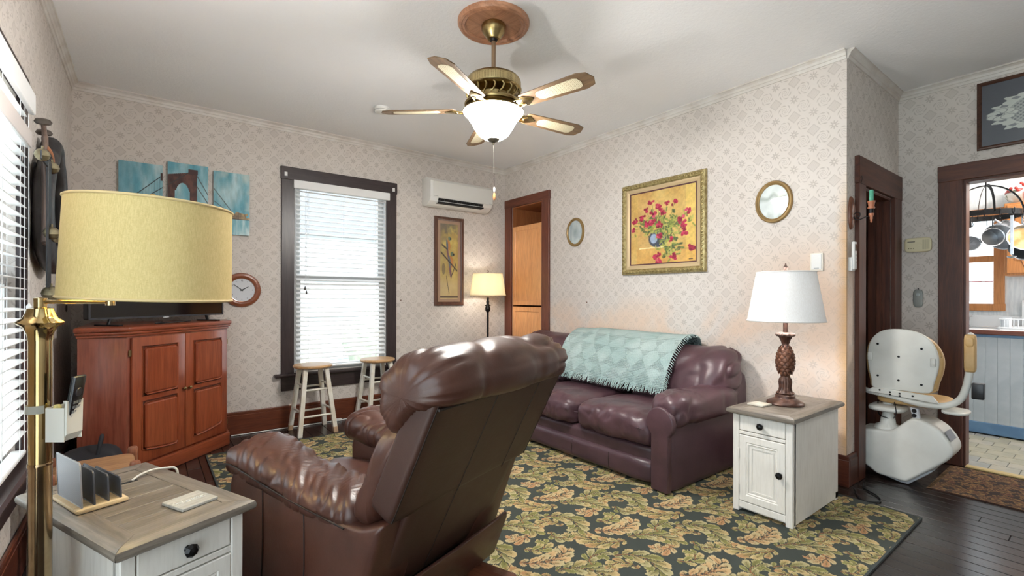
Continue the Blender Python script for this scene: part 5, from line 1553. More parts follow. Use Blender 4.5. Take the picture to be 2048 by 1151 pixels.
# ------------------------------------------------------------------ clock
ck = thing('wall_clock', 'round wall clock with brown wooden rim beside the window', 'clock', (0.660, YB - 0.001, 1.262))
pr = [(0.102, 0.0), (0.102, 0.018), (0.110, 0.024), (0.128, 0.026), (0.146, 0.020), (0.151, 0.006), (0.151, 0.0)]
G().lathe([(r, z) for r, z in pr], 64, RX(PI / 2)).build('rim', wood('clock_rim', (128, 70, 44), (146, 84, 54), 'x', 0.3), ck, 40)
G().lathe([(0, 0.006), (0.104, 0.006), (0.104, 0.010), (0, 0.010)], 48, RX(PI / 2)).build('face', mat('clock_face', (206, 208, 214), 0.5), ck)
G().lathe([(0.100, 0.010), (0.104, 0.017), (0.100, 0.016), (0.100, 0.010)], 48, RX(PI / 2), None, False).build('inner_ring', mat('clock_ring', (214, 206, 200), 0.25, 0.4), ck, 40)
M_hand = mat('clock_hand', (40, 44, 46), 0.4)
for a, L_, w in ((math.radians(60), 0.060, 0.0050), (math.radians(-52), 0.080, 0.0042)):
    G().prism([(-w, -0.012), (w, -0.012), (w * 0.5, L_), (-w * 0.5, L_)], -0.0125, -0.0115, 'y', RY(a)).build('hand', M_hand, ck)
G().lathe([(0.004, 0.010), (0.004, 0.0135), (0, 0.014)], 12, RX(PI / 2)).build('hub', M_hand, ck)
for h in range(1, 13):
    a = math.radians(30 * h)
    cu = bpy.data.curves.new('numeral', 'FONT'); cu.body = str(h); cu.size = 0.021 if h == 12 else 0.014; cu.align_x = 'CENTER'; cu.align_y = 'CENTER'; cu.extrude = 0.0003
    cu.materials.append(M_hand)
    tmp = bpy.data.objects.new('numeral', cu); COL.objects.link(tmp)
    bpy.context.view_layer.update()
    nm = bpy.data.meshes.new_from_object(tmp.evaluated_get(bpy.context.evaluated_depsgraph_get())); nm.name = 'numeral'
    bpy.data.objects.remove(tmp)
    o = link('numeral', nm, M_hand, ck)
    o.location = (0.083 * math.sin(a), -0.0105, 0.083 * math.cos(a)); o.rotation_euler = (PI / 2, 0, 0)

# ------------------------------------------------------------------ pictures
M_print = vcol_mat('printed_canvas', 0.55, 0.12, 120, 0.1, 200)
M_printg = vcol_mat('print_under_glass', 0.35, 0.0, coat=0.0)
def N3(U, V, f, seed): return vnoise(np.stack([U, V, np.zeros_like(U)], -1), (f, f, 1), seed)
def fbm(U, V, f, seed): return N3(U, V, f, seed) * 0.55 + N3(U, V, f * 2.1, seed + 1) * 0.3 + N3(U, V, f * 4.3, seed + 2) * 0.15
def lerp(a, b, t): return np.array(a) * (1 - t[..., None]) + np.array(b) * t[..., None]
def blend(C, m, col): return C * (1 - m[..., None]) + np.array(col, float) * m[..., None]
def seg(U, V, p, q, w):
    p = np.array(p); d = np.array(q) - p; L2 = d @ d
    t = np.clip(((U - p[0]) * d[0] + (V - p[1]) * d[1]) / L2, 0, 1)
    dist = np.hypot(U - p[0] - t * d[0], V - p[1] - t * d[1])
    return np.clip((w - dist) / (w * 0.6), 0, 1)
def sky(U, V, s):
    n = np.clip(fbm(U, V * 0.6, 5, s) * 0.9 + 0.5, 0, 1); n2 = np.clip(fbm(U * 1.6, V, 9, s + 5) + 0.5, 0, 1)
    C = lerp((96, 160, 178), (186, 212, 216), n * (0.55 + 0.45 * V))
    return C * (0.94 + 0.10 * n2[..., None])
def bridge_left(U, V):
    C = sky(U, V, 1)
    C = blend(C, np.clip(0.8 - U * 1.2 + (V - 0.75), 0, 1) * 0.4, (60, 120, 142))
    for a, b in (((0.0, 0.30), (1.0, 0.85)), ((0.1, 0.25), (1.0, 0.66))): C = blend(C, seg(U, V, a, b, 0.010), (52, 56, 60))
    for k in range(10): C = blend(C, seg(U, V, (0.35 + k * 0.065, 0.36), (0.35 + k * 0.065, 0.50 + 0.036 * k), 0.005) * 0.7, (60, 84, 92))
    C = blend(C, ((U > 0.95) & (V > 0.76) & (V < 0.88)).astype(float), (64, 40, 36))
    return C
def bridge_mid(U, V):
    C = sky(U, V, 9)
    brown = np.clip(fbm(U, V, 12, 4) + 0.5, 0, 1)
    BR = lerp((58, 34, 32), (120, 76, 62), brown * 0.7)
    top = 0.83 + 0.09 * (U > 0.5) * 0 + 0.10 * U
    tower = (U < 0.72) & (V < top) & ((V > 0.62) | (U < 0.17) | (U > 0.54))
    arch = ((U - 0.36) / 0.175) ** 2 + np.clip((V - 0.55) / 0.18, 0, 9) ** 2 < 1
    C = np.where((tower & ~arch)[..., None], BR, C)
    C = blend(C, ((U > 0.5) & (U < 0.74) & (V > 0.86) & (V < 0.93)).astype(float), (70, 42, 38))
    for a, b in (((0.72, 0.85), (1.0, 0.60)), ((0.72, 0.70), (1.0, 0.48)), ((0.0, 0.68), (0.5, 0.88))): C = blend(C, seg(U, V, a, b, 0.010), (60, 52, 52))
    C = blend(C, np.clip((0.3 - V) * 3, 0, 1) * 0.5, (90, 110, 116))
    return C
def bridge_right(U, V):
    C = sky(U, V, 15)
    C = blend(C, np.clip(fbm(U, V, 4, 33) * 2 - 0.1, 0, 1) * (V > 0.4) * 0.5, (220, 220, 206))
    C = blend(C, seg(U, V, (0.0, 0.72), (0.55, 0.33), 0.010), (60, 60, 62)); C = blend(C, seg(U, V, (0.0, 0.52), (0.4, 0.36), 0.008), (70, 76, 80))
    bank = (V > 0.26) & (V < 0.40 - 0.08 * U + 0.05 * N3(U, V, 14, 3)); C = np.where(bank[..., None], lerp((110, 92, 74), (190, 164, 120), np.clip(fbm(U, V, 14, 8) + 0.5, 0, 1)), C)
    C = blend(C, np.clip(1 - np.abs(V - 0.265 + 0.02 * U) / 0.014, 0, 1), (52, 38, 34))
    w = V < 0.25; C = np.where(w[..., None], lerp((120, 176, 190), (204, 222, 222), np.clip(fbm(U * 2, V * 0.8, 6, 20) + 0.45, 0, 1)), C)
    return C
M_canvas_side = mat('canvas_edge', (120, 160, 168), 0.7)
def canvas(label, x0, x1, z0, z1, fn):
    c = thing('canvas_print', label, 'canvas', ((x0 + x1) / 2, YB - 0.001, (z0 + z1) / 2), 0, 'three-part blue bridge canvases')
    w, h = x1 - x0, z1 - z0
    G().cbox((0, -0.011, 0), (w, 0.020, h), 0.001).build('stretcher', M_canvas_side, c)
    colour_grid('painted_face', w, h, 110, 200, fn, M_print, c, (0, -0.0218, 0))
canvas('leftmost blue canvas with a suspension cable, behind the lamp shade', -0.178, 0.097, 1.74, 2.256, bridge_left)
canvas('middle blue canvas showing a brown bridge tower and arch', 0.130, 0.406, 1.70, 2.297, bridge_mid)
canvas('rightmost blue canvas showing shoreline and water beside the clock', 0.446, 0.717, 1.742, 2.276, bridge_right)

def parrots(U, V):
    C = lerp((196, 160, 92), (226, 196, 112), np.clip(fbm(U, V * 3, 4, 2) + 0.5, 0, 1))
    C = blend(C, np.clip((V - 0.80) * 5 + fbm(U, V * 3, 6, 9), 0, 1) * 0.75, (110, 100, 96))
    C = blend(C, np.clip(1.2 - U * 2.2 + fbm(U, V * 3, 5, 7), 0, 1) * np.clip(V * 1.6 - 0.4, 0, 1) * 0.55, (128, 110, 98))
    C = blend(C, np.clip((0.36 - V) * 6, 0, 1) * 0.7, (222, 190, 150))
    def ell(cx, cy, a, b, ang=0.0):
        dx, dy = (U - cx), (V - cy) * 3.0
        u = dx * math.cos(ang) + dy * math.sin(ang); v = -dx * math.sin(ang) + dy * math.cos(ang)
        return np.clip((1 - (u / a) ** 2 - (v / b) ** 2) * 5, 0, 1)
    for (cx, cy, s) in ((0.46, 0.72, 0.85), (0.60, 0.50, 1.0)):
        C = blend(C, ell(cx - 0.03, cy - 0.13 * s, 0.06 * s, 0.30 * s, 0.18) * 0.8, (120, 74, 104))
        C = blend(C, ell(cx, cy, 0.13 * s, 0.26 * s, 0.15), (206, 134, 70)); C = blend(C, ell(cx - 0.08 * s, cy, 0.07 * s, 0.26 * s, 0.15) * 0.8, (92, 112, 136))
        C = blend(C, ell(cx + 0.06, cy + 0.10 * s, 0.09 * s, 0.10 * s), (122, 136, 112)); C = blend(C, ell(cx + 0.15 * s, cy + 0.095 * s, 0.05 * s, 0.055 * s), (52, 48, 50))
    for p, q in (((0.05, 0.62), (0.95, 0.38)), ((0.62, 0.30), (0.9, 0.48)), ((0.1, 0.72), (0.4, 0.66)), ((0.35, 0.3), (0.5, 0.08))): C = blend(C, seg(U, V, p, q, 0.016), (74, 60, 56))
    C = blend(C, ell(0.2, 0.40, 0.10, 0.24) * 0.6, (110, 92, 80))
    C = blend(C, ((V > 0.02) & (V < 0.045)).astype(float), (108, 82, 66))
    return C
pp = thing('parrot_picture', 'tall narrow framed picture of two parrots below the air conditioner', 'picture', (2.746, YB - 0.001, 1.613))
G().frame(0.383, 1.010, [(0, 0), (0, 0.016), (0.006, 0.022), (0.030, 0.024), (0.040, 0.016), (0.044, 0.012), (0.044, 0)]).build('frame', wood('walnut_frame', (84, 54, 42), (112, 76, 60), 'z', 0.35), pp)
G().frame(0.30, 0.926, [(0, 0.004), (0, 0.010), (0.034, 0.010), (0.034, 0.004)]).build('mat_board', mat('tan_mat_board', (186, 146, 122), 0.7), pp)
colour_grid('print', 0.236, 0.862, 60, 200, parrots, M_printg, pp, (0, -0.007, 0))
G().cbox((0, -0.0125, 0), (0.296, 0.002, 0.922)).build('glazing', M_glass, pp)

def flowers(U, V):
    C = lerp((196, 156, 84), (216, 184, 112), np.clip(fbm(U, V, 4, 3) + 0.5, 0, 1))
    C = blend(C, ((U > 0.12) & (U < 0.34) & (V > 0.2)).astype(float) * 0.35, (196, 150, 96))
    C = blend(C, (U > 0.86).astype(float) * 0.5, (244, 214, 112))
    C = blend(C, ((V < 0.21) & (U > 0.1)).astype(float) * 0.4, (212, 150, 74)); C = blend(C, ((np.abs(V - 0.215) < 0.008) & (U > 0.14) & (U < 0.56)).astype(float), (240, 220, 160))
    def blob(cx, cy, a, b): return np.clip((1 - ((U - cx) / a) ** 2 - ((V - cy) / b) ** 2) * 4, 0, 1)
    C = blend(C, blob(0.44, 0.34, 0.15, 0.13), (66, 72, 88)); C = blend(C, blob(0.38, 0.34, 0.06, 0.07), (150, 166, 190))
    rs = np.random.RandomState(11)
    greens = [(92, 108, 52), (128, 142, 62), (160, 166, 78), (68, 84, 52), (178, 178, 96)]
    for k in range(330):
        t = rs.rand()
        if t < 0.7: cx, cy = 0.5 + rs.randn() * 0.20, 0.52 + rs.randn() * 0.08
        else: cx, cy = 0.62 + rs.randn() * 0.10, 0.24 + rs.randn() * 0.10
        a = rs.rand() * PI; L_ = 0.02 + 0.04 * rs.rand()
        C = blend(C, seg(U, V, (cx, cy), (cx + L_ * math.cos(a), cy + L_ * math.sin(a)), 0.010 + 0.008 * rs.rand()) * 0.85, greens[rs.randint(5)])
    fl_ = [(0.34, 0.85, 4), (0.25, 0.74, 4), (0.44, 0.78, 5), (0.48, 0.75, 4), (0.70, 0.80, 5), (0.58, 0.79, 2), (0.06, 0.61, 5), (0.18, 0.65, 5), (0.38, 0.67, 5), (0.53, 0.68, 5), (0.25, 0.55, 6), (0.33, 0.57, 6), (0.38, 0.57, 5), (0.47, 0.52, 8), (0.79, 0.55, 7), (0.83, 0.47, 8), (0.90, 0.66, 4), (0.47, 0.37, 8), (0.84, 0.37, 7), (0.94, 0.17, 9), (0.40, 0.09, 5), (0.46, 0.11, 4), (0.68, 0.08, 6), (0.03, 0.50, 3), (0.46, 0.03, 4), (0.64, 0.32, 4)]
    for cx, cy, n in fl_:
        C = blend(C, seg(U, V, (cx, cy), (0.5 * cx + 0.26, min(cy, 0.52)), 0.005) * 0.8, (110, 122, 62))
    for cx, cy, n in fl_:
        for q in range(n * 2):
            px, py = cx + rs.randn() * 0.020, cy + rs.randn() * 0.018
            C = blend(C, blob(px, py, 0.014 + 0.014 * rs.rand(), 0.012 + 0.012 * rs.rand()), [(158, 30, 62), (186, 46, 80), (128, 22, 50), (206, 84, 108)][rs.choice(4, p=[.4, .3, .2, .1])])
    C = blend(C, ((np.abs(V - 0.03) < 0.004) & (U > 0.90) & (U < 0.96)).astype(float), (60, 30, 30))
    return C * (0.94 + 0.10 * np.clip(fbm(U, V, 30, 6) + 0.5, 0, 1))[..., None]
fp = thing('flower_painting', 'square gilt-framed painting of red flowers in a bowl on yellow', 'painting', (XR - 0.002, 2.480, 1.822), -PI / 2)
M_gilt = mat('antique_gilt', (188, 172, 122), 0.34, 0.5, c2=(140, 122, 76), ns=40, bump=0.15, bs=90)
M_giltpale = mat('pale_gilt', (204, 180, 140), 0.4, 0.3)
fw_, fh_ = 0.838, 0.822
G().frame(fw_, fh_, [(0, 0), (0, 0.018), (0.006, 0.030), (0.022, 0.038), (0.038, 0.034), (0.048, 0.024), (0.050, 0.0)]).build('frame', M_gilt, fp)
G().frame(fw_ - 0.098, fh_ - 0.098, [(0, 0.0), (0, 0.022), (0.016, 0.020), (0.034, 0.014), (0.036, 0)]).build('inner_slip', M_giltpale, fp)
G().frame(fw_ - 0.168, fh_ - 0.168, [(0, 0), (0, 0.014), (0.010, 0.012), (0.012, 0)]).build('dark_liner', mat('maroon_liner', (86, 48, 52), 0.5), fp)
colour_grid('canvas', fw_ - 0.186, fh_ - 0.186, 190, 190, flowers, M_print, fp, (0, -0.010, 0))
bead = None
for side in range(4):
    n = 22
    for k in range(n):
        t = (k + 0.5) / n - 0.5
        if bead is None:
            V, F = cushion((-0.016, -0.008, -0.010), (0.016, 0.008, 0.010), e=2.2, n=4)
            o = from_vf(V, F, 'gilt_leaf', M_gilt, fp); bead = o.data
        else:
            o = bpy.data.objects.new('gilt_leaf', bead); COL.objects.link(o); o.parent = fp
        if side < 2: o.location = (t * (fw_ - 0.03), -0.036, (-1 if side else 1) * (fh_ / 2 - 0.024)); o.rotation_euler = (0, 0.5, 0)
        else: o.location = ((-1 if side == 2 else 1) * (fw_ / 2 - 0.024), -0.036, t * (fh_ - 0.03)); o.rotation_euler = (0, PI / 2 + 0.5, 0)

def oval(label, y, z, fn, tone):
    ov = thing('oval_picture', label, 'picture', (XR - 0.001, y, z), -PI / 2, 'oval gilt-framed pictures')
    a, b = 0.128, 0.150
    prof = [(0, 0), (0.0, 0.010), (-0.006, 0.018), (-0.016, 0.020), (-0.022, 0.014), (-0.028, 0.012), (-0.030, 0.006), (-0.030, 0)]
    n = 56; P = np.zeros((n, len(prof), 3))
    for i in range(n):
        t = 2 * PI * i / n
        for j, (d, h) in enumerate(prof): P[i, j] = ((a + d) * math.cos(t), -h, (b + d) * math.sin(t))
    G().grid(P, True, True).build('frame', mat('oval_gilt', tone, 0.4, 0.45), ov, 40) if 'oval_gilt' not in bpy.data.materials else G().grid(P, True, True).build('frame', bpy.data.materials['oval_gilt'], ov, 40)
    nr, nt = 26, 60
    R_, TH = np.meshgrid(np.linspace(0.0, 1, nr), np.linspace(0, 2 * PI, nt), indexing='ij')
    me = bpy.data.meshes.new('print')
    PX_ = (a - 0.027) * R_ * np.cos(TH); PZ_ = (b - 0.027) * R_ * np.sin(TH)
    C = np.clip(fn(PX_ / (2 * a) + 0.5, PZ_ / (2 * b) + 0.5), 0, 255) / 255.0
    L_ = np.where(C <= 0.04045, C / 12.92, ((C + 0.055) / 1.055) ** 2.4)
    Pm = np.stack([PX_, np.full_like(PX_, -0.007), PZ_], -1)
    g = G().grid(Pm)
    me.from_pydata(g.v, [], g.f); ca = me.color_attributes.new('Col', 'FLOAT_COLOR', 'POINT')
    ca.data.foreach_set('color', np.concatenate([L_, np.ones(L_.shape[:2] + (1,))], -1).reshape(-1).astype(np.float32))
    link('print', me, M_printg, ov)
    g = G().lathe([(0.0, 0.0085), (1.0, 0.0085), (1.0, 0.010), (0, 0.010)], 48, Matrix.Diagonal((a - 0.024, 1, b - 0.024, 1)) @ RX(PI / 2))
    g.build('glazing', M_glass, ov)
def lake(U, V):
    C = lerp((206, 208, 208), (226, 228, 226), np.clip(fbm(U, V, 5, 3) + 0.5, 0, 1))
    C = blend(C, np.clip(1 - np.abs(V - 0.60 - 0.08 * N3(U, V, 6, 2)) / 0.10, 0, 1) * 0.7, (128, 134, 126))
    C = blend(C, np.clip(1 - np.hypot(U - 0.62, (V - 0.35)) / 0.25, 0, 1) * 0.8, (240, 242, 240))
    return blend(C, np.clip((0.2 - V) * 6 + fbm(U, V, 8, 4), 0, 1) * 0.6, (120, 130, 124))
def manor(U, V):
    C = lerp((196, 202, 206), (222, 224, 222), np.clip(fbm(U, V, 6, 8) + 0.5, 0, 1))
    C = blend(C, np.clip(1 - np.hypot((U - 0.5) * 1.2, V - 0.5) / 0.28, 0, 1) * 0.6, (130, 142, 150))
    return blend(C, np.clip(1 - np.abs(U - 0.26) / 0.10, 0, 1) * 0.5, (132, 142, 152))
oval('small oval gilt-framed grey print beside the built-in cupboard', 3.530, 1.883, manor, (150, 122, 78))
oval('oval gilt-framed pale landscape print above the table lamp', 1.553, 1.886, lake, (150, 122, 78))

th = thing('thermostat', 'small white thermostat plate on the stained wall above the table lamp', 'thermostat', (XR - 0.0005, 1.2765, 1.442), -PI / 2)
G().box((-0.039, -0.014, -0.060), (0.039, 0, 0.060), 0.004, 2).build('case', mat('thermostat_cream', (232, 226, 214), 0.45), th, 40)
G().box((-0.030, -0.0165, -0.050), (0.030, -0.0135, 0.050), 0.002).build('cover', M_white, th)
G().box((-0.014, -0.0172, -0.044), (0.016, -0.0164, -0.040)).build('scale_mark', mat('scale_grey', (150, 156, 160), 0.5), th)

# nail hole marks on the far wall (small dark screw)
tag(G().lathe([(0.008, 0), (0.006, 0.004), (0, 0.005)], 10, T(XR - 0.0005, 3.37, 1.155) @ RY(-PI / 2)).build('wall_plug', mat('plug_brown', (120, 92, 78), 0.7), None), 'tiny brown plug mark on the wall above the sofa', 'wall plug')
tag(G().lathe([(0.007, 0), (0.005, 0.004), (0, 0.005)], 10, T(2.16, YB - 0.0005, 1.17) @ RX(PI / 2)).build('wall_plug', bpy.data.materials['plug_brown'], None), 'tiny dark screw in the wallpaper right of the far window', 'wall plug')

# ------------------------------------------------------------------ doily picture on the kitchen wall
def doily(U, V):
    C = np.zeros(U.shape + (3,)) + np.array((98, 98, 108.0))
    x = (U - 0.5) / 0.43; y = (V - 0.47) / 0.36
    r = np.hypot(x, y); th_ = np.arctan2(y, x)
    edge = 1.0 + 0.05 * np.cos(th_ * 18) + 0.03 * np.cos(th_ * 36)
    lace = r < edge
    net = (np.sin(U * 190) * np.sin(V * 120) > -0.15)
    C = np.where((lace & (r < 0.82))[..., None], np.where(net[..., None], np.array((196, 196, 192.0)), np.array((142, 142, 146.0))), C)
    C = np.where((lace & (r >= 0.78))[..., None], np.array((224, 223, 216.0)), C)
    holes = (np.cos(th_ * 18 + 0.6) > 0.55) & (r > 0.84) & (r < 0.95)
    C = np.where(holes[..., None], np.array((150, 150, 154.0)), C)
    inner = r < 0.44 + 0.05 * np.cos(th_ * 14)
    C = np.where((inner)[..., None], np.array((232, 231, 224.0)), C)
    ring = (np.abs(r - 0.42) < 0.012) | (np.abs(r - 0.47 - 0.05 * np.cos(th_ * 14)) < 0.012)
    C = np.where(ring[..., None], np.array((156, 156, 158.0)), C)
    for s in (-1, 1):      # flowers at both ends
        for k in range(7):
            a = k * 2 * PI / 7
            fx, fy = s * 0.86 + 0.13 * math.cos(a), 0.16 * math.sin(a)
            d = np.hypot(x - fx, (y - fy)); C = np.where((d < 0.10)[..., None], np.array((228, 227, 220.0)), C)
            C = np.where((np.abs(d - 0.10) < 0.008)[..., None], np.array((160, 160, 160.0)), C)
        d = np.hypot(x - s * 0.90, y); C = np.where((d < 0.05)[..., None], np.array((110, 110, 118.0)), C)
    return C
dl = thing('doily_picture', 'white lace doily on slate blue in a dark frame above the kitchen doorway', 'picture', (XK - 0.001, 0.245, 2.4745), -PI / 2)
G().frame(0.84, 0.470, [(0, 0), (0, 0.014), (0.004, 0.018), (0.012, 0.020), (0.020, 0.014), (0.024, 0.010), (0.024, 0)]).build('frame', wood('dark_bead_frame', (66, 40, 30), (92, 60, 46), 'x', 0.4), dl)
colour_grid('lace_doily', 0.80, 0.430, 260, 160, doily, M_printg, dl, (0, -0.007, 0))
G().cbox((0, -0.0115, 0), (0.796, 0.002, 0.426)).build('glazing', M_glass, dl)

# ------------------------------------------------------------------ small things on the alcove walls
sc_ = thing('candle_sconce', 'wooden wall sconce with an iron scroll and green candle by the stair doorway', 'sconce', (3.612, YA - 0.0005, 1.752))
M_scw = wood('sconce_wood', (104, 60, 42), (136, 84, 60), 'z', 0.32)
G().lathe([(0, 0.018), (0.75, 0.018), (0.9, 0.014), (1.0, 0.006), (1.0, 0.0)], 40, Matrix.Diagonal((0.043, 1, 0.108, 1)) @ RX(PI / 2)).build('plaque', M_scw, sc_, 40)
M_iron = mat('wrought_iron', (34, 32, 34), 0.5, 0.5)
sp_ = [(0, -0.016, -0.03), (0, -0.03, -0.045), (0, -0.052, -0.048), (0, -0.080, -0.036), (0, -0.106, -0.032)]
G().tube(smooth_path(sp_, 6), 0.0035, 8).build('iron_arm', M_iron, sc_, 60)
G().tube(smooth_path([(0, -0.030, -0.045), (0, -0.018, -0.02), (0, -0.032, 0.0), (0, -0.052, -0.008), (0, -0.050, -0.030), (0, -0.036, -0.028), (0, -0.038, -0.016)], 6), 0.003, 8).build('iron_scroll', M_iron, sc_, 60)
M_cup = mat('copper_wood_cup', (176, 110, 78), 0.35, c2=(150, 88, 60), ns=20)
cx_ = T(0, -0.112, 0)
G().lathe([(0.018, 0.012), (0.020, 0.018), (0.015, 0.028), (0.018, 0.046), (0.021, 0.054), (0.021, 0.060), (0.012, 0.062)], 24, cx_).build('candle_cup', M_cup, sc_, 50)
G().lathe([(0.013, -0.018), (0.013, 0.012)], 20, cx_).build('iron_band', M_iron, sc_, 50)
G().lathe([(0.0, -0.076), (0.004, -0.074), (0.007, -0.066), (0.005, -0.058), (0.009, -0.050), (0.007, -0.042), (0.013, -0.028), (0.015, -0.020), (0.013, -0.017)], 24, cx_).build('drop_finial', M_cup, sc_, 50)
cd = tag(G().lathe([(0.0115, 0.0), (0.0115, 0.062), (0.008, 0.068), (0.0, 0.066)], 20, None, lambda r, z, a: r * (1 + 0.06 * math.sin(3 * a))).build('candle', mat('green_wax', (92, 176, 146), 0.4, c2=(70, 150, 124), ns=20), None, 50, (3.612, YA - 0.1125, 1.752 + 0.0625)), 'short green candle standing in the wooden sconce', 'candle')

rc = thing('wall_remote', 'white air conditioner remote in its holder beside the stair doorway', 'remote control', (3.602, YA - 0.0005, 1.475))
G().box((-0.028, -0.022, -0.098), (0.028, 0, -0.01), 0.004, 2).build('holder', M_white, rc, 40)
G().box((-0.023, -0.034, -0.090), (0.023, -0.014, 0.090), 0.006, 2).build('remote_body', mat('remote_white', (222, 222, 220), 0.4), rc, 40)
G().box((-0.016, -0.0348, 0.030), (0.016, -0.0335, 0.072)).build('display', mat('lcd', (60, 66, 66), 0.2), rc)
for k in range(3): G().box((-0.010, -0.0350, -0.005 - 0.022 * k), (0.010, -0.0336, 0.008 - 0.022 * k), 0.0006).build('button', mat('grey_button', (180, 184, 184), 0.5) if k == 0 else bpy.data.materials['grey_button'], rc)
hk = tag(G().tube(smooth_path([(3.70, YA - 0.030, 1.985), (3.705, YA - 0.036, 2.0), (3.715, YA - 0.036, 1.995), (3.710, YA - 0.034, 1.97), (3.70, YA - 0.034, 1.955), (3.725, YA - 0.034, 1.953)], 5), 0.0016, 6).build('wire_hook', M_iron, None, 60), 'thin bent wire hook on the stair door casing', 'hook')

co = thing('gas_alarm', 'cream rounded gas alarm on the wallpaper between the two doorways', 'alarm', (XK - 0.0005, 0.985, 1.606), -PI / 2)
M_ivory = mat('ivory_plastic', (226, 216, 182), 0.45)
V, F = cushion((-0.080, -0.034, -0.054), (0.080, 0.0, 0.054), ex=(6, 5, 5), n=14)
from_vf(V, F, 'case', M_ivory, co)
for k in range(7): G().box((0.030 + k * 0.006, -0.0352, -0.036), (0.0325 + k * 0.006, -0.0335, 0.036)).build('vent_slot', mat('ivory_slot', (186, 176, 146), 0.6) if k == 0 else bpy.data.materials['ivory_slot'], co)
G().lathe([(0.014, 0), (0.014, 0.003), (0.010, 0.004), (0, 0.004)], 20, T(0.008, -0.0335, 0.0) @ RX(PI / 2)).build('test_button', M_ivory, co, 40)
for k in range(3): G().lathe([(0.0035, 0), (0.003, 0.002), (0, 0.002)], 10, T(-0.052 + 0.014 * k, -0.0335, -0.026) @ RX(PI / 2)).build('indicator', mat('indicator_olive', (120, 110, 70), 0.4) if k == 0 else bpy.data.materials['indicator_olive'], co)
G().box((-0.060, -0.0350, 0.022), (-0.015, -0.0338, 0.027)).build('printed_mark', M_tvplastic, co)

fob = thing('hanging_remote', 'small grey oval remote hanging on the wallpaper below the gas alarm', 'remote control', (XK - 0.0005, 0.985, 1.203), -PI / 2)
V, F = cushion((-0.030, -0.020, -0.070), (0.030, 0, 0.066), ex=(3, 5, 4), n=14)
from_vf(V, F, 'body', mat('fob_grey', (142, 146, 142), 0.4), fob)
V, F = cushion((-0.013, -0.0225, 0.012), (0.013, -0.016, 0.040), e=2.5, n=8)
from_vf(V, F, 'button', mat('fob_button', (166, 172, 172), 0.4), fob)
G().tube([(0, -0.012, 0.064), (0, -0.010, 0.076)], 0.003, 6).build('lanyard_loop', M_iron, fob)

# curtain behind the stair doorway
def trellis():
    t = NT('trellis_cotton')
    tc = t.new('ShaderNodeTexCoord'); sp = t.new('ShaderNodeSeparateXYZ'); t.l.new(tc.outputs['Object'], sp.inputs[0])
    u = t.math('DIVIDE', sp.outputs[0], 0.085); v = t.math('DIVIDE', sp.outputs[2], 0.12)
    a = t.math('ABSOLUTE', t.math('SUBTRACT', t.math('FRACT', u), 0.5)); b = t.math('ABSOLUTE', t.math('SUBTRACT', t.math('FRACT', v), 0.5))
    d = t.math('ABSOLUTE', t.math('SUBTRACT', t.math('ADD', a, b), 0.5))
    m = t.ramp(d, 0.11, 0.07)
    t.out(t.mix(m, s2l((112, 108, 104)), s2l((216, 212, 206))), 0.9); return t.m
cu_ = thing('stair_curtain', 'grey curtain with white trellis print hanging inside the stair doorway', 'curtain', (4.30, 1.315, 0.02))
P = np.zeros((80, 2, 3)); xs = np.linspace(-0.26, 0.26, 80)
P[:, :, 0] = xs[:, None]; P[:, :, 1] = (0.018 * np.sin(xs * 75))[:, None]; P[:, 1, 2] = 1.90
G().grid(P).build('panel', trellis(), cu_, 180)
G().tube([(-0.32, 0, 1.905), (0.298, 0, 1.905)], 0.008, 8).build('rod', M_white, cu_)

# ------------------------------------------------------------------ stairlift
lift = thing('stairlift', 'white stairlift chair with folded arm parked at the stair doorway', 'stairlift', (3.95, 0.87, 0))
M_lift = mat('lift_plastic', (220, 219, 212), 0.38, c2=(210, 208, 200), ns=4)
M_liftgrey = mat('lift_grey', (186, 188, 192), 0.4)
M_tan = mat('tan_vinyl', (206, 170, 116), 0.45, c2=(196, 158, 104), ns=10)
OX, OY = 3.95, 0.87
def lp(pts): return [(y - OY, z) for y, z in pts]
car = [(1.150, 0.310), (1.060, 0.326), (0.974, 0.330), (0.945, 0.345), (0.902, 0.390), (0.870, 0.425), (0.840, 0.440), (0.800, 0.436), (0.760, 0.420), (0.712, 0.390), (0.672, 0.335), (0.651, 0.285), (0.655, 0.252), (0.676, 0.216), (0.748, 0.142), (0.872, 0.026), (0.895, 0.020), (1.035, 0.032), (1.095, 0.076), (1.150, 0.105)]
G().bprism(lp(car), -0.092, 0.150, 'x', 0.020, 4).build('carriage_cover', M_lift, lift, 45)
G().bprism(lp([(0.745, 0.130), (0.77, 0.10), (0.83, 0.045), (0.875, 0.004), (0.92, 0.006), (1.03, 0.03), (0.98, 0.07), (0.85, 0.09)]), -0.06, 0.12, 'x', 0.006, 2).build('under_tray', M_liftgrey, lift, 40)
G().box((-0.094, 1.062 - OY, 0.066), (-0.0915, 1.098 - OY, 0.070), 0).build('cover_seam', M_black, lift)
G().add([(-0.080, 0.695 - OY, 0.3835), (-0.080, 0.665 - OY, 0.333), (0.06, 0.663 - OY, 0.333), (0.06, 0.693 - OY, 0.3835)], [(0, 1, 2, 3)]).build('safety_strip', mat('strip_grey', (136, 138, 144), 0.4), lift)
# swivel post and footings
G().lathe([(0.075, 0.322), (0.07, 0.345), (0.045, 0.360), (0.038, 0.40), (0.030, 0.43), (0.028, 0.53)], 28, T(0.02, 1.0 - OY, 0)).build('swivel_post', M_lift, lift, 50)
V, F = cushion((-0.09, 0.90 - OY, 0.445), (0.12, 1.095 - OY, 0.490), ex=(4, 4, 3), n=12)
from_vf(V, F, 'seat_pan', M_lift, lift)
V, F = cushion((-0.06, 0.70 - OY, 0.500), (0.30, 1.06 - OY, 0.560), ex=(5, 5, 3), n=14)
from_vf(V, F, 'seat_cushion', M_tan, lift)
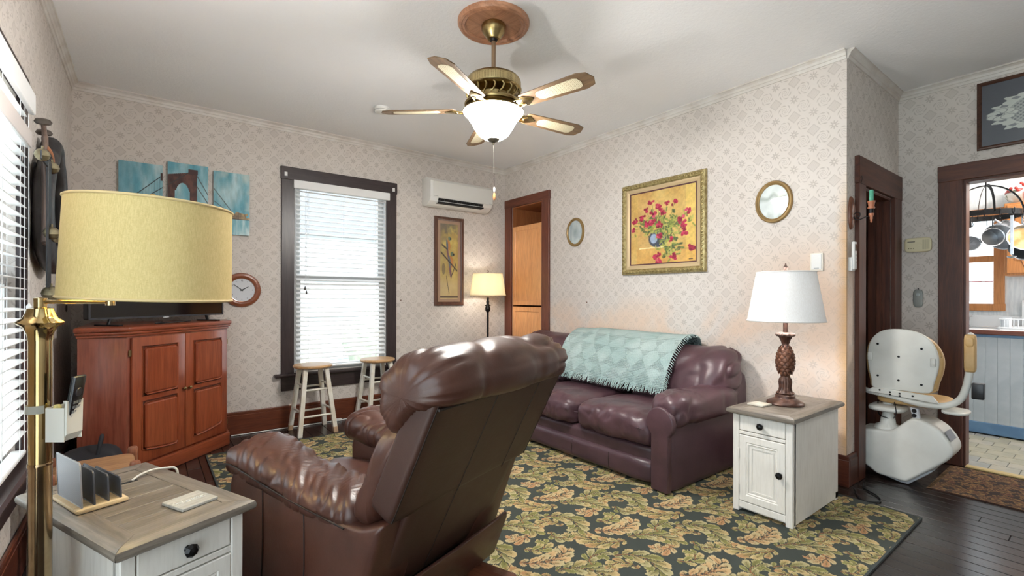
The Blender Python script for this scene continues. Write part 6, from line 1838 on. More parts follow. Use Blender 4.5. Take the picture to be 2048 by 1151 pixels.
# back shell (rounded outline), bolts, cushion behind it
sh_ = [(1.082, 0.800), (1.080, 0.860), (1.066, 0.920), (1.030, 0.970), (0.985, 0.995), (0.93, 1.003), (0.870, 1.000), (0.810, 0.984), (0.762, 0.945), (0.730, 0.885), (0.718, 0.820), (0.724, 0.745), (0.742, 0.675), (0.762, 0.612), (0.893, 0.606), (1.045, 0.604), (1.062, 0.660), (1.076, 0.730)]
shp = [(p.x, p.y) for p in smooth_path([(a, b, 0) for a, b in lp(sh_)], 3, True)]
ms = T(-0.090, 0, 0)
G().bprism(shp, -0.012, 0.012, 'x', 0.009, 3, ms).build('back_shell', M_lift, lift, 45)
cshp = [((y + OY - 0.895) * 1.10 + 0.895 - OY, (z - 0.8) * 0.96 + 0.790) for y, z in shp]
G().bprism(cshp, 0.014, 0.075, 'x', 0.020, 3, ms).build('back_cushion', M_tan, lift, 45)
for (y, z) in ((1.025, 0.900), (0.80, 0.885), (0.915, 0.825), (1.025, 0.690), (0.915, 0.672), (0.80, 0.660)):
    o = G().lathe([(0.007, 0), (0.0065, 0.003), (0.003, 0.004), (0, 0.002)], 14, T(-0.1022, y - OY, z) @ RY(-PI / 2)).build('bolt', M_blackknob, lift, 50)
for (y, z) in ((1.066, 0.815), (0.745, 0.805)):
    G().box((-0.114, y - OY - 0.013, z - 0.026), (-0.100, y - OY + 0.013, z + 0.026), 0.005, 2).build('back_clip', M_lift, lift, 40)
G().bprism(lp([(1.05, 0.612), (0.745, 0.600), (0.715, 0.555), (1.085, 0.580)]), -0.118, -0.098, 'x', 0.004, 1).build('hinge_bracket', M_lift, lift, 35)
for (y, z) in ((1.01, 0.598), (0.955, 0.592), (0.955, 0.577), (0.905, 0.590), (0.905, 0.575), (0.84, 0.585)):
    G().lathe([(0.006, 0), (0.0055, 0.003), (0, 0.003)], 12, T(-0.1185, y - OY, z) @ RY(-PI / 2)).build('bolt', M_blackknob, lift, 50)
arm_ = smooth_path([(0, 1.02 - OY, 0.572), (0, 0.93 - OY, 0.560), (0, 0.83 - OY, 0.540), (0, 0.74 - OY, 0.538), (0, 0.67 - OY, 0.556), (0, 0.622 - OY, 0.600), (0, 0.600 - OY, 0.662), (0, 0.588 - OY, 0.730), (0, 0.583 - OY, 0.790)], 5)
G().tube([(p.x - 0.088, p.y, p.z) for p in arm_], 0.019, 12, sy=0.75).build('arm_tube', M_lift, lift, 60)
G().tube([(-0.088, 1.02 - OY, 0.572), (-0.080, 1.07 - OY, 0.575), (0.0, 1.16 - OY, 0.58)], 0.018, 12).build('arm_tube', M_lift, lift, 60)
V, F = cushion((-0.118, 0.553 - OY, 0.765), (-0.060, 0.606 - OY, 0.990), ex=(4, 6, 10), n=12)
from_vf(V, F, 'arm_pad', M_tan, lift)
V, F = cushion((-0.126, 0.560 - OY, 0.915), (-0.110, 0.598 - OY, 0.975), e=2.4, n=8)
from_vf(V, F, 'pad_knob', M_tan, lift)
G().lathe([(0.016, 0), (0.010, 0.010), (0, 0.014)], 12, T(-0.088, 0.578 - OY, 0.988)).build('joystick', M_lift, lift, 50)
G().box((-0.115, 0.518 - OY, 0.612), (-0.060, 0.572 - OY, 0.705), 0.006, 2).build('sensor_box', M_tvplastic, lift, 40)
V, F = cushion((-0.15, 0.585 - OY, 0.500), (0.05, 0.71 - OY, 0.530), ex=(3, 3, 3), n=10)
from_vf(V, F, 'footrest_flap', M_lift, lift)
G().bprism(lp([(0.868, 0.50), (0.826, 0.50), (0.815, 0.43), (0.85, 0.43)]), -0.06, -0.03, 'x', 0.004, 1).build('control_box', M_liftgrey, lift)
for z in (0.483, 0.453): G().lathe([(0.013, 0), (0.012, 0.004), (0, 0.003)], 16, T(-0.0602, 0.845 - OY, z) @ RY(-PI / 2)).build('socket', M_blackknob, lift, 50)
g = G(); g.tube(smooth_path([(0.0, 1.05 - OY, 0.52), (-0.06, 1.03 - OY, 0.43), (-0.02, 0.99 - OY, 0.40)], 5), 0.0035, 6); g.tube(smooth_path([(-0.05, 0.95 - OY, 0.53), (-0.09, 0.93 - OY, 0.46), (-0.04, 0.955 - OY, 0.41)], 5), 0.003, 6)
g.build('cable', M_blackknob, lift, 60)

# cords on the floor by the column
tag(G().tube(smooth_path([(3.52, 1.06, 0.006), (3.40, 1.00, 0.006), (3.36, 0.95, 0.0065), (3.42, 0.90, 0.006), (3.50, 0.93, 0.006), (3.58, 1.02, 0.006), (3.68, 1.055, 0.006)], 7), 0.0042, 6).build('power_cord', M_tvplastic, None, 60), 'black power cord looped on the floor at the foot of the wall corner', 'cord')
tag(G().tube(smooth_path([(-0.395, 1.70, 0.01), (-0.33, 1.72, 0.18), (-0.30, 1.78, 0.30), (-0.33, 1.86, 0.36), (-0.41, 1.90, 0.33), (-0.418, 1.92, 0.2)], 7), 0.006, 8).build('power_cord', M_tvplastic, None, 60), 'black lamp cord looping against the left wall behind the brass pole', 'cord')

# ------------------------------------------------------------------ remote caddy on the brass pole
M_cad = mat('white_caddy', (222, 220, 212), 0.5)
cy_ = thing('remote_caddy', 'white plastic remote caddy strapped to the brass lamp pole', 'caddy', (-0.164, 1.639, 0.840), -0.6545)
g = G()
prof = [(-0.026, 0.0), (0.012, 0.0), (0.024, 0.018), (0.026, 0.10), (0.021, 0.10), (0.019, 0.020), (0.010, 0.005), (-0.022, 0.005), (-0.022, 0.085), (-0.026, 0.085)]
g.prism(prof, -0.022, 0.022, 'y')
g.box((-0.026, -0.0245, 0.0), (0.020, -0.0222, 0.084)); g.box((-0.026, 0.0222, 0.0), (0.020, 0.0245, 0.092))
g.build('pocket', M_cad, cy_)
strap = [(-0.0655 + 0.0255 * math.cos(a), -0.0005 + 0.0255 * math.sin(a)) for a in np.linspace(0.4, 2 * PI - 0.4, 30)]
P = np.zeros((30, 2, 3))
for i, (a, b) in enumerate(strap): P[i, 0] = (a, b, 0.068); P[i, 1] = (a, b, 0.088)
G().grid(P).build('strap', translucent('clear_strap', (220, 218, 206), 0.4), cy_, 180)
rm = thing('tv_remote', 'slim black television remote standing in the white caddy', 'remote control', (-0.158, 1.634, 0.847), -0.6545 + 0.15)
rmm = RY(0.16)
G().box((-0.006, -0.019, 0.0), (0.006, 0.019, 0.155), 0.003, 2, rmm).build('body', mat('remote_black', (30, 32, 36), 0.25), rm, 40)
G().frame(0.04, 0.156, [(0, 0), (0, 0.001), (0.002, 0.001), (0.002, 0)], rmm @ T(0, 0, 0.0775) @ RZ(PI / 2)).build('silver_edge', mat('silver_edge', (176, 180, 186), 0.25, 0.8), rm)
for k in range(4):
    for j in range(3): G().box((0.006, -0.012 + j * 0.009, 0.05 + k * 0.012), (0.0072, -0.006 + j * 0.009, 0.057 + k * 0.012), m=rmm).build('button', mat('remote_button', (120, 124, 130), 0.4) if (k, j) == (0, 0) else bpy.data.materials['remote_button'], rm)
G().lathe([(0.011, 0), (0.010, 0.0015), (0.006, 0.001), (0, 0.001)], 20, rmm @ T(0.0061, 0, 0.115) @ RY(PI / 2)).build('dial', mat('remote_dial', (60, 62, 68), 0.3), rm)
nb = tag(G().lathe([(0.0085, 0.0), (0.009, 0.075), (0.006, 0.082), (0, 0.083)], 16).build('marker_pen', mat('pale_yellow_plastic', (226, 214, 142), 0.5), None, 50, (-0.180, 1.651, 0.8455), (0, 0, 0)), 'pale yellow pen tucked in the white caddy against the brass pole', 'pen')

# ------------------------------------------------------------------ rush-seated chair behind the left table
ch = thing('rush_stool', 'low stool with woven rush seat between the left table and cherry cabinet', 'stool', (-0.195, 2.955, 0.0005), 0.05)
M_post = wood('stool_post', (128, 76, 54), (150, 96, 70), 'z', 0.4)
M_rush = mat('woven_rush', (168, 124, 84), 0.8, c2=(134, 94, 62), ns=8, st=(1, 30, 1), bump=0.4, bs=60, bst=(1, 12, 1))
for sx in (-1, 1):
    for sy in (-1, 1):
        G().lathe([(0.017, 0.0), (0.020, 0.05), (0.021, 0.40), (0.021, 0.428), (0.017, 0.436), (0, 0.437)], 20, T(sx * 0.145, sy * 0.14, 0)).build('post', M_post, ch, 40)
V, F = cushion((-0.150, -0.145, 0.375), (0.150, 0.145, 0.412), ex=(9, 9, 3), n=16)
from_vf(V, F, 'rush_seat', M_rush, ch)
for sx in (-1, 1):
    G().tube([(sx * 0.145, -0.14, 0.18), (sx * 0.145, 0.14, 0.18)], 0.010, 10).build('rung', M_post, ch, 60)
    G().tube([(-0.145, sx * 0.14, 0.13), (0.145, sx * 0.14, 0.13)], 0.010, 10).build('rung', M_post, ch, 60)

# ------------------------------------------------------------------ harness collar and sleigh bells on the left wall
M_hl = mat('black_harness_leather', (46, 44, 46), 0.42, c2=(88, 86, 86), ns=14, lo=0.5, hi=0.8, bump=0.3, bs=40)
hc = thing('horse_collar', 'worn black leather horse collar hanging on the left wall', 'horse collar', (-0.395, 3.44, 1.655))
n = 48; k_ = 18
P = np.zeros((n, k_, 3))
for i in range(n):
    a = 2 * PI * i / n
    r_y = 0.265 * (1 - 0.22 * math.sin(a)); yy = r_y * math.cos(a); zz = 0.275 * math.sin(a) + (0.05 if math.sin(a) > 0.95 else 0)
    cn = Vector((0, math.cos(a), 1.2 * math.sin(a))).normalized()
    rr = 0.062 if math.sin(a) < 0.6 else 0.048
    for j in range(k_):
        b = 2 * PI * j / k_
        P[i, j] = (math.cos(b) * 0.040, yy + cn.y * math.sin(b) * rr, zz + cn.z * math.sin(b) * rr)
P[..., 0] += vnoise(P, 9, 3) * 0.004
G().grid(P, True, True).build('padded_collar', M_hl, hc, 180)
G().box((-0.044, -0.20, -0.21), (-0.034, 0.20, 0.20), 0.004).build('backing_leather', M_hl, hc)
M_tanleather = mat('tan_strap_leather', (164, 104, 66), 0.5)
hm_ = thing('harness_hames', 'brown wooden hames with metal knobs hung over the horse collar', 'hames', (-0.362, 2.90, 1.625))
M_hame = wood('hame_wood', (92, 74, 66), (120, 100, 90), 'z', 0.5)
M_knob = mat('dull_iron_knob', (92, 84, 78), 0.35, 0.6)
for dx, dy, dz in ((0.0, 0.0, 0.0), (-0.018, 0.17, -0.005)):
    pts = smooth_path([(dx, dy + 0.0, 0.335 + dz), (dx - 0.002, dy + 0.055, 0.285 + dz), (dx - 0.004, dy + 0.075, 0.20 + dz), (dx - 0.004, dy + 0.085, 0.0), (dx - 0.004, dy + 0.07, -0.18)], 6)
    G().tube(pts, [0.013] * 6 + [0.017] * (len(pts) - 6), 10, sy=0.7).build('hame', M_hame, hm_, 60)
    G().lathe([(0.0, -0.012), (0.026, -0.008), (0.030, 0.0), (0.024, 0.010), (0.010, 0.014), (0, 0.015)], 24, T(dx, dy - 0.004, 0.338 + dz) @ RX(0.5)).build('knob', M_knob, hm_, 50)
G().tube(smooth_path([(0.006, 0.06, 0.245), (0.012, 0.14, 0.235), (0.004, 0.27, 0.222), (-0.008, 0.36, 0.205)], 6), 0.010, 8, sy=0.35).build('tan_strap', M_tanleather, hm_, 60)
G().tube([(-0.008, 0.362, 0.220), (-0.002, 0.372, 0.205), (-0.008, 0.365, 0.188)], 0.006, 8).build('buckle', M_knob, hm_, 60)

sb = thing('sleigh_bells', 'long black strap of round sleigh bells hanging beside the left window', 'sleigh bells', (-0.345, 2.90, 1.50))
M_bell = mat('tarnished_bell', (168, 158, 128), 0.3, 0.75, c2=(130, 120, 96), ns=20)
M_strap = mat('black_strap', (34, 34, 38), 0.45)
G().box((-0.004, -0.035, -0.26), (0.004, 0.045, 0.30), 0.002).build('strap', M_strap, sb)
G().box((-0.003, -0.19, 0.262), (0.003, 0.12, 0.30), 0.002).build('cross_strap', M_strap, sb)
G().box((-0.003, -0.03, -0.012), (0.003, 0.29, 0.014), 0.002).build('cross_strap', M_strap, sb)
def bell(x, y, z, r):
    b = G().lathe([(0, -r), (r * 0.5, -r * 0.87), (r * 0.87, -r * 0.5), (r, -0.05 * r), (r * 1.06, 0), (r, 0.05 * r), (r * 0.87, r * 0.5), (r * 0.5, r * 0.87), (0, r)], 24, T(x, y, z) @ RX(0.25)).build('bell', M_bell, sb, 40)
    G().lathe([(r * 1.01, -0.004), (r * 1.01, 0.004)], 20, T(x, y, z) @ RX(PI / 2) @ Matrix.Diagonal((1.0, 1.0, 0.5, 1))).build('bell_slot', M_black, b, 60) if r > 0.02 else None
    G().tube([(x, y + r * 0.2, z + r), (x, y + r * 0.2, z + r + 0.012)], 0.004, 6).build('bell_shank', M_bell, b)
bell(0.0, -0.16, 0.285, 0.026); bell(0.0, 0.09, 0.285, 0.027)
bell(0.010, 0.00, -0.02, 0.028); bell(0.0, 0.26, -0.015, 0.026)
bell(0.006, 0.02, -0.285, 0.032)
kr = thing('key_hook_tag', 'small ring with a pale tag hanging below the harness', 'key ring', (XL + 0.006, 4.46, 1.13))
G().tube([(0, 0.022 * math.cos(a), 0.022 * math.sin(a) - 0.01) for a in np.linspace(0, 2 * PI, 20)[:-1]], 0.003, 6, closed=True).build('ring', M_knob, kr, 60)
G().box((-0.003, -0.02, 0.014), (0.003, 0.02, 0.05), 0.002).build('tag', M_white, kr)
G().tube([(-0.0055, 0, 0.058), (0.004, 0, 0.056)], 0.003, 6).build('nail', M_knob, kr)

# dark cloth bag on the floor in the corner
V, F = cushion((-0.16, -0.22, 0.0), (0.16, 0.22, 0.34), ex=(4, 4, 3), n=22, disp=lambda W, N: vnoise(W, 7, 5) * 0.02)
bg = thing('cloth_bag', 'black cloth bag slumped on the floor against the left wall', 'bag', (-0.262, 3.50, 0.012))
from_vf(V, F, 'bag_body', mat('navy_black_cloth', (26, 27, 34), 0.8), bg)
G().tube(smooth_path([(0.05, -0.10, 0.33), (0.06, -0.06, 0.40), (0.06, 0.06, 0.40), (0.05, 0.10, 0.33)], 6), 0.009, 8).build('handle', bpy.data.materials['navy_black_cloth'], bg, 60)

# ------------------------------------------------------------------ kitchen things
M_orn = wood('oak_groove', (126, 76, 38), (140, 86, 44), 'z', 0.5)
uc = thing('wall_cupboard', 'oak kitchen wall cupboard with scalloped groove doors above the sink', 'cupboard', (KX - 0.002, 0.30, 1.41))
G().box((-0.30, -0.70, 0.0), (0.0, 0.408, 0.655), 0.003).build('carcass', M_oak, uc)
for y0, y1 in ((-0.33, 0.025), (0.035, 0.39)):
    d = G().box((-0.318, y0, 0.02), (-0.3005, y1, 0.635), 0.004).build('cupboard_door', M_oak, uc)
    a, b, z0, z1 = y0 + 0.05, y1 - 0.05, 0.08, 0.575
    s = 0.06
    loop = [(a, z0 + s), (a + s * 0.7, z0 + s * 0.9), (a + s, z0 + 0.0), (b - s, z0), (b - s * 0.7, z0 + s * 0.9), (b, z0 + s), (b, z1 - s), (b - s * 0.7, z1 - s * 0.9), (b - s, z1), (a + s, z1), (a + s * 0.7, z1 - s * 0.9), (a, z1 - s)]
    G().tube([(-0.3185, p, q) for p, q in loop], 0.004, 6, closed=True).build('groove', M_orn, d, 60)
    G().lathe([(0.006, 0), (0.012, 0.012), (0.010, 0.020), (0, 0.022)], 12, T(-0.318, (y0 + 0.03) if y0 > 0 else (y1 - 0.03), 0.07) @ RY(-PI / 2)).build('knob', M_white, d, 50)

tu = thing('soup_tureen', 'white lidded dish with red birds on top of the oak wall cupboard', 'tureen', (6.36, 0.585, 2.0655))
M_china = vcol_mat('painted_china', 0.25)
def china(P):
    C = np.zeros(P.shape[:-1] + (3,)) + np.array((232, 230, 222.0))
    n = vnoise(P, 42, 3); C = np.where((n > 0.42)[..., None], np.array((96, 120, 84.0)), C)
    n = vnoise(P, 30, 9); C = np.where((n > 0.55)[..., None], np.array((176, 62, 58.0)), C)
    return C
prof = [(0.0, 0.0), (0.07, 0.0), (0.075, 0.012), (0.12, 0.045), (0.14, 0.08), (0.142, 0.09), (0.12, 0.12), (0.08, 0.145), (0.03, 0.158), (0.0, 0.16)]
P = np.zeros((48, len(prof), 3))
for i in range(48):
    for j, (r, z) in enumerate(prof): P[i, j] = (r * math.cos(2 * PI * i / 48), r * math.sin(2 * PI * i / 48), z)
g = G().grid(P, True, False)
me = bpy.data.meshes.new('dish'); me.from_pydata(g.v, [], g.f)
ca = me.color_attributes.new('Col', 'FLOAT_COLOR', 'POINT'); C = china(P) / 255.0; L_ = np.where(C <= 0.04045, C / 12.92, ((C + 0.055) / 1.055) ** 2.4)
ca.data.foreach_set('color', np.concatenate([L_, np.ones(L_.shape[:2] + (1,))], -1).reshape(-1).astype(np.float32))
link('dish', me, M_china, tu, 60)
M_redbird = mat('red_bird_glaze', (186, 62, 56), 0.3)
for (bx, by, bz, rz) in ((0.0, 0.0, 0.160, 0.3), (-0.115, 0.03, 0.100, 0.8), (-0.08, 0.10, 0.105, 2.0)):
    V, F = cushion((-0.018, -0.035, 0.0), (0.018, 0.030, 0.034), e=2.2, n=8); b = from_vf(V, F, 'bird', M_redbird, tu)
    b.location = (bx, by, bz); b.rotation_euler = (0, 0, rz)
    V, F = cushion((-0.012, 0.018, 0.022), (0.012, 0.044, 0.048), e=2.1, n=6); from_vf(V, F, 'bird_head', M_redbird, b)
    G().prism([(-0.03, 0.01), (-0.075, 0.0), (-0.075, 0.012), (-0.03, 0.022)], -0.008, 0.008, 'x').build('bird_tail', M_redbird, b)

fa = thing('kitchen_faucet', 'chrome faucet at the kitchen sink', 'faucet', (6.425, 0.99, 0.9305))
M_chrome = mat('chrome', (216, 218, 222), 0.12, 1.0)
G().lathe([(0.028, 0), (0.028, 0.008), (0.018, 0.014), (0.016, 0.05), (0.022, 0.056), (0.022, 0.08), (0.010, 0.088), (0, 0.089)], 24).build('base', M_chrome, fa, 40)
G().tube(smooth_path([(0, 0, 0.06), (-0.04, 0.02, 0.085), (-0.12, 0.05, 0.085), (-0.14, 0.06, 0.062)], 6), 0.010, 10).build('spout', M_chrome, fa, 60)
G().tube([(0, 0, 0.085), (0.0, -0.05, 0.105)], 0.007, 8).build('lever', M_chrome, fa, 60)
sk = thing('kitchen_sink', 'steel-rimmed sink set in the white kitchen counter', 'sink', (6.18, 1.02, 0.9305))
G().frame(0.62, 0.40, [(0, 0), (0.002, 0.004), (0.018, 0.005), (0.020, 0)], RX(-PI / 2) @ RY(PI / 2)).build('rim', M_chrome, sk)
G().box((-0.18, -0.29, 0.0), (0.18, 0.29, 0.0015)).build('basin', mat('sink_steel', (150, 152, 156), 0.3, 0.9), sk)

dr_ = thing('dish_rack', 'clear plastic dish rack on the white kitchen counter', 'dish rack', (6.26, 0.47, 0.931))
M_clear = mat('frosted_plastic', (214, 218, 222), 0.3)
G().box((-0.16, -0.27, 0.0), (0.16, 0.27, 0.015), 0.004).build('tray', M_clear, dr_)
for k in range(19):
    G().tube([(-0.15, -0.252 + k * 0.028, 0.015), (-0.155, -0.252 + k * 0.028, 0.085)], 0.003, 6).build('tine', M_clear, dr_)
    G().tube([(0.15, -0.252 + k * 0.028, 0.015), (0.155, -0.252 + k * 0.028, 0.085)], 0.003, 6).build('tine', M_clear, dr_)
G().tube([(-0.155, -0.26, 0.087), (-0.155, 0.26, 0.087), (0.155, 0.26, 0.087), (0.155, -0.26, 0.087)], 0.004, 6, closed=True).build('top_rail', M_clear, dr_)
G().lathe([(0.035, 0.014), (0.038, 0.10), (0.034, 0.10), (0.032, 0.02)], 20, T(-0.10, 0.22, 0)).build('cutlery_cup', M_clear, dr_, 40)
tag(G().box((-0.006, -0.19, 0), (0.006, 0.19, 0.255), 0.004, 2, RY(0.06)).build('cutting_board', mat('white_board', (234, 236, 238), 0.35), None, 40, (6.440, 0.43, 0.9315)), 'white cutting board leaning on the kitchen backsplash', 'cutting board')

# hanging pot rack
RXc, RYc, RZc = 5.60, 0.748, 1.90
pr_ = thing('pot_rack', 'black iron hanging pot rack with curved straps in the kitchen', 'pot rack', (RXc, RYc, RZc))
M_rack = mat('rack_iron', (28, 28, 30), 0.4, 0.5)
rr = 0.228
n = 56
vv = []; ff = []
for i in range(n):
    a = 2 * PI * i / n
    for (r, z) in ((rr, -0.022), (rr, 0.022), (rr - 0.004, 0.022), (rr - 0.004, -0.022)): vv.append((r * math.cos(a), r * math.sin(a), z))
for i in range(n):
    j = (i + 1) % n
    for q in range(4): ff.append((4 * i + q, 4 * j + q, 4 * j + (q + 1) % 4, 4 * i + (q + 1) % 4))
G().add(vv, ff).build('ring_band', M_rack, pr_, 40)
for a0 in (0.35, 0.35 + PI / 2):
    pts = [(rr * math.cos(t) * math.cos(a0), rr * math.cos(t) * math.sin(a0), 0.25 * math.sin(t)) for t in np.linspace(0, PI, 26)]
    G().tube(pts, 0.012, 8, sy=0.2).build('arched_strap', M_rack, pr_, 60)
G().tube([(0, 0, 0.245), (0, 0, 0.31)], 0.005, 8).build('eye_bolt', M_rack, pr_)
G().tube([(0, 0.026 * math.cos(a), 0.33 + 0.026 * math.sin(a)) for a in np.linspace(0, 2 * PI, 22)[:-1]], 0.0045, 8, closed=True).build('ring', M_rack, pr_, 60)
for k in range(16):
    o = G().tube([(0.007 * math.cos(a) , 0.0, 0.014 * math.sin(a)) for a in np.linspace(0, 2 * PI, 14)[:-1]], 0.0022, 6, closed=True).build('chain_link', M_rack, pr_, 60)
    o.location = (0, 0, 0.362 + 0.0245 * k); o.rotation_euler = (0, 0, (k % 2) * PI / 2)
G().tube(smooth_path([(0, 0, 0.75), (0, 0.02, 0.78), (0, 0.0, 0.80), (0, 0.0, 0.8885)], 5), 0.005, 8).build('ceiling_hook', M_rack, pr_, 60)
G().tube([(0, 0, 0.245), (0, 0, 0.02)], 0.0045, 6).build('centre_chain', M_rack, pr_)
hook_me = None
for k in range(16):
    a = 2 * PI * k / 16 + 0.1
    if hook_me is None:
        o = G().tube(smooth_path([(0.006, 0, 0.030), (0.010, 0, 0.015), (0.004, 0, -0.02), (-0.002, 0, -0.045), (0.010, 0, -0.062), (0.026, 0, -0.050)], 5), 0.003, 6).build('hook', M_rack, pr_, 60); hook_me = o.data
    else:
        o = bpy.data.objects.new('hook', hook_me); COL.objects.link(o); o.parent = pr_
    o.location = (rr * math.cos(a), rr * math.sin(a), 0); o.rotation_euler = (0, 0, a)
M_steel = mat('stainless_steel', (206, 210, 216), 0.25, 0.75, c2=(188, 194, 202), ns=14)
M_brasspan = mat('golden_pan', (164, 136, 88), 0.3, 0.8, c2=(196, 176, 136), ns=14)
def view_dir(az, el_): return RZ(az) @ RX(el_)
def pan(name, label, loc, R, r, depth, m_out, m_in, handle, cat, m_handle=None):
    p = thing(name, label, cat, loc)
    mm = R
    G().lathe([(r * 0.86, depth), (r * 0.93, depth * 0.9), (r, 0.0), (r + 0.004, -0.002), (r - 0.003, 0.0), (r * 0.90, depth * 0.88), (0, depth * 0.9)], 40, mm).build('body', m_out, p, 40)
    G().lathe([(0, depth * 0.97), (r * 0.85, depth * 0.985)], 40, mm).build('base', m_out, p)
    G().lathe([(0, depth * 0.86), (r * 0.88, depth * 0.86), (r * 0.88, depth * 0.87), (0, depth * 0.87)], 40, mm).build('inside', m_in, p)
    G().tube([mm @ Vector(q) for q in handle], 0.008, 8, sy=0.5).build('handle', m_handle or M_steel, p, 60)
    return p
ORI = T(0, 0, 0)
# openings face the camera side (-x) and a little to either side
def face(az, tilt): return RZ(az) @ RY(tilt) @ RY(PI / 2)
pan('saucepan', 'polished steel saucepan hanging on the left of the pot rack', (5.386, 0.680, 1.695), face(0.45, 0.05), 0.070, 0.11, M_steel, mat('pan_dark', (140, 144, 148), 0.3, 0.6), [(-0.070, 0, 0.0), (-0.11, 0, -0.004), (-0.165, 0, -0.01)], 'saucepan', M_rack)
pan('stock_pot', 'large dull steel pot hanging behind the golden pan', (5.76, 0.680, 1.725), face(-0.5, -0.5), 0.115, 0.12, M_steel, M_steel, [(-0.115, -0.03, 0.02), (-0.155, 0.0, 0.02), (-0.115, 0.03, 0.02)], 'pot')
pan('frying_pan', 'golden-bottomed frying pan hanging at the right of the pot rack', (5.535, 0.510, 1.690), face(0.35, 0.35), 0.110, 0.035, M_steel, M_brasspan, [(-0.10, 0.0, 0.0), (-0.13, 0.01, 0.0), (-0.20, 0.0, 0.01)], 'frying pan')
pan('skillet', 'shallow steel skillet hanging under the golden pan', (5.58, 0.500, 1.615), face(0.2, 0.4), 0.115, 0.04, M_steel, mat('skillet_dark', (70, 74, 78), 0.35, 0.6), [(-0.11, 0, 0), (-0.20, 0, 0)], 'skillet')
stn = thing('strainer', 'wire mesh strainer hanging at the left end of the pot rack', 'strainer', (5.376, 0.806, 1.655))
Rm = face(0.3, 0.1)
G().tube([Rm @ Vector((0.058 * math.cos(a), 0.058 * math.sin(a), 0)) for a in np.linspace(0, 2 * PI, 30)[:-1]], 0.0035, 8, closed=True).build('rim', M_steel, stn, 60)
G().lathe([(0.057, 0.0), (0.052, 0.02), (0.035, 0.042), (0.0, 0.052)], 28, Rm, None, False).build('mesh_bowl', mesh_mat('strainer_mesh', (176, 182, 190)), stn, 60)
G().tube([(0, 0, 0.058), (0.01, 0.005, 0.13)], 0.0025, 6).build('wire_handle', M_steel, stn)
G().tube([(0.01, 0.005, 0.13), (0.012, 0.006, 0.205)], 0.009, 10).build('grip', M_rack, stn, 60)
sl = thing('steel_ladle', 'steel utensil handle hanging straight down beside the frying pan', 'ladle', (5.440, 0.578, 1.60))
G().box((-0.003, -0.010, -0.05), (0.003, 0.010, 0.262), 0.002).build('handle', M_steel, sl)
G().lathe([(0.0, 0.0), (0.02, 0.004), (0.03, 0.016), (0.028, 0.018), (0, 0.006)], 20, T(0.0, 0, -0.08)).build('bowl', M_steel, sl, 50)

# unseen dome lamp added to brighten the kitchen
kl = thing('added_kitchen_lamp', 'unseen white dome lamp added to brighten the kitchen', 'added lamp', (5.6, -0.3, ZC))
G().lathe([(0.0, -0.10), (0.08, -0.092), (0.14, -0.06), (0.16, -0.015), (0.16, -0.004)], 36).build('dome', translucent('dome_glass', (244, 240, 228), 0.3), kl, 60)
G().lathe([(0.165, -0.006), (0.17, -0.003), (0.165, 0.0)], 36, None, None, False).build('rim', M_antbrass, kl, 50)
point('added_kitchen_light', (0, 0, -0.16), 38, (1.0, 0.95, 0.88), 0.1, kl)

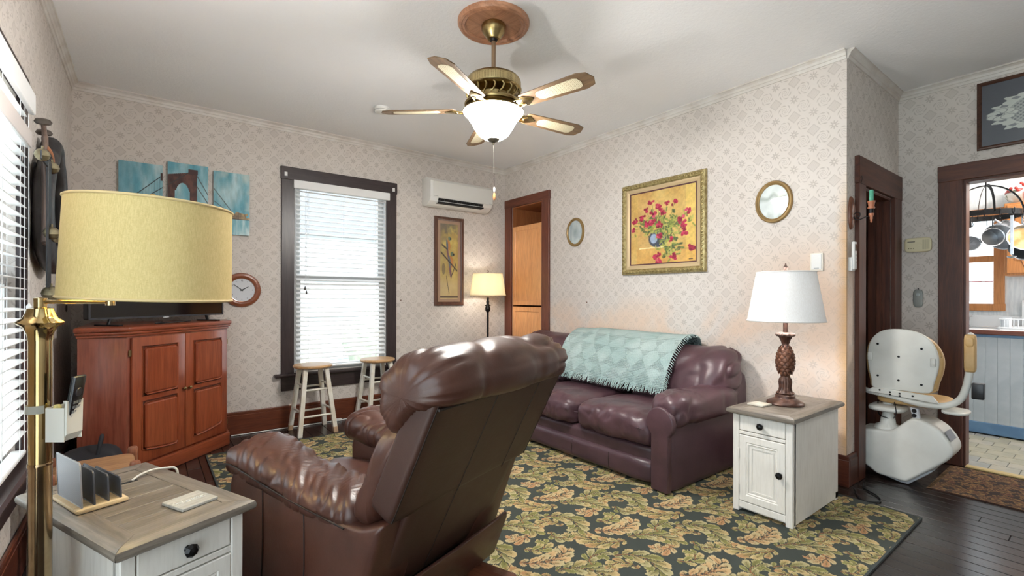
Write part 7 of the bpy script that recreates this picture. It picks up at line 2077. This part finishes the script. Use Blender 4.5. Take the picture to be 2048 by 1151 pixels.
# ------------------------------------------------------------------ outside the windows
M_lawn = mat('pale_gravel_ground', (216, 214, 206), 0.95, c2=(200, 200, 190), ns=3)
struct(boxobj('ground', (-14, -14, -0.65), (22, 26, -0.6), M_lawn))
M_siding = mat('white_siding', (222, 226, 230), 0.6)
nh = thing('neighbour_house', 'pale clapboard house seen through the far window blind', 'house', (3.0, 10.5, -0.6))
G().box((-3.2, 0.02, 0), (3.6, 4.0, 3.1)).build('walls', M_siding, nh)
me = None
for k in range(20):
    if me is None: o = G().cbox((0.2, 0, 0), (6.8, 0.03, 0.148), 0.004).build('siding_board', M_siding, nh); me = o.data
    else: o = bpy.data.objects.new('siding_board', me); COL.objects.link(o); o.parent = nh
    o.location = (0, 0, 0.08 + 0.152 * k); o.rotation_euler = (-0.08, 0, 0)
G().prism([(-3.6, 3.1), (4.0, 3.1), (0.2, 5.0)], -0.3, 4.2, 'y').build('roof', mat('grey_shingle', (140, 140, 144), 0.8), nh)
for wx in (-0.9, 1.7):
    w_ = G().frame(0.95, 1.5, [(0, 0), (0, 0.06), (0.08, 0.06), (0.08, 0)], T(wx, -0.02, 1.85)).build('window', M_white, nh)
    G().cbox((wx, -0.03, 1.85), (0.8, 0.02, 1.36)).build('window_pane', mat('far_glass', (120, 132, 140), 0.1) if wx < 0 else bpy.data.materials['far_glass'], w_)
M_leaf = mat('shrub_leaf', (176, 182, 168), 0.8, c2=(196, 200, 188), ns=8)
for (bx, by, s, lab) in ((1.6, 8.6, 0.75, 'round green shrub left of the neighbouring house windows'), (3.9, 8.9, 0.95, 'larger green shrub before the neighbouring house')):
    sb_ = thing('shrub', lab, 'shrub', (bx, by, -0.6))
    V, F = cushion((-s, -s, 0.1), (s, s, 1.7 * s), e=2.1, n=20, disp=lambda W, N: vnoise(W, 5, 3) * 0.14 + vnoise(W, 13, 5) * 0.06)
    from_vf(V, F, 'foliage', M_leaf, sb_)
    G().tube([(0, 0, 0), (0, 0, 0.4)], 0.05, 8).build('stem', M_doorwood, sb_)
M_porch = wood('porch_post_wood', (104, 72, 64), (124, 90, 80), 'z', 0.6)
M_porchg = wood('porch_post_grey', (96, 92, 94), (120, 116, 116), 'z', 0.6)
for k, (px_, py_, c, lab) in enumerate(((-1.35, 4.2, 0, 'brown porch post outside the left window, nearest the pane edge'), (-1.5, 5.4, 1, 'grey porch post outside the left window, between two brown ones'), (-1.4, 6.6, 0, 'far brown porch post outside the left window'))):
    po = thing('porch_post', lab, 'post', (px_, py_, -0.6), 0, 'porch posts outside the left window')
    G().box((-0.09, -0.09, 0.12), (0.09, 0.09, 3.2), 0.01).build('shaft', M_porchg if c else M_porch, po)
    G().box((-0.12, -0.12, 0), (0.12, 0.12, 0.14), 0.01).build('plinth', M_porch, po)
